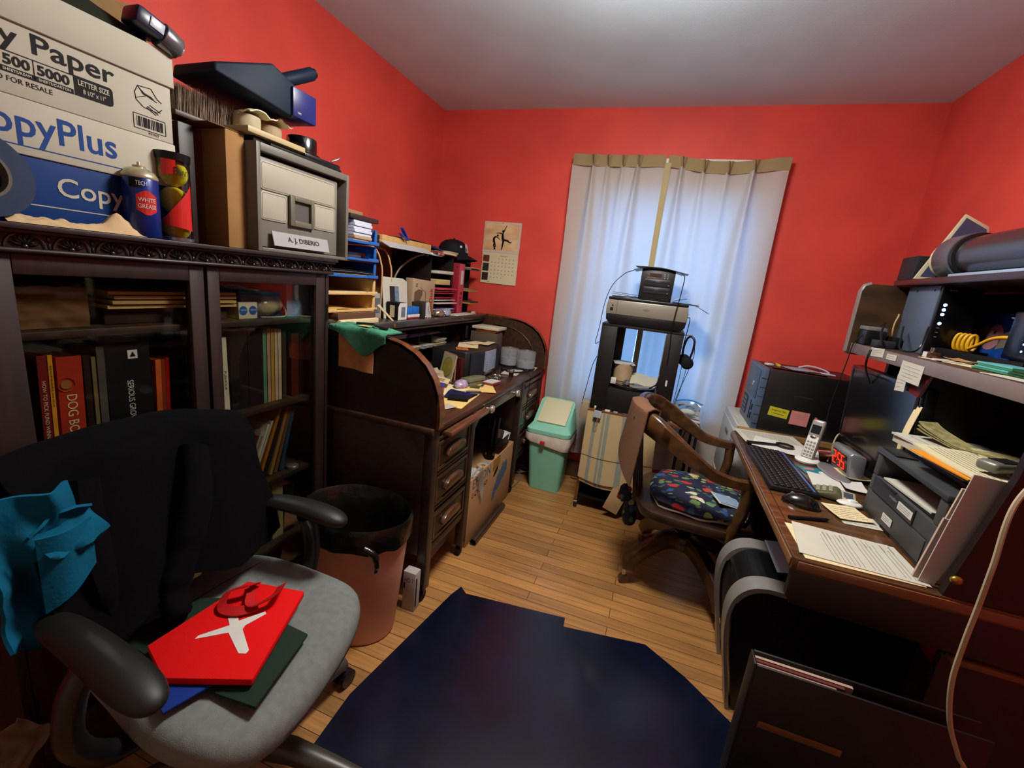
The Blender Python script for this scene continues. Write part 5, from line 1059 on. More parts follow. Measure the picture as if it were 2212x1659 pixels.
build('bin_liner', mb, LN, t); build('liner_tie', MB().box((-.612, 2.606, .338), (-.582, 2.622, .362)), M('tie_red', '#b01a14', .4), t, bev=.004)

# ================================================================= waste basket with black bag
t = thing('waste_basket', 'oval brown-pink waste basket lined with a black bag between chair and desk', 'waste basket', (-.94, 1.21, 0))
wc = (-.925, 1.212)
build('basket', MB().lathe([(.001, .002), (.150, .002), (.154, .01), (.195, .47), (.195, .475), (.189, .47), (.148, .02), (.001, .012)], (*wc, 0), 48, sx=1.03, sy=.80, cap=False), M('basket_pink', '#c89478', .42, var=.04), t)
mb = MB(); nseg = 72
def bag(j, r, z, amp):
    return [(wc[0]+(r+amp*nz(math.cos(a)*3, math.sin(a)*3, j))*1.03*math.cos(a), wc[1]+(r+amp*nz(math.cos(a)*3, math.sin(a)*3, j))*.80*math.sin(a), z+amp*1.5*nz(math.cos(a)*4, math.sin(a)*4, j+9)) for a in [2*PI*i/nseg for i in range(nseg)]]
rings = [bag(0, .200, .405, .010), bag(1, .202, .435, .006), bag(2, .203, .475, .003), bag(3, .196, .490, .002), bag(4, .188, .478, .002), bag(5, .168, .38, .014), bag(6, .155, .22, .02), bag(7, .11, .10, .02), bag(8, .02, .08, .01)]
for r_g in rings: mb.v += [Vector(p) for p in r_g]
for j in range(len(rings)-1):
    for i in range(nseg): mb.f.append([j*nseg+i, j*nseg+(i+1) % nseg, (j+1)*nseg+(i+1) % nseg, (j+1)*nseg+i]); mb.m.append(0); mb.sm.append(True)
build('bin_bag', mb, M('bag_black', '#11100d', .25, bump=1.6, bs=30), t)
build('bag_knot', MB().tube(spline([(-.80, 1.085, .43), (-.765, 1.095, .41), (-.757, 1.10, .37), (-.763, 1.102, .335)], 6), [.012]*6+[.011]*4+[.009]*4+[.006]*4+[.001], 8), M('bag_black', ''), t)
# ================================================================= wooden cart by the window
CW = wood('cart_wood', '#4a2a14', '#6e431f', .45, (20, 20, 4))
t = thing('wheeled_cart', 'low brown wooden cart on casters standing before the curtains', 'cart', (-.02, 2.73, 0))
build('top_board', MB().box((-.335, 2.555, .632), (.302, 2.90, .650)), CW, t, bev=.002)
build('side_panel', MB().box((-.335, 2.558, .05), (-.317, 2.895, .632)), CW, t, bev=.002)
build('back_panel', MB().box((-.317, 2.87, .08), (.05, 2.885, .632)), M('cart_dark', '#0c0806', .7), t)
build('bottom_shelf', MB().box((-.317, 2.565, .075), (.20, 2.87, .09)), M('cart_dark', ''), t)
for x, y in ((.285, 2.575), (.285, 2.88), (.20, 2.575)): build('leg', MB().cyl((x, y, .001), (x, y, .632), .008, 10), BLKM, t)
for x, y in ((-.326, 2.575), (-.326, 2.88)):
    c = build('caster', MB().cyl((x-.01, y, .026), (x+.01, y, .026), .025, 18), BLK, t); build('caster_fork', MB().box((x-.012, y-.008, .03), (x+.012, y+.008, .052)), M('dark_iron', ''), c)
t = thing('hand_towel', 'beige towel with grey-blue stripes clipped to the front of the wooden cart', 'towel', (-.14, 2.53, .2))
TWL = M('towel_cream', '#b79f74', .95, bump=.8, bs=300); TWS = M('towel_stripe', '#85897f', .95, bump=.8, bs=300)
for j, (z0, dy, sk) in enumerate(((.195, .012, .008), (.225, 0, 0))):
    mb = MB(); nu, nv = 60, 30
    def tw(u, v, j=j, z0=z0, dy=dy, sk=sk):
        x = -.330+.40*u+sk*(1-v); return (x+.02*(1-v)*u, 2.549-.006-(.010-dy)*1-.006*math.sin(x*22+2*v)*(1-v*.6)-.012*(1-v), z0-.02*math.sin(u*4)+(.642-z0+.02*math.sin(u*4))*v)
    mb.grid(tw, nu, nv, thick=.003)
    for q in range(len(mb.f)):
        if q < nu*nv*2:
            u = (q % nu)/nu*.4
            if .036 < u < .058 or .088 < u < .104 or .108 < u < .128 or .20 < u < .215 or .22 < u < .236 or .31 < u < .33: mb.m[q] = 1
    build('towel_layer', mb, [TWL, TWS], t)
build('stitched_seam', MB().tube([tuple(Vector(tw(u/20, .36))+Vector((0, -.0015, 0))) for u in range(21)], .0012, 4), M('seam_brown', '#4a3c28', .9), t)
t = thing('binder_clip', 'black binder clip holding the striped towel on the cart edge', 'clip', (-.265, 2.54, .62))
build('clip_body', MB().prism([(2.506, .618), (2.530, .656), (2.575, .660), (2.530, .618)], 0, -.292, -.248), BLK, t)
build('wire_handle', MB().tube(spline([(-.278, 2.505, .622), (-.276, 2.503, .595), (-.280, 2.503, .572), (-.270, 2.503, .564), (-.260, 2.503, .572), (-.264, 2.503, .595), (-.262, 2.505, .622)], 5), .0018, 6), CHR, t)
t = thing('paper_bag', 'folded tan paper packet dangling below the striped towel', 'packet', (-.085, 2.545, .04))
R = Matrix.Translation((-.085, 2.528, .13)) @ Matrix.Rotation(.30, 4, 'Y')
build('packet', MB().box((-.046, -.004, -.085), (.046, .004, .065)).xf(R), M('packet_tan', '#a8875f', .75, var=.05), t, bev=.002)
build('folded_flap', MB().prism([(-.046, .065), (-.02, .092), (.0, .075), (.046, .065)], 1, -.003, .003).xf(R), M('packet_tan', ''), t)
# small things on the front strip of the cart
for i, (a, b, c, l, k) in enumerate((((-.300, 2.565, .6505), (-.288, 2.575, .672), '#c8b890', 'cream pen cap on the cart edge before the black cabinet', 'cap'), ((-.235, 2.560, .6505), (-.205, 2.575, .661), '#cfc8b0', 'white eraser on the cart edge before the black cabinet', 'eraser'), ((-.185, 2.560, .6505), (-.160, 2.574, .660), '#8a8a90', 'grey clip on the cart edge before the black cabinet', 'clip'), ((-.13, 2.562, .6505), (-.10, 2.574, .657), '#5a4c40', 'brown token on the cart edge before the black cabinet', 'token'))):
    blk(k, a, b, M('strip%d' % i, c, .5), l, k)
for i in range(4): solo('stacked_paper', MB().box((.135+.004*(i % 2), 2.60, .6505+.0075*i), (.292-.006*(i % 3), 2.86, .6565+.0075*i)), PWH, 'white printed booklet in the pile under the zip bag', 'booklet', group='white booklets piled under the zip bag')
t = thing('zip_bag', 'clear zip bag with a bright blue seal on the right end of the cart', 'bag', (.22, 2.7, .681))
mb = MB(); mb.grid(lambda u, v: (.150+.14*u+.012*math.sin(PI*v)*(2*u-1), 2.62+.02*math.sin(PI*u)-.02*math.sin(PI*v)+.006*nz(u*6, v*6), .682+.088*v+.012*math.sin(u*PI)*v), 14, 10)
mb.grid(lambda u, v: (.150+.14*u, 2.68+.05*(1-v)+.006*nz(u*5, v*5, 3), .682+.088*v+.012*math.sin(u*PI)*v), 14, 10)
build('bag_film', mb, thin_glass('bag_film', (.86, .88, .90), .16, .15), t)
build('zip_seal', MB().tube([(.148+.145*u/10, 2.650+.018*math.sin(PI*u/10), .771+.012*math.sin(PI*u/10)) for u in range(11)], .0045, 6), M('zip_blue', '#1688d8', .3), t)
build('contents', MB().sph((.22, 2.68, .705), .022, 0, 12, (2.2, 1, 1)), M('bag_white', '#c9c9c2', .6), t)
blk('beige_adapter', (-.395, 2.66, .55), (-.341, 2.76, .66), M('adapter_beige', '#9a8a6c', .5), 'beige adapter box hanging at the left end of the cart', 'adapter', bev=.006)
# --- open black cabinet with a turntable inside
CB2 = M('cabinet_black', '#100e0d', .45, var=.15)
t = thing('turntable_cabinet', 'open black cabinet standing on the cart with a record turntable inside', 'cabinet', (-.105, 2.74, .650))
x0, x1, y0, y1, z0, z1 = -.330, .120, 2.585, 2.885, .6505, 1.165; ox0, ox1, oz0, oz1 = -.240, .030, .790, 1.140
build('top_board', MB().box((x0, y0, oz1+.008), (x1, y1, z1)), CB2, t, bev=.002)
for a, b, c, d in ((x0, ox0, y0, y0+.015), (ox1, x1, y0, y0+.015), (x0, -.215, y1-.015, y1), (.045, x1, y1-.015, y1)): build('stile', MB().box((a, c, z0), (b, d, oz1+.008)), CB2, t, bev=.001)
for x in (x0, x1-.012): build('side_panel', MB().box((x, y0+.015, z0), (x+.012, y1-.015, oz1+.008)), CB2, t)
build('base_panel', MB().box((ox0, y0, z0), (ox1, y0+.015, oz0)), CB2, t, bev=.001)
build('deck', MB().box((x0+.012, y0+.015, oz0-.02), (x1-.012, y1-.015, oz0-.002)), CB2, t)
build('door_glass_edge', MB().box((ox1-.004, y0-.002, oz0), (ox1, y0+.001, oz1)), CHR, t)
t = thing('turntable', 'round turntable platter seen through the opening of the black cabinet', 'turntable', (-.11, 2.73, .7885))
build('platter', MB().lathe([(.001, 0), (.128, 0), (.132, .004), (.132, .016), (.126, .018), (.001, .018)], (-.11, 2.735, .789), 48), M('platter', '#2c1e22', .18, .5, coat=.5), t)
build('record', MB().lathe([(.001, 0), (.120, 0), (.120, .002), (.001, .002)], (-.11, 2.735, .8075), 48), M('vinyl', '#15100f', .12, coat=.6), t)
build('tonearm', MB().tube([(.03, 2.80, .83), (.02, 2.70, .828), (-.01, 2.65, .815)], .004, 8).cyl((.03, 2.80, .8075), (.03, 2.80, .835), .012, 12), BLK, t)
solo('open_book', MB().grid(lambda u, v: (-.13+.155*u, 2.72+.12*v, .8115+.045*v+.006*math.sin(u*PI*2)), 10, 6, thick=.004), M('paper_ivory', '#b8b09a', .7), 'open white booklet lying aslant on the turntable', 'booklet')
solo('paper_drum', MB().lathe([(.055, 0), (.060, .105), (.001, .105)], (0, 0, 0), 24).xf(Matrix.Translation((-.185, 2.795, .8115))), M('drum_cream', '#b09474', .6, var=.1), 'cream round carton on the turntable in the black cabinet', 'carton')
solo('loose_papers', MB().box((-.25, 2.74, .9175), (-.125, 2.86, .9215), 0, rotz(.2)).box((-.24, 2.75, .9225), (-.13, 2.85, .925), 0, rotz(-.15)), WHT, 'white loose papers on top of the cream round carton', 'papers')
crumpled('crumpled_label', (-.145, 2.66, .8105), (.022, .015, .018), M('crumple_black', '#50504a', .5, var=.7, vs=60), 'small crumpled black and white label on the turntable', 'paper', 5)
blk('white_block', (-.236, 2.63, .8105), (-.205, 2.66, .845), WHT, 'small white box at the left of the turntable', 'box')
patch(thing('torn_sticker', 'small torn white sticker on the right stile of the black cabinet', 'sticker', (.075, y0, .87)), 'sticker', WHT, (.075, y0-.0005, .872), .010, .034, 'y-')
# --- silver printer
t = thing('inkjet_printer', 'silver-grey inkjet printer with black base on top of the black cabinet', 'printer', (-.10, 2.70, 1.165))
px0, px1, py0, py1 = -.318, .118, 2.575, 2.86
build('base', MB().prism([(px0+.028, 1.1655), (px1-.028, 1.1655), (px1-.004, 1.188), (px1, 1.220), (px0, 1.220), (px0+.004, 1.188)], 1, py0+.004, py1), BLK, t, bev=.004)
SVR = M('printer_silver', '#857f72', .35, .25)
build('body', MB().prism([(px0-.001, 1.219), (px1+.001, 1.219), (px1+.002, 1.26), (px1-.004, 1.300), (px0+.004, 1.300), (px0-.002, 1.26)], 1, py0, py1), SVR, t, bev=.005)
build('scanner_lid', MB().box((px0+.004, py0+.002, 1.3005), (px1-.004, py1, 1.316)), BLK, t, bev=.004)
for x in (px0+.055, px1-.062): build('seam', MB().box((x, py0-.0006, 1.222), (x+.0015, py0+.001, 1.297)), INK, t)
build('logo', MB().lathe([(.001, 0), (.018, 0), (.018, .001), (.001, .001)], (-.102, py0-.0002, 1.262), 20, 0, frame3('y-'), sx=1, sy=.42), CHR, t)
build('card_slot', MB().box((px0+.020, py0-.0008, 1.238), (px0+.036, py0+.001, 1.256)).box((px0+.028, py0-.0008, 1.264), (px0+.036, py0+.001, 1.272)), INK, t)
# duplicator
t = thing('disc_duplicator', 'black disc duplicator tower with two drives standing on the silver printer', 'duplicator', (-.07, 2.7, 1.317))
dx0, dx1, dy0, dz0, dz1 = -.160, .018, 2.62, 1.3175, 1.488
build('case', MB().box((dx0, dy0, dz0), (dx1, 2.84, dz1)), M('dup_black', '#131215', .4), t, bev=.003)
for z in (1.415, 1.372):
    d = build('drive_bay', MB().box((dx0+.022, dy0-.004, z-.018), (dx1-.018, dy0, z+.018)), M('dup_bay', '#1b1a1e', .45), t, bev=.001)
    build('tray_door', MB().box((dx0+.026, dy0-.0055, z-.002), (dx1-.022, dy0-.004, z+.013)), M('dup_tray', '#242329', .3), d, bev=.001)
    text('ASUS', d, M('grey_print', '#77777c', .5), (-.068, dy0-.006, z+.006), .0055, 'y-', w=.022); build('eject_button', MB().box((dx1-.03, dy0-.0058, z-.012), (dx1-.022, dy0-.004, z-.008)), GRY, d)
build('lcd', MB().box((-.115, dy0-.003, 1.448), (-.052, dy0, 1.464)), M('lcd_brown', '#3a1c14', .3), t); text('DUPLICATOR', t, M('amber_print', '#b07020', .5), (-.105, dy0-.0008, 1.440), .005, 'y-', w=.045)
build('button', MB().cyl((-.125, dy0, 1.457), (-.125, dy0-.003, 1.457), .005, 12), M('btn_brown', '#6a4434', .4), t)
for i in range(6): build('button', MB().cyl((-.035+.016*(i % 2), dy0, 1.462-.010*(i//2)), (-.035+.016*(i % 2), dy0-.003, 1.462-.010*(i//2)), .003, 10), M('btn_grey', '#8a8a8e', .4), t)
# papers and discs around
def curved_sheet(name, x0, x1, y0, y1, zf, mat, lab, cat='paper', th=.0025, rz=0):
    return solo(name, MB().grid(lambda u, v: (x0+(x1-x0)*u, y0+(y1-y0)*v, zf(u, v)), 14, 4, thick=th), mat, lab, cat)
curved_sheet('black_folder', -.205, .055, 2.60, 2.82, lambda u, v: 1.4935-.012*(2*u-1)**2*1.6+.0015, BLK, 'black folder drooping over the top of the duplicator', 'folder')
curved_sheet('thin_booklet', -.20, .085, 2.62, 2.80, lambda u, v: 1.4995-.030*max(0, u-.5)*1.5-.008*max(0, .2-u), M('booklet_grey', '#7c8088', .5), 'grey booklet bending over the duplicator folder', 'booklet')
curved_sheet('leaflet', -.30, -.165, 2.59, 2.80, lambda u, v: 1.3225+.003*u, M('leaf_dark', '#1a1414', .5), 'dark leaflet on the left of the printer lid', 'leaflet', th=.005)
curved_sheet('leaflet', -.308, -.18, 2.585, 2.82, lambda u, v: 1.3275+.006*(1-u), M('leaf_grey', '#8a9098', .5), 'grey leaflet on top of the dark one on the printer lid', 'leaflet', th=.002)
curved_sheet('leaflet', -.30, -.17, 2.60, 2.81, lambda u, v: 1.337+.006*(1-u), BLK, 'black booklet, uppermost on the left of the printer lid', 'leaflet', th=.002)
curved_sheet('magazine', .03, .165, 2.585, 2.80, lambda u, v: 1.3215-.004*u, M('mag_black', '#0e0c10', .4), 'black magazine jutting over the right edge of the printer', 'magazine', th=.005)
curved_sheet('pale_page', .10, .225, 2.60, 2.78, lambda u, v: 1.3245-.045*u**1.6, M('page_grey', '#7f8d9c', .5), 'bluish page drooping from the right side of the printer', 'page', th=.0015)
curved_sheet('flyer', .022, .10, 2.62, 2.80, lambda u, v: 1.3275+.045*u, M('flyer_white', '#b8bcc0', .5), 'black-edged white flyer standing up at a slant beside the duplicator', 'flyer', th=.003)
curved_sheet('flyer', .022, .10, 2.62, 2.80, lambda u, v: 1.3245+.022*u, BLK, 'thin dark flyer under the slanting white one', 'flyer', th=.0015)
# headphones
t = thing('headphones', 'black headphones hanging on the right side of the black cabinet', 'headphones', (.15, 2.62, 1.0))
mb = MB(); mb.tube(spline([(.132, 2.64, 1.04), (.132, 2.63, 1.09), (.142, 2.62, 1.135), (.160, 2.61, 1.148), (.178, 2.60, 1.128), (.180, 2.60, 1.08), (.172, 2.60, 1.03)], 6), .006, 8)
build('headband', mb, BLK, t)
build('ear_cup', MB().lathe([(.001, -.012), (.026, -.012), (.033, -.004), (.033, .006), (.026, .014), (.001, .016)], (.163, 2.595, 1.000), 24, 0, frame3('y-')), BLKM, t, bev=.001)
build('ear_cup', MB().lathe([(.001, -.012), (.026, -.012), (.033, -.004), (.033, .006), (.026, .014), (.001, .016)], (.145, 2.66, 1.01), 24, 0, frame3('y-')), BLKM, t, bev=.001)
build('hook', MB().cyl((.12, 2.63, 1.15), (.165, 2.62, 1.155), .003, 8), CHR, t)
def cable(name, P, r, mat, label, n=8):
    return solo(name, MB().tube(spline(P, n), r, 6), mat, label, 'cable')
cable('power_cable', [(-.21, 2.70, 1.475), (-.255, 2.66, 1.45), (-.31, 2.63, 1.38), (-.335, 2.60, 1.28), (-.345, 2.60, 1.14), (-.355, 2.60, 1.04), (-.334, 2.60, 1.05)], .0022, BLK, 'thin black cable arching from the duplicator down the left of the cabinet')
cable('power_cable', [(-.336, 2.62, .96), (-.355, 2.62, .90), (-.37, 2.62, .78), (-.385, 2.64, .67)], .0022, BLK, 'black cable descending along the left side of the black cabinet')
cable('power_cable', [(.05, 2.70, 1.475), (.066, 2.60, 1.455), (.062, 2.563, 1.36), (.052, 2.560, 1.25), (.050, 2.560, 1.15), (.056, 2.574, 1.10), (.060, 2.576, .98)], .0026, BLK, 'black cable hanging down in front of the silver printer')
cable('usb_cable', [(.122, 2.66, 1.245), (.135, 2.64, 1.24), (.134, 2.64, 1.18), (.128, 2.64, 1.10)], .0024, BLK, 'short black cable at the right of the silver printer')
cable('thin_cable', [(.180, 2.60, 1.12), (.19, 2.60, 1.05), (.175, 2.60, .95), (.15, 2.58, .85), (.135, 2.58, .75), (.13, 2.59, .66)], .0018, BLK, 'thin headphone cable falling to the cart')
cable('thin_cable', [(.140, 2.62, .98), (.137, 2.60, .88), (.132, 2.60, .76), (.125, 2.60, .66)], .0016, BLK, 'second thin cable falling beside the headphone cable')
cable('thin_cable', [(.163, 2.59, .965), (.155, 2.59, .86), (.142, 2.59, .76), (.135, 2.61, .66)], .0016, M('cable_greyish', '#3a3a3e', .5), 'grey thin cable hanging from the headphones')
cable('floor_cable', [(.30, 2.93, .66), (.25, 2.925, .50), (.24, 2.90, .40), (.28, 2.90, .30), (.27, 2.88, .2), (.33, 2.85, .01), (.55, 2.80, .006)], .003, BLK, 'black cable dropping behind the cart against the curtain')
cable('floor_cable', [(-.36, 2.95, .5), (-.365, 2.95, .25), (-.34, 2.95, .06), (-.40, 2.96, .01), (-.44, 2.97, .008)], .003, BLK, 'black cable running down behind the mint bin')

# ================================================================= wooden swivel armchair
CHW = wood('chair_wood', '#33200f', '#543619', .3, (14, 14, 14), coat=.35)
CHD = wood('chair_wood_dark', '#20110a', '#38200f', .4, (14, 14, 14), coat=.2)
t = thing('wooden_armchair', 'antique wooden swivel armchair with curved bow back at the right-hand desk', 'chair', (.27, 2.08, 0))
CY = 2.085
def flatrail(P, w, th, mat, name, par, n=7):
    # P: (x,y,z, width multiplier); plank with vertical face following the path
    Q = spline([p[:3] for p in P], n); W = []
    for i in range(len(P)-1): W += [P[i][3]+(P[i+1][3]-P[i][3])*k/n for k in range(n)]
    W.append(P[-1][3]); v = []
    for i, p in enumerate(Q):
        d = (Q[min(i+1, len(Q)-1)]-Q[max(i-1, 0)]); d.z = 0; d.normalize(); nn = Vector((-d.y, d.x, 0))
        ww = W[i]*w/2; k8 = [(-th/2, ww*.8), (-th/4, ww), (th/4, ww), (th/2, ww*.8), (th/2, -ww*.8), (th/4, -ww), (-th/4, -ww), (-th/2, -ww*.8)]
        v += [p+nn*a+Vector((0, 0, b)) for a, b in k8]
    N = len(Q); f = [[i*8+k, i*8+(k+1) % 8, i*8+8+(k+1) % 8, i*8+8+k] for i in range(N-1) for k in range(8)]+[list(range(8)), [(N-1)*8+k for k in range(8)][::-1]]
    return build(name, MB().add(v, f, 0, True), mat, par)
half = [(.445, .255, .662, .9), (.38, .260, .660, .9), (.30, .262, .672, 1.1), (.22, .262, .715, 1.5), (.14, .255, .762, 1.9), (.06, .225, .804, 2.2), (.0, .17, .824, 2.2), (-.025, .09, .834, 2.1), (-.03, 0, .836, 2.0)]
rail = [(x, CY-dy, z, w) for x, dy, z, w in half]+[(x, CY+dy, z, w) for x, dy, z, w in half[::-1][1:]]
flatrail(rail, .045, .040, CHW, 'bow_rail', t)
for s in (-1, 1):
    build('arm_post', MB().tube(spline([(.425, CY+s*.258, .645), (.428, CY+s*.258, .56), (.415, CY+s*.25, .47), (.41, CY+s*.235, .40)], 5), [.022]*6+[.023]*5+[.026]*5, 8), CHW, t)
for i in range(7):
    a = (i-3)/3; build('back_splat', MB().box((-.016, -.016, 0), (.0, .016, .40)).xf(Matrix.Translation((.045-.02*abs(a), CY+a*.145, .435)) @ Matrix.Rotation(-.15, 4, 'Y') @ Matrix.Rotation(-a*.03, 4, 'X')), CHD, t, bev=.003)
seatp = [(.50, CY-.19), (.505, CY), (.50, CY+.19), (.46, CY+.245), (.36, CY+.255), (.20, CY+.25), (.07, CY+.22), (.03, CY+.12), (.02, CY), (.03, CY-.12), (.07, CY-.22), (.20, CY-.25), (.36, CY-.255), (.46, CY-.245)]
build('seat', MB().prism([(p.x, p.y) for p in spline([(x, y, 0) for x, y in seatp+[seatp[0]]], 4)[:-1]], 2, .400, .440), CHD, t, bev=.006)
build('spindle', MB().cyl((.27, CY, .20), (.27, CY, .40), .026, 18).box((.12, CY-.14, .375), (.42, CY+.14, .399)), M('dark_iron', ''), t)
build('hub', MB().lathe([(.001, .19), (.055, .19), (.062, .21), (.062, .255), (.05, .265), (.001, .265)], (.27, CY, 0), 20), CHD, t)
for k, (dx_, dy_) in enumerate(((-.235, -.13), (-.17, .27), (.235, .14), (.17, -.27))):
    d = Vector((dx_, dy_, 0)); D = d.length; d.normalize(); nn = Vector((-d.y, d.x, 0)); P = []
    prof_ = [(.04, .232, .03), (.10, .228, .034), (D*.55, .205, .034), (D*.78, .165, .03), (D*.95, .115, .026), (D, .078, .022)]
    Q = spline([(a, 0, b) for a, b, c in prof_], 5); v = []
    for i, q in enumerate(Q):
        h = .040-.012*i/len(Q); b = Vector((.27, CY, 0))+d*q.x; tz = Q[min(i+1, len(Q)-1)]-Q[max(i-1, 0)]; up_ = Vector((d.x*-tz.z, d.y*-tz.z, tz.x)).normalized()
        v += [b+Vector((0, 0, q.z))+nn*s1*.026+up_*s2*h for s1, s2 in ((-1, -1), (1, -1), (1, 1), (-1, 1))]
    N = len(Q); f = [[i*4+j, i*4+(j+1) % 4, i*4+4+(j+1) % 4, i*4+4+j] for i in range(N-1) for j in range(4)]+[[0, 1, 2, 3], [(N-1)*4+j for j in (3, 2, 1, 0)]]
    build('curved_foot', MB().add(v, f), CHW if k < 2 else CHD, t, bev=.004)
    e = Vector((.27, CY, 0))+d*(D+.005); c = build('caster', MB().cyl(e+nn*-.012+Vector((0, 0, .023)), e+nn*.012+Vector((0, 0, .023)), .022, 18), M('caster_brass', '#6a5a48', .3, .7), t)
    build('caster_fork', MB().cyl(e+Vector((0, 0, .03)), e+Vector((0, 0, .075)), .010, 10), CHR, c)
# cushion
def floral():
    m = bpy.data.materials.new('floral_cloth'); m.use_nodes = True; nt = m.node_tree; L = nt.links.new; b = nt.nodes['Principled BSDF']; b.inputs['Roughness'].default_value = .8
    tc = nt.nodes.new('ShaderNodeTexCoord'); prev = None
    nz_ = nt.nodes.new('ShaderNodeTexNoise'); nz_.inputs['Scale'].default_value = 18; L(tc.outputs['Object'], nz_.inputs[0])
    ad = nt.nodes.new('ShaderNodeMix'); ad.data_type = 'RGBA'; ad.inputs[0].default_value = .045; L(tc.outputs['Object'], ad.inputs[6]); L(nz_.outputs[1], ad.inputs[7])
    base = lin('#0c1430'); cur = None
    for sc_, thr, seed, cols in ((26, .40, 0, ('#4f6a3a', '#2c4a6a', '#8a9a4a')), (17, .36, 5, ('#b8a878', '#1f4a7c', '#5c7a40')), (12, .30, 9, ('#a8201c', '#c8bc9c', '#b4341c'))):
        mp = nt.nodes.new('ShaderNodeMapping'); mp.inputs['Location'].default_value = (seed, seed*.7, seed*.3); mp.inputs['Rotation'].default_value = (0, 0, seed); mp.inputs['Scale'].default_value = (1, 1.6, 1); L(ad.outputs[2], mp.inputs[0])
        vo = nt.nodes.new('ShaderNodeTexVoronoi'); vo.inputs['Scale'].default_value = sc_; vo.inputs['Randomness'].default_value = .8; L(mp.outputs[0], vo.inputs[0])
        st = nt.nodes.new('ShaderNodeMath'); st.operation = 'LESS_THAN'; st.inputs[1].default_value = thr; L(vo.outputs['Distance'], st.inputs[0])
        cr = nt.nodes.new('ShaderNodeValToRGB'); cr.color_ramp.interpolation = 'CONSTANT'; sp = nt.nodes.new('ShaderNodeSeparateColor'); L(vo.outputs['Color'], sp.inputs[0]); L(sp.outputs[0], cr.inputs[0])
        cr.color_ramp.elements[0].color = lin(cols[0]); cr.color_ramp.elements[1].position = .6; cr.color_ramp.elements[1].color = lin(cols[1]); e = cr.color_ramp.elements.new(.35); e.color = lin(cols[2])
        g = nt.nodes.new('ShaderNodeMath'); g.operation = 'MULTIPLY'; g2 = nt.nodes.new('ShaderNodeMath'); g2.operation = 'GREATER_THAN'; g2.inputs[1].default_value = .45; L(sp.outputs[1], g2.inputs[0]); L(st.outputs[0], g.inputs[0]); L(g2.outputs[0], g.inputs[1])
        mx = nt.nodes.new('ShaderNodeMix'); mx.data_type = 'RGBA'; L(g.outputs[0], mx.inputs[0])
        if cur is None: mx.inputs[6].default_value = base
        else: L(cur, mx.inputs[6])
        L(cr.outputs[0], mx.inputs[7]); cur = mx.outputs[2]
    L(cur, b.inputs['Base Color']); return m
FL = floral()
t = thing('seat_cushion', 'dark floral cushion with red and green flowers on the wooden armchair', 'cushion', (.29, CY, .44))
mb = MB(); mb.lathe([(.001, .002), (.19, .002), (.225, .012), (.235, .028), (.22, .048), (.17, .062), (.09, .066), (.001, .066)], (0, 0, 0), 40, 0, cap=False)
for p in mb.v:
    a = math.atan2(p.y, p.x); k = 1/max(abs(math.cos(a))**.8, abs(math.sin(a))**.8)**.5; p.x *= k*.92; p.y *= k*.92; p.z += .010*nz(p.x*8, p.y*8, 2)*(p.z > .02); p.x += .29; p.y += CY; p.z += .4402
build('cushion', mb, FL, t)
build('piping', MB().tube([(.29+.222*math.cos(a)*(1/max(abs(math.cos(a))**.8, abs(math.sin(a))**.8)**.5)*.93, CY+.222*math.sin(a)*(1/max(abs(math.cos(a))**.8, abs(math.sin(a))**.8)**.5)*.93, .449+.004*math.sin(a*9)) for a in [2*PI*i/48 for i in range(49)]], .006, 6), M('lace_pink', '#a8968c', .9), t)
crumpled('cushion_corner', (-.03, 1.99, .40), (.03, .03, .05), FL, 'bunched floral fabric hanging out behind the wooden armchair back', 'fabric', 6)
solo('floral_bundle', MB().lathe([(.001, 0), (.045, .01), (.058, .05), (.05, .10), (.03, .15), (.001, .17)], (.008, 2.16, .20), 20, sx=.7, sy=1.1), FL, 'hanging floral fabric bundle below the back of the wooden armchair', 'fabric')
t = thing('photo_case', 'white-edged bluish card case lying on the floral cushion', 'card', (.40, 2.02, .507))
build('card', MB().box((.345, 1.95, .511), (.455, 2.03, .514), 0, Matrix.Rotation(.25, 3, 'Y') @ rotz(.35)), M('card_blue', '#8fa4bc', .25), t); build('border', MB().box((.338, 1.944, .508), (.462, 2.036, .5105), 0, Matrix.Rotation(.25, 3, 'Y') @ rotz(.35)), WHT, t)
# towel over the chair back
mb = MB()
def ct(u, v):
    # follow the bow rail around the near rear corner; v: 0 inside bottom -> rail top -> outside bottom
    a = u; p0 = Vector((.035, CY-.205)); p1 = Vector((-.028, CY-.135)); p2 = Vector((-.032, CY-.03)); q = p0*(1-a)**2+p1*2*a*(1-a)+p2*a*a
    d = (p1-p0)*(1-a)+(p2-p1)*a; nn = Vector((-d.y, d.x)).normalized()
    zt = .821+.055*0+.062*.85*(1)+(.006*a)
    out = .10 if False else .0
    Lf, Lb = .07+.10*a, .33-.10*a
    s = (v-.28)
    if s < -.04: z = zt-(-.04-s)/.24*Lf; o = .030
    elif s > .04: z = zt-(s-.04)/.68*Lb; o = -.040-.012*(s)*2
    else: o = .030-(s+.04)/.08*.07; z = zt+.010*math.cos(s/.04*PI/2)
    w = q-nn*o
    if s > .04: w = w+Vector((-.012*(s), -.03*s*(1-a)))
    return (w.x, w.y, z+.003*nz(u*6, v*6))
mb.grid(ct, 20, 50, thick=.006)
solo('bath_towel', mb, M('towel_tan', '#70503a', .95, bump=.9, bs=300), 'brown terry towel draped over the back of the wooden armchair', 'towel')
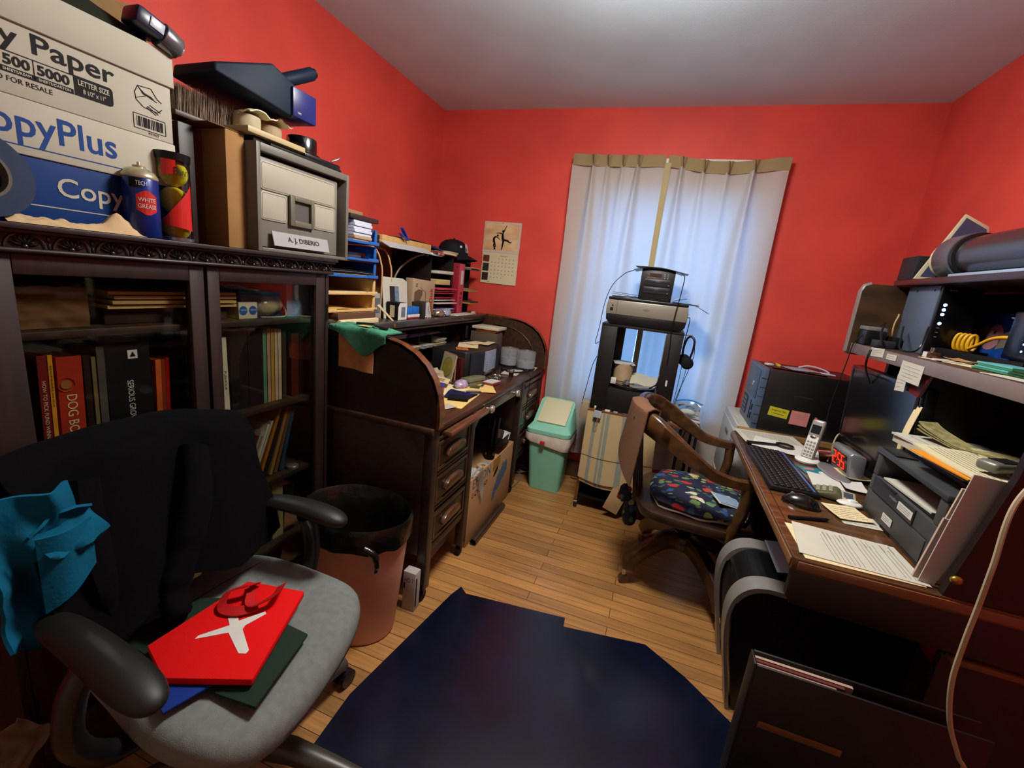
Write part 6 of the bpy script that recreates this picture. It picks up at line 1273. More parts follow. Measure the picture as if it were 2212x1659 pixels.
# ================================================================= right-hand desk with hutch
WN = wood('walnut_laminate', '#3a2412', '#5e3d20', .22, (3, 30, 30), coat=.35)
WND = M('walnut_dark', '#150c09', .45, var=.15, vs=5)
EDG = M('desk_edge', '#7a5436', .25, coat=.4)
HT = M('shelf_edge_grey', '#6f625e', .4, var=.06)
t = thing('computer_desk', 'walnut computer desk with a hutch of shelves along the right wall', 'desk', (.78, 1.73, 0))
DX0, DX1, DY0, DY1, DZ = .405, 1.150, 1.160, 2.300, .750
build('desk_top', MB().prism(rrect(DX0, DY0, DX1, DY1, .012), 2, .715, DZ), WN, t, bev=.004)
build('edge_strip', MB().box((DX0-.003, DY0+.012, .722), (DX0+.001, DY1-.012, .744)), EDG, t, bev=.001)
build('edge_strip', MB().box((DX0+.012, DY0-.003, .722), (DX1, DY0+.001, .744)), EDG, t, bev=.001)
build('groove', MB().box((DX0+.028, DY0+.01, DZ), (DX0+.030, DY1-.01, DZ+.0006)), INK, t)
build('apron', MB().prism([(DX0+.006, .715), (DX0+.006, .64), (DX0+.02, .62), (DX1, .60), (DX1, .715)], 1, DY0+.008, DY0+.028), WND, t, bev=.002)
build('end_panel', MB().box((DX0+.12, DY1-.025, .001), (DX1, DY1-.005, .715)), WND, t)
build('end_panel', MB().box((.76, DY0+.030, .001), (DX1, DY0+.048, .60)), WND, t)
build('stretcher', MB().box((.42, DY0+.006, .205), (.76, DY0+.03, .25)), WND, t, bev=.003)
build('stretcher_edge', MB().box((.42, DY0+.004, .25), (.60, DY0+.03, .256)), wood('worn_edge', '#5c3a1c', '#7a5226', .5, (5, 5, 5)), t, bev=.002)
build('stretcher_edge', MB().box((.765, DY0+.004, .586), (.90, DY0+.03, .600)), M('worn_edge', ''), t, bev=.002)
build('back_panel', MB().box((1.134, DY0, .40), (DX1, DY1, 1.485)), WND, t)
WG = wood('hutch_grain', '#2e1d0e', '#4a3018', .45, (4, 30, 9))
pp = [(.768, 1.190), (.768, 1.20), (.764, 1.455), (.772, 1.478), (.795, 1.488), (1.134, 1.488), (1.134, 1.190)]
build('hutch_side', MB().prism(pp, 1, 2.268, 2.290), WG, t)
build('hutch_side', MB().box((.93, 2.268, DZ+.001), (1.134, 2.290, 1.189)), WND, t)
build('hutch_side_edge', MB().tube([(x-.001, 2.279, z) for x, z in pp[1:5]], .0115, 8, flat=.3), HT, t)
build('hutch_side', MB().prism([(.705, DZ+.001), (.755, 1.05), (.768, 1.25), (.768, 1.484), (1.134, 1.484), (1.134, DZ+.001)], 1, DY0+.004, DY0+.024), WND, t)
build('catch_knob', MB().sph((.716, DY0-.002, .797), .010, 0, 12, (1.3, .8, 1)), M('brass', ''), t)
build('hutch_shelf', MB().prism(rrect(.778, DY0+.026, 1.133, 2.267, .012), 2, 1.197, 1.240), [wood('shelf_top', '#3a281e', '#52382a', .4, (3, 20, 20))], t, bev=.003)
build('shelf_edge', MB().box((.7745, DY0+.03, 1.198), (.7785, 2.264, 1.239)), HT, t, bev=.001)
build('upper_shelf', MB().box((.872, DY0+.002, 1.489), (1.150, 2.292, 1.511)), M('upper_board', '#2c1c1c', .35, coat=.3), t, bev=.002)
build('divider', MB().box((.80, 1.70, DZ+.001), (1.133, 1.715, 1.196)), WND, t)
def note(lab, x, y, z, w, h, rot, seed, n=5, mat=None):
    t = thing('sticky_note', lab, 'note', (x, y, z-h/2)); patch(t, 'paper', mat or PWH, (x, y, z), w, h, 'x-', rot)
    build('printing', lines_mb((x-.0009, y, z), w*.75, h*.7, n, 'x-', rot, seed=seed, t=.0012), M('print_grey', ''), t); return t
note('small white note taped to the far part of the hutch shelf edge', .7735, 2.00, 1.226, .105, .032, .05, 1, 3)
note('tiny white label next to the small note on the shelf edge', .7735, 1.885, 1.222, .07, .020, .02, 2, 2)
note('pale note with handwriting hanging below the shelf edge', .7735, 1.735, 1.190, .135, .062, -.02, 3, 4)
note('torn white slip below the hanging pale note', .7745, 1.775, 1.150, .06, .055, .1, 4, 3)
t = thing('pocket_knife', 'dark red pouch hanging under the hutch shelf behind the notes', 'pouch', (.80, 1.73, 1.13)); build('pouch', MB().prism([(1.655, 1.196), (1.70, 1.196), (1.77, 1.13), (1.69, 1.12)], 0, .790, .798), M('pouch_red', '#5c1416', .5), t)
# --- monitor
t = thing('monitor', 'black flat monitor with a glossy screen reflecting the window', 'monitor', (.85, 1.97, DZ))
R = Matrix.Translation((.815, 1.97, .985)) @ Matrix.Rotation(-.06, 4, 'Y')
def yz(a, b, c, d, e, f): return MB().box((a, c, e), (b, d, f))
build('housing', yz(0, .035, -.285, .285, -.165, .165).xf(R), BLK, t, bev=.006)
mb = MB(); 
for a, b, c, d in ((-.285, -.272, -.165, .165), (.272, .285, -.165, .165), (-.272, .272, .148, .165), (-.272, .272, -.165, -.140)): mb.box((-.006, a, c), (.0005, b, d))
build('bezel', mb.xf(R), M('bezel_black', '#15151a', .2, coat=.4), t, bev=.001)
build('screen', yz(-.003, 0, -.272, .272, -.14, .148).xf(R), M('screen_black', '#05060a', .22, spec=.9, coat=.7), t)
build('stand_neck', MB().box((.855, 1.93, .765), (.88, 2.01, .95)), BLK, t, bev=.003)
build('stand_foot', MB().lathe([(.001, 0), (.11, 0), (.11, .008), (.04, .016), (.001, .016)], (.86, 1.97, DZ+.0005), 32), BLK, t)
solo('paper_strip', MB().grid(lambda u, v: (.806-.022*math.sin(PI*v)*1.0-.002, 1.700-.004-.035*u+.03*(v-.5)**2*2, .845+.25*v), 3, 14, thick=.0015), CRM, 'curling cream paper strip taped to the right edge of the monitor', 'paper')
# --- laser printer
PG = M('printer_grey', '#3a3a3a', .5, var=.04); PD = M('printer_dark', '#15171a', .45)
t = thing('laser_printer', 'dark grey multifunction laser printer on the walnut desk', 'printer', (.87, 1.42, DZ))
a0_, a1_, b0_, b1_, c0_, c1_ = .705, 1.05, 1.245, 1.615, .7505, .925
mb = MB(); mb.box((a0_, b0_, c0_), (a1_, b1_, .875)).box((a0_+.18, b0_, .875), (a1_, b1_, .945)).box((a0_, b0_, .875), (a0_+.18, b0_+.035, .945)).box((a0_, b1_-.03, .875), (a0_+.18, b1_, .945))
build('body', mb, PG, t, bev=.005)
build('scanner_unit', MB().box((a0_-.006, b0_-.002, .9455), (a1_, b1_+.004, .962)), M('scan_grey', '#34383c', .35), t, bev=.004)
build('lid', MB().box((a0_+.06, b0_+.004, .9625), (a1_-.004, b1_, .976)), PD, t, bev=.004)
build('control_panel', MB().box((a0_, b1_-.10, .9625), (a0_+.055, b1_-.01, .967)), PD, t, bev=.002)
build('output_recess', MB().box((a0_+.01, b0_+.036, .8755), (a0_+.18, b1_-.031, .878)), INK, t)
build('front_tray', MB().box((a0_-.003, b0_+.03, .762), (a0_+.001, b1_-.03, .825)), PG, t, bev=.001)
build('tray_seam', MB().box((a0_-.0008, b0_+.004, .828), (a0_+.001, b1_-.002, .8305)).box((a0_-.004, b0_+.10, .8305), (a0_+.001, b1_-.03, .8725)), M('seam_dark', '#24272b', .5), t)
build('latch', MB().box((a0_-.006, 1.45, .868), (a0_, 1.56, .876)), PD, t, bev=.002)
build('paper_cutout', MB().box((a0_-.0008, b1_-.19, .7506), (a0_+.001, b1_-.13, .775)), INK, t)
text('brother', t, M('logo_grey', '#8f9498', .4), (a0_-.0045, 1.452, .857), .010, 'x-', 0, w=.045)
for y, z, w in ((1.386, .852, .075), (1.452, .79, .055)):
    patch(t, 'white_label', WHT, (a0_-.0045, y, z), w, .022, 'x-'); build('printing', lines_mb((a0_-.0055, y, z), w*.8, .016, 3, 'x-', 0, seed=int(y*100), t=.0012), M('print_grey', ''), t)
solo('printed_sheet', MB().box((a0_+.012, 1.33, .879), (a0_+.165, 1.56, .884), 0, rotz(.06)), PWH, 'white printed sheets lying in the printer output slot', 'paper')
# papers on the printer
def pile(name, c, w, h, rz, z, th, mat, lab, cat='paper', txt=0, curl=0, seed=1):
    t = thing(name, lab, cat, (c[0], c[1], z), rz, local=True)
    build('sheet', MB().grid(lambda u, v: ((u-.5)*w, (v-.5)*h, th+curl*(2*v-1)**2*.5), 6, 8, thick=th), mat, t)
    if txt:
        m2 = lines_mb((0, 0, th+.0006), h*.85, w*.8, txt, 'z+', PI/2, seed=seed, t=.0016)
        for p in m2.v: p.z += curl*(2*p.y/h)**2*.5
        build('printing', m2, M('print_grey', ''), t)
    return t
blk('blue_box', (.80, 1.622, DZ+.001), (1.04, 1.682, .972), M('box_slate', '#2c3a52', .5), 'slate blue box behind the laser printer under the paper pile', 'box')
pile('folder', (.90, 1.51), .28, .33, .05, .9765, .022, M('pile_white', '#b2aa94', .8), 'thick pile of papers on the back of the laser printer', 'papers')
pile('printed_sheet', (.88, 1.53), .24, .30, .12, .999, .006, PWH, 'white printed sheets on the thick paper pile', txt=8, seed=5)
pile('orange_envelope', (.80, 1.36), .18, .21, .12, 1.0055, .003, M('orange_env', '#d08420', .7), 'orange envelope sticking out of the paper pile on the printer', 'envelope')
pile('printed_sheet', (.835, 1.38), .21, .26, .02, 1.009, .005, M('bill_paper', '#c6bc98', .8), 'cream letter with printed lines over the orange envelope', txt=14, seed=8, curl=.004)
pile('printed_sheet', (.95, 1.40), .20, .26, -.2, 1.0145, .004, M('bill_paper2', '#b8ae90', .8), 'crumpled bill with large handwriting near the wall end of the printer', txt=7, seed=9, curl=.006)
t = thing('banknotes', 'folded bundle of paper money on the pile above the printer', 'money', (.87, 1.55, 1.006))
for i in range(3): build('note', MB().grid(lambda u, v, i=i: (.79+.06*v+.11*u, 1.64-.22*u+.03*v, 1.010+.004*i+.024*math.exp(-u*6)*(1+.3*i)+.004*math.sin(u*9)+.008*u), 20, 4, thick=.003), M('money%d' % i, ('#857a4c', '#7c7850', '#8f8558')[i], .8, var=.3, vs=50), t)
t = thing('cordless_handset', 'grey cordless handset lying on the papers on the printer', 'phone', (.89, 1.33, 1.013)); R = Matrix.Translation((.85, 1.335, 1.036)) @ Matrix.Rotation(-1.1, 4, 'Z')
build('body', MB().box((-.024, -.085, -.013), (.024, .085, .013)).xf(R), M('handset_grey', '#6a685e', .35, .2), t, bev=.010, seg=3); build('display', MB().box((-.017, -.06, .013), (.017, -.005, .0145)).xf(R), INK, t)
# --- things standing at the near end between printer and hutch side
t = thing('plastic_folder', 'clear whitish plastic folder standing beside the laser printer', 'folder', (.72, 1.21, DZ))
build('folder', MB().prism([(.672, DZ+.001), (.703, DZ+.001), (.775, 1.03), (.702, 1.035)], 1, 1.196, 1.199), M('plastic_white', '#b8b0b0', .35, alpha=.93), t)
solo('envelope', MB().prism([(.668, DZ+.001), (.79, DZ+.001), (.80, .90), (.688, .915)], 1, 1.212, 1.218), M('env_pinkgrey', '#b09a8c', .6), 'pinkish grey envelope standing between printer and plastic folder', 'envelope')
solo('envelope', MB().prism([(.676, DZ+.001), (.79, DZ+.001), (.81, .985), (.708, .99)], 1, 1.224, 1.229), M('env_beige', '#b8a48c', .6), 'beige envelope standing nearest the printer side', 'envelope')
solo('wood_block', MB().prism([(.80, DZ+.001), (.90, DZ+.001), (.90, .94), (.80, .93)], 1, 1.203, 1.2085), M('frame_wood', '#5a3e22', .5), 'brown framed card behind the plastic folder', 'card')
# --- things on the desk
t = thing('keyboard', 'black computer keyboard lying along the desk edge', 'keyboard', (.50, 1.81, DZ), local=True, rz=.03)
build('base', MB().box((-.072, -.215, .001), (.078, .215, .018)), M('kb_black', '#101114', .4), t, bev=.004)
mb = MB()
for i in range(20):
    for j in range(6): mb.box((-.060+.0195*j, -.205+.0207*i, .018), (-.0445+.0195*j, -.188+.0207*i, .023))
build('keys', mb, M('key_black', '#0a0a0c', .5), t, bev=.001, seg=1); t.children[-1]['kind'] = 'stuff'
build('blue_strip', MB().box((.060, -.20, .018), (.067, .20, .0195)), M('kb_blue', '#3a5a8c', .3), t)
t = thing('computer_mouse', 'shiny black computer mouse on the walnut desk', 'mouse', (.508, 1.52, DZ), local=True, rz=-.25)
build('shell', MB().sph((0, 0, .0), 1, 0, 24, (.055, .033, .036)), M('gloss_black', ''), t)
for o in t.children: 
    for v in o.data.vertices: v.co.z = max(.001, v.co.z)
build('wheel', MB().cyl((-.028, -.004, .029), (-.028, .004, .029), .006, 12), GRY, t)
sheet('letter', (.565, 2.235), .27, .24, .12, PWH, 'large white letter with typed lines at the far end of the desk', z=DZ+.0005, txt=16, seed=3, curl=.002)
sheet('letter', (.60, 2.14), .25, .17, -.25, WHT, 'white sheet under the magnifying glass', z=DZ+.004, curl=.001)
t = thing('magnifying_glass', 'black-handled magnifying glass on the white letters', 'magnifying glass', (.55, 2.13, DZ)); zz = DZ+.0115
build('frame', MB().lathe([(.030, -.003), (.036, -.003), (.036, .004), (.030, .004), (.030, -.003)], (.600, 2.150, zz), 32, cap=False), BLK, t); build('handle', MB().cyl((.566, 2.140, zz), (.440, 2.095, zz), .006, 12, r2=.008), BLK, t)
build('lens', MB().lathe([(.001, .001), (.030, .0005), (.001, -.0005)], (.600, 2.150, zz), 24, cap=False), thin_glass('lens_clear', (.95, .95, .95), .1), t)
# typed page near the front
t = thing('typed_page', 'large white typed page at the near corner of the walnut desk', 'paper', (.57, 1.28, DZ))
mb = MB(); P = [(.424, 1.190), (.694, 1.182), (.688, 1.355), (.448, 1.372)]; 
def qd(u, v): a = Vector((*P[0], 0)).lerp(Vector((*P[1], 0)), u); b = Vector((*P[3], 0)).lerp(Vector((*P[2], 0)), u); q = a.lerp(b, v); return (q.x, q.y, DZ+.004)
mb.grid(qd, 4, 4, thick=.002); build('sheet', mb, PWH, t)
m2 = MB(); r_ = random.Random(21)
for i in range(17):
    if i in (7, 13): continue
    u = .30+.038*i; v0 = .82; 
    m2.box((.424+.27*u, 1.195, DZ+.0045), (.424+.27*u+.0012, 1.195+(.15 if i % 3 else .11), DZ+.0049))
    m2.box((.424+.27*u+.002, 1.310, DZ+.0045), (.424+.27*u+.0032, 1.310+.035*r_.random()+.01, DZ+.0049))
build('printing', m2, M('print_grey', ''), t)
solo('paper_under', MB().box((.43, 1.175, DZ+.0005), (.68, 1.36, DZ+.0018), 0, rotz(.03)), CRM, 'cream sheet peeking out under the typed page', 'paper')
solo('pen', MB().cyl((.445, 1.392, DZ+.006), (.555, 1.435, DZ+.006), .005, 12).cyl((.555, 1.435, DZ+.006), (.563, 1.438, DZ+.006), .003, 8, r2=.001), BLK, 'black pen lying above the typed page', 'pen')
sheet('cheque', (.635, 1.525), .10, .10, .25, CRM, 'cream printed slip in front of the laser printer', 'slip', z=DZ+.004, txt=6, seed=4, curl=.004)
sheet('cheque', (.655, 1.49), .11, .075, .1, PWH, 'white printed slip under the cream one', 'slip', z=DZ+.0005, txt=4, seed=6)
t = thing('computer_mouse', 'small white mouse-shaped gadget in front of the laser printer', 'gadget', (.665, 1.60, DZ)); build('shell', MB().sph((.665, 1.60, DZ+.010), .03, 0, 20, (1.2, .75, .32)), WPL, t); build('top_button', MB().sph((.672, 1.603, DZ+.018), .014, 0, 12, (1.2, .8, .5)), M('btn_wht', '#c8c6be', .3), t)
# phone on its cradle
t = thing('cordless_phone', 'white and silver cordless phone standing in its white charging cradle', 'phone', (.655, 2.02, DZ), local=True, rz=.95)
build('cradle', MB().lathe([(.001, .001), (.05, .001), (.052, .008), (.04, .016), (.001, .020)], (0, 0, 0), 28, sx=1.05, sy=.85), WPL, t)
R = Matrix.Translation((-.012, 0, .014)) @ Matrix.Rotation(.22, 4, 'Y')
h = build('handset', MB().box((-.010, -.024, 0), (.014, .024, .165)).xf(R), M('phone_silver', '#98928c', .3, .3), t, bev=.009, seg=3)
build('face', MB().box((-.0115, -.020, .006), (-.0095, .020, .095)).xf(R), WPL, h, bev=.001)
build('display', MB().box((-.0118, -.016, .108), (-.0098, .016, .142)).xf(R), M('phone_lcd', '#141c1c', .2), h)
mb = MB()
for i in range(3):
    for j in range(5): mb.box((-.0135, -.0155+.0115*i, .012+.0135*j), (-.0113, -.0075+.0115*i, .020+.0135*j))
build('key_pad', mb.xf(R), M('key_grey', '#8a8478', .5), h, bev=.001, seg=1)
build('nav_key', MB().sph((-.012, 0, .092), .010, 0, 12, (.25, 1.2, .7)).xf(R), CHR, h); build('antenna_light', MB().box((-.006, .012, .160), (.002, .020, .170)).xf(R), M('phone_red', '#b0343a', .3), h)
# alarm clock
t = thing('alarm_clock', 'silver alarm clock with red digits in front of the monitor', 'clock', (.748, 1.925, DZ), local=True, rz=.08)
SV = M('clock_silver', '#8c8c90', .28, .5)
build('case', MB().prism([(-.012, .012), (-.028, .10), (-.015, .112), (.030, .10), (.035, .012)], 1, -.075, .075), SV, t, bev=.006)
build('base', MB().sph((-.03, 0, .006), 1, 0, 24, (.045, .105, .010)), SV, t)
build('display', MB().add([(-.0165, -.058, .028), (-.0165, .058, .028), (-.0275, .058, .092), (-.0275, -.058, .092)], [(0, 1, 2, 3)]), M('clock_black', '#0a0506', .15), t)
DIG = {'1': 'bc', '2': 'abged', '4': 'fgbc', '5': 'afgcd', '3': 'abgcd'}
mb = MB()
def seg7(s, yc, w, h):
    for c in s:
        a = {'a': (0, h, w, h), 'g': (0, h/2, w, h/2), 'd': (0, 0, w, 0), 'f': (0, h/2, 0, h), 'b': (w, h/2, w, h), 'e': (0, 0, 0, h/2), 'c': (w, 0, w, h/2)}[c]
        for k in (0,):
            y1, z1, y2, z2 = yc-a[0], .036+a[1], yc-a[2], .036+a[3]
            mb.tube([(-.0185-(z1-.028)*.172, y1, z1), (-.0185-(z2-.028)*.172, y2, z2)], .0022, 6)
for c, yc in (('2', .048), ('5', .010), ('5', -.020)): seg7(DIG[c], yc, .020, .048)
mb.sph((-.022, .019, .052), .0022, 0, 8); mb.sph((-.025, .019, .070), .0022, 0, 8)
build('digits', mb, M('led_red', '#ff3418', .4, emit=.4), t)
# papers and small gadgets by the clock
sheet('pink_note', (.745, 2.09), .07, .07, .4, M('note_pink', '#c06a62', .8), 'pink sticky note standing behind the phone', 'note', z=DZ+.03)
t = thing('calculator', 'grey desk calculator with raised key block on the papers', 'calculator', (.612, 1.66, DZ), local=True, rz=-.3)
build('case', MB().prism([(-.036, .004), (.045, .004), (.045, .022), (.03, .030), (-.036, .012)], 1, -.038, .042), M('calc_olive', '#57573f', .45), t, bev=.004)
mb = MB()
for i in range(3):
    for j in range(3): mb.box((-.026+.017*j, -.026+.020*i, .016+.0042*j), (-.014+.017*j, -.012+.020*i, .023+.0042*j))
build('key_pad', mb, M('calc_key', '#8c8a72', .5), t, bev=.001, seg=1)
t = thing('adding_machine', 'cream pocket calculator with a small dark display', 'calculator', (.672, 1.675, DZ), local=True, rz=-.3)
build('case', MB().box((-.034, -.048, .003), (.034, .040, .012)), M('calc_cream', '#a8a284', .5), t, bev=.003); build('display', MB().box((.0, -.030, .012), (.026, .022, .0132)), M('calc_lcd', '#3c4656', .2), t)
t = thing('software_card', 'teal printed card with a round white sticker next to the keyboard', 'card', (.645, 1.90, DZ), local=True, rz=.2)
build('card', MB().box((-.045, -.038, .0005), (.045, .038, .002)), M('card_teal', '#14707c', .5), t); build('sticker', MB().cyl((.03, -.018, .002), (.03, -.018, .003), .018, 20), WHT, t); build('stripe', MB().box((-.030, .005, .002), (.01, .022, .0026)), M('note_pink', ''), t)
sheet('letter', (.655, 1.78), .10, .19, -.12, WHT, 'white sheet under the calculators', z=DZ+.0005, txt=0)
sheet('cream_pad', (.775, 1.90), .09, .10, .25, CRM, 'cream note pad leaning between clock and printer', 'note pad', z=DZ+.012, curl=.010)
sheet('folded_paper', (.745, 1.80), .07, .11, -.1, WHT, 'folded white paper in front of the laser printer', z=DZ+.003, curl=.008)
solo('grey_envelope', MB().prism([(1.655, DZ+.001), (1.75, DZ+.001), (1.735, .80), (1.672, .835)], 0, .768, .772), M('env_grey', '#85898a', .6), 'grey envelope standing against the laser printer', 'envelope')
crumpled('red_wrapper', (.672, 1.645, DZ+.001), (.012, .018, .008), M('wrapper_red', '#6c2a20', .4), 'small dark red wrapper before the printer', 'wrapper', 2)
mb = MB(); mb.tube(spline([(.80, 2.16, .85), (.775, 2.13, .86), (.76, 2.11, .83), (.75, 2.08, .775), (.735, 2.05, .757)], 6), .003, 6); solo('cream_cable', mb, M('cable_cream', '#a89468', .5), 'cream cable curving down behind the cordless phone', 'cable')

# ================================================================= cabinet and computer tower beyond the desk
t = thing('filing_cabinet', 'white metal filing cabinet in the corner beyond the walnut desk', 'cabinet', (.73, 2.70, 0))
CBW = M('cabinet_white', '#b4b2aa', .4)
build('carcass', MB().box((.455, 2.435, .001), (1.0, 2.93, .735)), CBW, t, bev=.003)
for z in (.05, .385): 
    d = build('drawer_front', MB().box((.449, 2.45, z), (.455, 2.915, z+.315)), CBW, t, bev=.002); build('pull', MB().box((.444, 2.64, z+.25), (.449, 2.73, z+.27)), GRY, d, bev=.001)
build('sticker', MB().box((.4482, 2.47, .60), (.4488, 2.53, .645)), M('stick_blue', '#2a6ab0', .5), t); build('sticker', MB().box((.4482, 2.47, .545), (.4488, 2.53, .59)), M('stick_red', '#b05048', .5), t)
blk('wooden_board', (.450, 2.400, .700), (.90, 2.430, .745), wood('pine_board', '#7a5a34', '#9a7846', .5, (3, 20, 20)), 'light brown board standing between desk and filing cabinet', 'board')
sheet('letter', (.50, 2.58), .07, .26, .0, PWH, 'white papers lying on the filing cabinet before the computer tower', z=.7355)
solo('pens', MB().cyl((.47, 2.50, .742), (.475, 2.66, .742), .005, 8), M('pen_white', '#b8b4a8', .4), 'white pen on the filing cabinet', 'pen')
t = thing('computer_tower', 'black desktop computer lying on its side with a blue-grey front and stickers', 'computer', (.76, 2.62, .735))
ax0, ax1, ay0, ay1, az0, az1 = .540, .955, 2.455, 2.80, .7375, 1.05
build('case', MB().box((ax0, ay0, az0), (ax1, ay1, az1)), M('case_black', '#0d0c0c', .4), t, bev=.003)
BZ = M('bezel_blue', '#4d5c72', .35, .2)
mb = MB(); mb.prism([(ay0-.004, az0), (ay0-.006, az0+.10), (ay0-.006, az1-.06), (ay0-.002, az1+.004), (ay1, az1+.004), (ay1, az0)], 0, ax0-.030, ax0-.001); fb_ = build('front_bezel', mb, BZ, t, bev=.004)
for i in range(6): build('bezel_rib', MB().box((ax0-.03, ay0-.0075, az0+.03+.047*i), (ax0-.004, ay0-.005, az0+.033+.047*i)), M('rib_dark', '#2c3646', .4), fb_)
build('door_panel', MB().box((ax0-.033, ay0+.03, az0+.15), (ax0-.030, ay1-.03, az1-.012)), M('bezel_dark', '#343e4c', .35), fb_, bev=.002)
build('logo', MB().cyl((ax0-.034, 2.60, az0+.215), (ax0-.033, 2.60, az0+.215), .014, 20), CHR, fb_)
build('vent_block', MB().box((ax0-.0325, ay0+.20, az0+.03), (ax0-.030, ay1-.03, az0+.13)), M('vent_dark', '#171a20', .5), fb_)
for i in range(4): build('vent_slat', MB().box((ax0-.034, ay0+.205, az0+.042+.022*i), (ax0-.032, ay1-.035, az0+.050+.022*i)), BZ, fb_)
build('port', MB().box((ax0-.0325, ay0+.05, az0+.04), (ax0-.030, ay0+.07, az0+.07)).box((ax0-.0325, ay0+.05, az0+.085), (ax0-.030, ay0+.07, az0+.115)).box((ax0-.0325, ay0+.10, az0+.03), (ax0-.030, ay0+.105, az0+.13)), INK, fb_)
mb = MB(); 
for a, b, c, d in ((.60, .97, .66, .973), (.67, .935, .75, .94), (.60, .90, .602, .968)): mb.box((a, ay0-.0008, b), (c, ay0, d))
build('embossed_line', mb, M('emboss', '#24211c', .5), t)
patch(t, 'yellow_sticker', M('sticker_yellow', '#b8b020', .5), (.620, ay0, .843), .088, .046, 'y-', -.10); text('Antigravity Tech', t, INK, (.620, ay0-.001, .851), .011, 'y-', -.10, w=.068); text('1234 service', t, INK, (.620, ay0-.001, .836), .007, 'y-', -.10, w=.05)
patch(t, 'pink_note', M('note_pink2', '#c07a74', .7), (.715, ay0, .830), .080, .070, 'y-', -.03); build('handwriting', lines_mb((.715, ay0-.001, .84), .055, .03, 3, 'y-', -.03, seed=12), M('print_grey', ''), t)
sheet('black_folder', (.70, 2.60), .24, .20, -.2, BLK, 'thin black folder on top of the computer tower', 'folder', z=az1+.0045)
blk('white_eraser', (.545, 2.60, az1+.0045), (.58, 2.63, az1+.014), WHT, 'white eraser on top of the computer tower', 'eraser', rz=.5); blk('yellow_marker', (.60, 2.60, az1+.0045), (.615, 2.66, az1+.015), M('marker_yellow', '#c09a30', .5), 'yellow marker cap on top of the computer tower', 'marker')
sheet('letter', (.70, 2.58), .14, .12, .3, M('leaflet_grey', '#8c8a94', .6), 'grey leaflet on the black folder on the tower', z=az1+.008)
cable('white_cable', [(.70, 2.62, az1+.014), (.74, 2.60, az1+.030), (.80, 2.58, az1+.022), (.82, 2.56, az1+.010), (.78, 2.55, az1+.008), (.84, 2.53, az1+.007)], .004, M('cable_white2', '#a8a2ac', .5), 'pale cable looped on top of the computer tower')

# ================================================================= hutch contents
SZ = 1.2405
t = thing('network_drive', 'grey-sided black drive tower with blue lights on the hutch shelf', 'network drive', (.97, 2.09, SZ))
build('case', MB().box((.900, 2.0, SZ+.0005), (1.02, 2.215, 1.486)), M('nas_grey', '#5a6678', .4, .3), t, bev=.002)
build('front', MB().box((.902, 1.985, SZ+.004), (1.018, 2.0, 1.483)), M('nas_black', '#07070a', .25, coat=.3), t, bev=.004)
LB = M('led_blue', (.25, .45, 1.0), .4, emit=3.0)
for z in (1.420, 1.403, 1.387, 1.355): build('status_light', MB().cyl((.921, 1.985, z), (.921, 1.983, z), .0055, 12), LB, t)
for z in (1.338, 1.322, 1.306): build('icon', MB().box((.917, 1.9842, z), (.925, 1.985, z+.003)), GRY, t)
text('NETGEAR', t, M('logo_grey', ''), (.932, 1.9845, 1.471), .005, 'y-', w=.022)
build('screw', MB().cyl((.8998, 2.03, 1.47), (.899, 2.03, 1.47), .004, 8).cyl((.8998, 2.15, 1.468), (.899, 2.15, 1.468), .004, 8), INK, t)
t = thing('black_router', 'small black box with a grey lid at the left end of the hutch shelf', 'router', (.81, 2.22, SZ))
build('case', MB().box((.785, 2.17, SZ+.0005), (.855, 2.255, 1.30)), BLK, t, bev=.003); build('lid', MB().box((.785, 2.17, 1.3003), (.855, 2.255, 1.316)), GRY, t, bev=.003)
blk('adapter', (.865, 2.13, SZ+.0005), (.893, 2.20, 1.285), BLKM, 'black power adapter between the small router and the drive tower', 'adapter', bev=.003)
blk('adapter', (.80, 2.09, SZ+.0005), (.86, 2.15, 1.268), M('adapter_grey', '#2a2830', .5), 'dark grey adapter in front of the small router', 'adapter', bev=.003)
cable('black_cable', [(.85, 2.22, 1.32), (.825, 2.14, 1.335), (.806, 2.10, 1.30), (.80, 2.06, 1.25), (.772, 2.05, 1.235), (.768, 2.05, 1.17), (.80, 2.06, 1.10)], .004, BLK, 'thick black cable looping over the hutch shelf edge')
cable('black_cable', [(.87, 2.10, 1.33), (.84, 2.02, 1.29), (.83, 1.98, 1.25), (.86, 1.96, 1.247), (.885, 1.975, 1.27), (.892, 1.98, 1.34)], .003, BLK, 'black cable coiled beside the drive tower')
cable('cream_cable', [(.885, 2.20, 1.26), (.875, 2.19, 1.33), (.885, 2.20, 1.37), (.895, 2.23, 1.375)], .003, M('cable_cream', ''), 'cream cable behind the drive tower')
cable('black_cable', [(.785, 2.2, 1.28), (.765, 2.21, 1.24), (.762, 2.22, 1.15), (.775, 2.3, .95), (.79, 2.31, .80)], .0022, BLK, 'thin black cable running down the hutch end panel')
t = thing('fish_print', 'blue glossy picture of a pink fish behind the yellow cable', 'picture', (1.09, 1.98, SZ)); R = Matrix.Translation((1.085, 2.0, 1.338)) @ Matrix.Rotation(.12, 4, 'Y')
build('print', MB().box((-.002, -.13, -.085), (.002, .11, .075)).xf(R), M('print_sea', '#14408c', .3, var=.4, vs=14), t, bev=.001)
mb = MB(); mb.cyl((-.0035, -.01, -.01), (-.0022, -.01, -.01), .045, 28).cyl((-.0035, .045, .0), (-.0022, .045, .0), .03, 20); build('fish_body', mb.xf(R), M('fish_pink', '#8a5c60', .5, var=.15, vs=30), t)
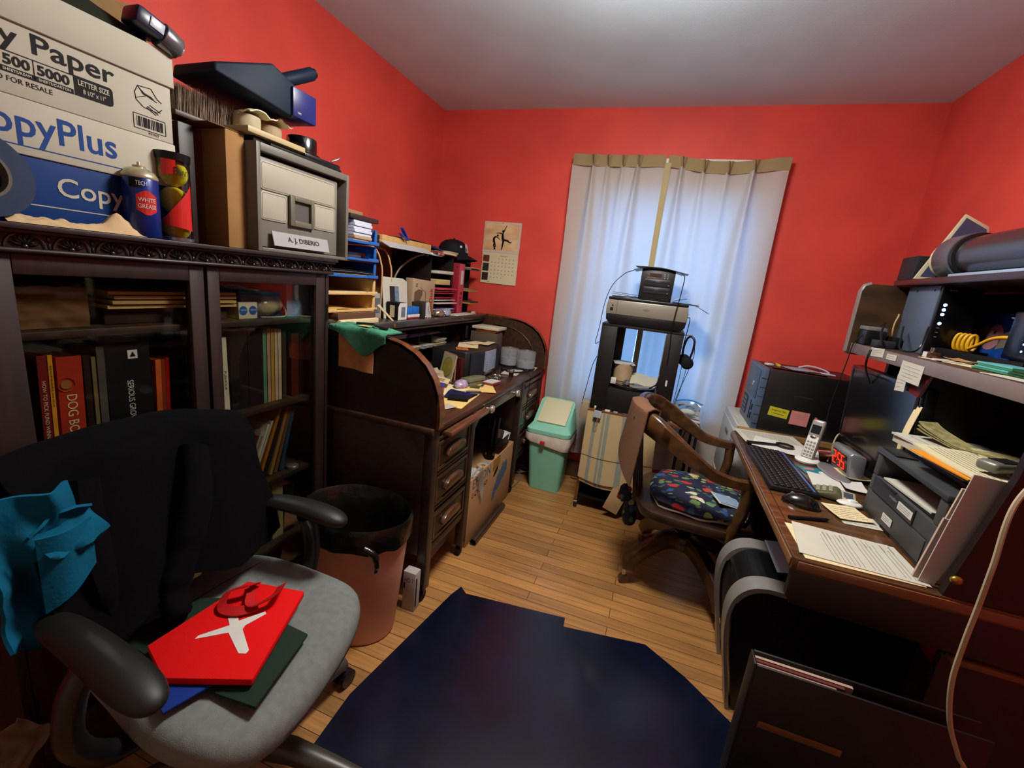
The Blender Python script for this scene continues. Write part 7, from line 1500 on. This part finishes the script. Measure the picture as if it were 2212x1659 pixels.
build('fish_tail', MB().prism([(-.05, -.05), (-.125, -.03), (-.10, .03), (-.045, .0)], 0, -.0035, -.0022).xf(R), M('fish_tail', '#6c6458', .5, var=.3), t)
build('fish_eye', MB().cyl((-.0045, -.012, .008), (-.0034, -.012, .008), .006, 12).cyl((-.0045, .03, -.012), (-.0034, .03, -.012), .004, 12).xf(R), INK, t)
YEL = M('cable_yellow', '#d09a10', .4); mb = MB()
for k in range(4): mb.tube([(.99+.012*math.cos(a)+.002*k, 1.985-.022*k, 1.30+.028*math.sin(a)) for a in [2*PI*i/16 for i in range(17)]], .0055, 8)
mb.tube(spline([(.985, 1.91, 1.282), (.98, 1.86, 1.298), (.98, 1.80, 1.325), (.985, 1.74, 1.334), (1.0, 1.68, 1.332)], 6), .0055, 8)
solo('yellow_cable', mb, YEL, 'bright yellow network cable coiled on the hutch shelf', 'cable')
t = thing('black_tray', 'long black shallow tray on the hutch shelf under the yellow cable', 'tray', (1.0, 1.78, SZ))
mb = MB(); mb.box((.93, 1.56, SZ+.0005), (1.10, 1.975, 1.244)).box((.93, 1.56, 1.244), (.936, 1.975, 1.272)).box((1.094, 1.56, 1.244), (1.10, 1.975, 1.272)).box((.936, 1.56, 1.244), (1.094, 1.566, 1.272)).box((.936, 1.969, 1.244), (1.094, 1.975, 1.272)); build('tray', mb, BLKM, t, bev=.001)
t = thing('black_modem', 'slim dark blue modem standing at the right end of the hutch shelf', 'modem', (1.0, 1.66, SZ))
build('case', MB().box((.955, 1.60, 1.273), (.985, 1.70, 1.41)), M('modem_navy', '#0c1424', .25, coat=.3), t, bev=.005); build('antenna', MB().cyl((.97, 1.70, 1.39), (.975, 1.74, 1.392), .002, 6).cyl((.97, 1.69, 1.40), (.97, 1.685, 1.44), .003, 6), M('antenna_tan', '#8a7c64', .4), t)
for z in (1.30, 1.32): build('status_light', MB().cyl((.955, 1.625, z), (.954, 1.625, z), .003, 8), LB, t)
t = thing('ink_bottle', 'tiny square ink bottle with metal cap on the hutch shelf edge', 'bottle', (.84, 1.80, SZ)); build('glass', MB().box((.825, 1.775, SZ+.0005), (.855, 1.815, 1.262)), M('bottle_brown', '#4a2a1a', .1, coat=.5), t, bev=.003); build('cap', MB().cyl((.84, 1.795, 1.262), (.84, 1.795, 1.276), .007, 12), CHR, t)
build('label', MB().box((.8245, 1.79, 1.243), (.825, 1.814, 1.260)), WHT, t)
sheet('letter', (.885, 1.70), .13, .20, .2, CRM, 'cream papers lying on the hutch shelf near the ink bottle', z=SZ)
sheet('letter', (.86, 1.74), .07, .12, -.3, PWH, 'small white leaflet beside the ink bottle', z=SZ+.002)
sheet('brown_paper', (.90, 1.73), .06, .09, .5, M('paper_orange', '#a87a4c', .8), 'tan folded paper on the cream papers on the shelf', z=SZ+.004, curl=.01)
for i in range(4): solo('card_pack', MB().box((.845+.003*i, 1.455+.006*(i % 2), SZ+.001+.0052*i), (.93, 1.60-.006*(i % 3), SZ+.0055+.0052*i)), M('pack_aqua', '#5a9ca0', .5) if i % 2 else M('pack_green', '#2c7a4c', .5), 'aqua and green cardboard sleeve in the flat stack on the hutch shelf', 'sleeve', group='aqua and green sleeves stacked on the hutch shelf', bev=.0008)
for i in range(3): solo('file_folder', MB().box((.84+.004*i, 1.30, SZ+.001+.006*i), (.95, 1.448, SZ+.006+.006*i)), M('folder_green', '#14401c', .5), 'dark green folder in the small stack beside the aqua sleeves', 'folder', group='dark green folders beside the aqua sleeves', bev=.0008)
sheet('letter', (.815, 1.34), .05, .20, .1, PWH, 'white paper strip on the shelf before the green folders', z=SZ)
# on top of the hutch
UZ = 1.5115
blk('black_box', (.875, 2.16, UZ), (.960, 2.285, 1.600), M('box_black', '#0b0a0b', .5), 'small black box on top of the hutch in the corner', 'box', bev=.002)
t = thing('framed_print', 'blue print in a cream frame leaning in the corner behind the poster tube', 'picture', (.96, 2.13, UZ))
poly = [(.872, UZ+.001), (.968, 1.752), (1.045, 1.712), (1.09, UZ+.001)]
build('frame', MB().prism(poly, 1, 2.138, 2.150), M('frame_cream', '#b8ae90', .5), t, bev=.001); c = Vector((sum(p[0] for p in poly)/4, sum(p[1] for p in poly)/4))
build('print', MB().prism([(c.x+(x-c.x)*.86, c.y+(z-c.y)*.90) for x, z in poly], 1, 2.136, 2.138), M('print_slate', '#3c4262', .5, var=.15, vs=8), t)
solo('rolled_paper', MB().lathe([(.068, 0), (.074, .06), (.072, .10)], (0, 0, 0), 32, cap=False).lathe([(.066, 0), (.072, .06), (.070, .10)], (0, 0, 0), 32, cap=False).xf(Matrix.Translation((.96, 2.12, 1.588)) @ Matrix.Rotation(PI/2, 4, 'X')), CRM, 'cream rolled sheet sticking out of the far end of the poster tube', 'paper roll')
t = thing('poster_tube', 'big glossy black and silver tube lying on top of the hutch', 'tube', (.955, 1.5, UZ))
TR = Matrix.Rotation(PI/2, 4, 'X'); T0 = Matrix.Translation((.955, 2.08, UZ+.0775)) @ TR
build('tube', MB().lathe([(.064, .04), (.064, 1.0)], (0, 0, 0), 48).xf(T0), M('tube_steel', '#6a686e', .22, .85), t)
build('end_cap', MB().lathe([(.001, 0), (.070, 0), (.077, .006), (.077, .10), (.070, .102), (.066, .102)], (0, 0, 0), 48, cap=False).xf(T0), M('cap_grey', '#5c646e', .3, .3), t)
build('cap_ring', MB().lathe([(.066, .1025), (.0735, .1025), (.075, .108), (.074, .122), (.065, .124)], (0, 0, 0), 48, cap=False).xf(T0), BLK, t)
blk('pale_board', (.885, 1.25, UZ), (.93, 1.95, UZ+.010), M('panel_blue', '#8a9cb4', .4), 'pale blue-white board lying under the poster tube', 'board')

# ================================================================= shredder, portfolio, cord
t = thing('paper_shredder', 'silver and black paper shredder with a curved front under the walnut desk', 'shredder', (.6, 1.58, 0))
def sprof(off=0, x1=.86):
    P = [(.425+off, .002), (.405+off, .10), (.378+off, .22), (.362+off, .33), (.368+off, .405), (.395+off, .455), (.44+off, .480), (.52, .485-off*.3), (x1, .478)]
    q = spline([(a, 0, b) for a, b in P], 5); return [(p.x, p.z) for p in q]+[(x1, .002)]
SHS = M('shred_silver', '#8f8c86', .35, .4)
build('body', MB().prism(sprof(.02), 1, 1.436, 1.744), BLK, t)
for ya, yb in ((1.430, 1.500), (1.680, 1.750)):
    pr_ = sprof(0); inn = sprof(.012); n = len(pr_)-2; mb = MB(); v = []
    for i in range(n): v += [(pr_[i][0], ya, pr_[i][1]), (pr_[i][0], yb, pr_[i][1]), (inn[i][0], yb, inn[i][1]-(.012 if i > 20 else 0)), (inn[i][0], ya, inn[i][1]-(.012 if i > 20 else 0))]
    mb.add(v, [[i*4+k, i*4+(k+1) % 4, i*4+4+(k+1) % 4, i*4+4+k] for i in range(n-1) for k in range(4)]+[[0, 1, 2, 3], [(n-1)*4+k for k in (3, 2, 1, 0)]], 0, True)
    build('silver_band', mb, SHS, t)
build('glossy_cover', MB().add([(.388, 1.502, .425), (.388, 1.678, .425), (.56, 1.678, .493), (.56, 1.502, .493), (.388, 1.502, .37), (.388, 1.678, .37), (.56, 1.678, .37), (.56, 1.502, .37)], [(0, 1, 2, 3), (4, 7, 6, 5), (0, 4, 5, 1), (1, 5, 6, 2), (2, 6, 7, 3), (3, 7, 4, 0)]), M('gloss_black', ''), t, bev=.004)
for i in range(3): build('slot_rib', MB().box((-.003, 1.51, -.001), (.003, 1.67, .003)).xf(Matrix.Translation((.47+.03*i, 0, .4585+.0119*i)) @ Matrix.Rotation(-.375, 4, 'Y')), M('rib_grey', '#55585c', .2, .6), t)
build('indicator', MB().cyl((.43, 1.60, .441), (.429, 1.60, .447), .010, 12), CHR, t)
solo('paper_sheet', MB().grid(lambda u, v: (.50+.16*v, 1.53+.21*u-.03*v, .4945+.06*v-.02*v*u), 8, 6, thick=.0015), M('paper_bluewhite', '#a8b4c4', .6), 'bluish white sheets lying on top of the shredder', 'paper')
t = thing('portfolio', 'large dark album with pinkish page edges standing near the shredder', 'album', (.5, 1.06, 0))
build('brown_band', MB().box((.385, 1.037, .350), (.56, 1.0398, .368)), M('worn_edge', ''), t, bev=.001)
ALB = M('album_dark', '#0e0a0c', .5)
build('cover', MB().box((.352, 1.040, .001), (.80, 1.046, .515)).box((.352, 1.082, .001), (.80, 1.088, .52)).box((.346, 1.040, .001), (.352, 1.088, .518)), ALB, t, bev=.001)
for i in range(3): build('pages', MB().box((.353, 1.048+.012*i, .004), (.52+.02*i, 1.056+.012*i, .510)), M('album_pages%d' % i, ('#8a6c60', '#5a2a24', '#a08878')[i], .7), t)
cord = [(1.02, 1.26, 1.517), (.95, 1.17, 1.52), (.88, 1.12, 1.47), (.80, 1.05, 1.34), (.72, .98, 1.22), (.66, .95, 1.15), (.605, .92, 1.07), (.595, .90, .96), (.597, .90, .88), (.598, .90, .80), (.603, .90, .72), (.622, .90, .64), (.652, .90, .575), (.668, .90, .54), (.66, .89, .40), (.64, .88, .2), (.62, .87, .02)]
cable('long_cable', cord, .0042, M('cord_white', '#a8987c', .5), 'long white cord hanging in front of the desk at the right')
# ================================================================= grey office chair
GS = M('seat_grey', '#6c706c', .95, var=.10, vs=60, bump=.5, bs=500)
OLV = M('arm_olive', '#12110c', .5, var=.05, spec=.35)
t = thing('office_chair', 'grey upholstered office chair with dark armrests in the foreground', 'chair', (-.82, .66, 0))
sp = [(-1.08, .50), (-1.085, .66), (-1.08, .82), (-1.02, .885), (-.90, .905), (-.76, .905), (-.665, .885), (-.605, .80), (-.572, .66), (-.565, .53), (-.595, .45), (-.68, .412), (-.78, .408), (-.92, .43), (-1.02, .45)]
ring = [(p.x, p.y) for p in spline([(x, y, 0) for x, y in sp+[sp[0]]], 4)[:-1]]; n = len(ring); cx, cy = -.83, .66
mb = MB(); lay = [(.93, .405), (.99, .415), (1.0, .432), (.99, .450), (.955, .465), (.90, .473), (.75, .474), (.5, .470), (.25, .468)]
for k, z in lay:
    for x, y in ring:
        fx = max(0, (x+.68)/.12); mb.v.append(Vector((cx+(x-cx)*k, cy+(y-cy)*k, z-.018*fx*fx*(k > .7)+.002*nz(x*9, y*9))))
for j in range(len(lay)-1):
    for i in range(n): mb.f.append([j*n+i, j*n+(i+1) % n, (j+1)*n+(i+1) % n, (j+1)*n+i]); mb.m.append(0); mb.sm.append(True)
mb.f.append([(len(lay)-1)*n+i for i in range(n)]); mb.m.append(0); mb.sm.append(True); mb.f.append(list(range(n))[::-1]); mb.m.append(0); mb.sm.append(False)
build('seat', mb, GS, t)
build('seat_seam', MB().tube([(-.965, .892, .462), (-.972, .84, .4745), (-.985, .74, .4755), (-.99, .6, .4755)], .0012, 4), M('seam_dk', '#3a3b38', .9), t)
build('seat_pan', MB().prism([(cx+(x-cx)*.9, cy+(y-cy)*.9) for x, y in ring], 2, .385, .404), BLKM, t)
mb = MB(); bk = [(y, z) for y, z in rrect(.41, .53, .86, .90, .12, 6)]; 
for s, k in ((-.035, .90), (-.025, 1), (.02, 1), (.032, .90)):
    for y, z in bk: mb.v.append(Vector((-1.09+s-(z-.55)*.06+.03*((y-.635)/.24)**2,   .635+(y-.635)*k, .715+(z-.715)*k)))
m = len(bk)
for j in range(3):
    for i in range(m): mb.f.append([j*m+i, j*m+(i+1) % m, (j+1)*m+(i+1) % m, (j+1)*m+i]); mb.m.append(0); mb.sm.append(True)
mb.f += [list(range(m)), [3*m+i for i in range(m)][::-1]]; mb.m += [0, 0]; mb.sm += [True, True]
build('backrest', mb, GS, t)
build('back_bracket', MB().box((-1.14, .62, .38), (-1.08, .69, .56)), BLKM, t, bev=.006)
def arm(P, lab):
    P = [Vector(p) for p in P]; mb = MB(); N = 26; v = []
    for i in range(N+1):
        u = .5-.5*math.cos(PI*i/N); c = P[0].lerp(P[1], u); d = (P[1]-P[0]).normalized(); nn = Vector((-d.y, d.x, 0)); k = max(.03, (1-abs(2*u-1)**5)**.5)
        w = (.030+.010*u)*k; h = (.016+.008*u)*k; zz = .012*math.sin(PI*u)-.014*u*u
        for a in range(12): th = 2*PI*a/12; v.append(c+nn*math.cos(th)*w+Vector((0, 0, math.sin(th)*h+zz)))
    f = [[i*12+k, i*12+(k+1) % 12, i*12+12+(k+1) % 12, i*12+12+k] for i in range(N) for k in range(12)]+[list(range(12)), [N*12+k for k in range(12)][::-1]]
    return build('armrest', MB().add(v, f, 0, True), OLV, t)
arm([(-1.02, .875, .648), (-.735, .915, .648)], ''); arm([(-.975, .385, .650), (-.635, .362, .646)], '')
build('arm_support', MB().tube(spline([(-.86, .893, .635), (-.87, .925, .57), (-.87, .93, .48), (-.86, .88, .40), (-.84, .78, .392)], 5), .022, 10), BLK, t)
build('arm_support', MB().tube(spline([(-.82, .372, .635), (-.83, .345, .57), (-.83, .34, .48), (-.83, .40, .40), (-.83, .5, .392)], 5), .022, 10), BLK, t)
build('gas_column', MB().cyl((-.82, .66, .10), (-.82, .66, .385), .026, 18), BLK, t)
for k in range(5):
    a = math.radians(83.5+72*k); d = Vector((math.cos(a), math.sin(a), 0)); e = Vector((-.82, .66, 0))+d*.32; nn = Vector((-d.y, d.x, 0))
    build('base_arm', MB().tube([Vector((-.82, .66, .115))+d*.02, Vector((-.82, .66, .118))+d*.12, Vector((-.82, .66, .10))+d*.22, e+Vector((0, 0, .075))], [.032, .030, .025, .021], 10), M('base_olive', '#3a372c', .4), t)
    c = build('caster', MB().cyl(e+nn*-.026+Vector((0, 0, .029)), e+nn*-.006+Vector((0, 0, .029)), .028, 20).cyl(e+nn*.006+Vector((0, 0, .029)), e+nn*.026+Vector((0, 0, .029)), .028, 20), BLK, t)
# ---- jacket on the backrest
mb = MB()
def jk(u, v):
    y = .385+.475*u; top = .925-.02*(2*u-1)**2-.035*max(0, u-.8)*5*.4
    L = .50+.02*math.sin(u*9+.6)-.10*max(0, u-.75)*2
    s = v*(.16+L)
    b = Vector((-1.09-(top-.55)*.06+.03*((y-.635)/.24)**2, 0, 0)); r_ = .05
    if s < .16: x = b.x-r_-.004; z = top-.02-(.16-s)
    else:
        q = s-.16; arc = PI*r_*.9
        if q < arc: a = PI-q/r_/.9; x = b.x+r_*math.cos(a); z = top-.02+.028*math.sin(a)
        else: d = q-arc; x = b.x+r_+d*.30+.010*math.sin(u*14+v*4)+.010; z = top-.02-d*.95
    return (x+.012*nz(u*5, v*4, 2), y+.010*nz(v*4, u*3, 8)+(.02*v if u > .9 else 0), z)
mb.grid(jk, 48, 60, thick=.006)
t = thing('jacket', 'black jacket thrown over the back of the grey office chair', 'jacket', (-1.08, .66, .5))
JK = M('jacket_black', '#040406', .95, bump=.5, bs=90, spec=.08)
build('jacket_body', mb, JK, t)
mb = MB()
mb.tube(spline([(-1.06, .74, .84), (-1.01, .70, .74), (-.985, .65, .64), (-.96, .60, .56), (-.925, .585, .512)], 6), [.075]*6+[.078]*6+[.070]*6+[.058]*6+[.045], 14, flat=.45)
build('sleeve', mb, JK, t)
mb = MB(); mb.tube(spline([(-1.06, .52, .85), (-1.02, .50, .74), (-1.0, .51, .62), (-.985, .53, .53)], 6), [.07]*6+[.075]*6+[.07]*6+[.05], 14, flat=.4)
build('sleeve', mb, JK, t)
# ---- teal shirt
def tealf(seed, yb, xb, z0, z1, nz_=.02):
    def fn(u, v):
        z = z0+.12*(1-u)*(1-v)+(z1-z0)*v; r = yb(v); l = .335
        y = l+(r-l)*u; return (xb+.016*math.sin(u*5+v*3+seed)+nz_*nz(u*3, v*3.5, seed)*1.4+.02*(1-u), y+.006*nz(v*7, seed), z)
    return fn
def lerp_tab(T):
    def f(v):
        for (a, ya), (b, yb_) in zip(T, T[1:]):
            if v <= b: return ya+(yb_-ya)*(v-a)/(b-a)
        return T[-1][1]
    return f
t = thing('teal_shirt', 'crumpled teal-blue shirt hanging from the near corner of the office chair back', 'shirt', (-.99, .42, .5))
TE = M('shirt_teal', '#0a5674', .9, bump=.5, bs=120, spec=.1, var=.1, vs=6)
build('shirt_body', MB().grid(tealf(2, lerp_tab([(0, .47), (.2, .502), (.5, .49), (.62, .45), (.8, .462), (1, .45)]), -.985, .505, .895), 26, 36, thick=.006), TE, t)
build('collar', MB().grid(lambda u, v: (-.955+.02*math.sin(v*6)+.012*nz(u*4, v*4), .395+.090*u-.015*v, .765+.055*v-.035*math.sin(u*PI)*(.5-v)+.02*u), 12, 8, thick=.005), TE, t)
build('hem_flap', MB().grid(lambda u, v: (-.950+.012*math.sin(u*4), .38+.085*u, .72+.10*v-.05*(1-u)*(1-v)), 10, 8, thick=.005), TE, t)
# ---- bags on the seat
def seat_bag(name, P, z, th, mat, lab):
    t = thing(name, lab, 'bag', (sum(p[0] for p in P)/len(P), sum(p[1] for p in P)/len(P), z))
    build('bag', MB().prism(P, 2, z, z+th), mat, t, bev=min(.003, th*.35)); return t
GB = M('bag_green', '#16281c', .85, bump=.4, bs=300); 
seat_bag('tote_bag', [(-.655, .690), (-.612, .51), (-.70, .50), (-.985, .505), (-1.0, .54), (-.97, .665), (-.90, .70)], .4805, .008, GB, 'dark green tote bag lying at the bottom of the bag pile on the grey seat')
seat_bag('tote_bag', [(-.86, .49), (-.84, .455), (-.745, .43), (-.72, .51), (-.78, .55), (-.86, .56)], .4895, .006, M('bag_blue', '#0c2a78', .8), 'blue tote bag between the green bag and the red bag')
RB = M('tote_red', '#cc1414', .75, spec=.06, bump=.3, bs=400)
t = seat_bag('tote_bag', [(-.896, .738), (-.745, .772), (-.648, .535), (-.80, .468), (-.905, .505)], .4965, .016, RB, 'bright red tote bag with a white X on top of the bag pile')
ZB = .5128
build('printed_x', MB().prism([(-.838, .566), (-.836, .556), (-.790, .598), (-.724, .568), (-.710, .574), (-.712, .583), (-.772, .618), (-.776, .628), (-.764, .674), (-.772, .678), (-.800, .632), (-.828, .650), (-.842, .640), (-.838, .634), (-.806, .614)], 2, ZB, ZB+.0008), WHT, t)
mb = MB()
def strap(P, w=.011, th=.0022, lift=None):
    Q = spline(P, 6); v = []
    for i, p in enumerate(Q):
        d = Q[min(i+1, len(Q)-1)]-Q[max(i-1, 0)]; d.z = 0; d.normalize(); nn = Vector((-d.y, d.x, .5)).normalized()
        v += [p-nn*w, p+nn*w, p+nn*w+Vector((0, 0, th)), p-nn*w+Vector((0, 0, th))]
    N = len(Q); return MB().add(v, [[i*4+k, i*4+(k+1) % 4, i*4+4+(k+1) % 4, i*4+4+k] for i in range(N-1) for k in range(4)]+[[0, 1, 2, 3], [(N-1)*4+k for k in (3, 2, 1, 0)]], 0, True)
RB2 = M('strap_red', '#a81414', .7, bump=.3, bs=400)
build('handle', strap([(-.86, .735, ZB+.004), (-.845, .70, ZB+.03), (-.87, .665, ZB+.028), (-.855, .635, ZB+.012), (-.815, .645, ZB+.010), (-.79, .675, ZB+.012)]), RB2, t)
build('handle', strap([(-.80, .748, ZB+.004), (-.775, .73, ZB+.035), (-.77, .70, ZB+.028), (-.80, .665, ZB+.014), (-.84, .70, ZB+.010), (-.865, .725, ZB+.006)]), RB2, t)
# ---- clear bag at the picture's lower left
mb = MB(); mb.grid(lambda u, v: (-1.19+.05*v+.012*nz(u*5, v*5, 1), .30+.15*u*(1-.4*abs(2*v-1)), .12+.18*v+.03*u*v+.012*nz(u*6, v*6, 4)), 16, 16, thick=.002)
solo('plastic_pouch', mb, M('clear_plastic_bag', '#8a8478', .2, alpha=.8, bump=.8, bs=30), 'translucent plastic bag leaning on the bookcase at floor level beside the chair', 'bag')
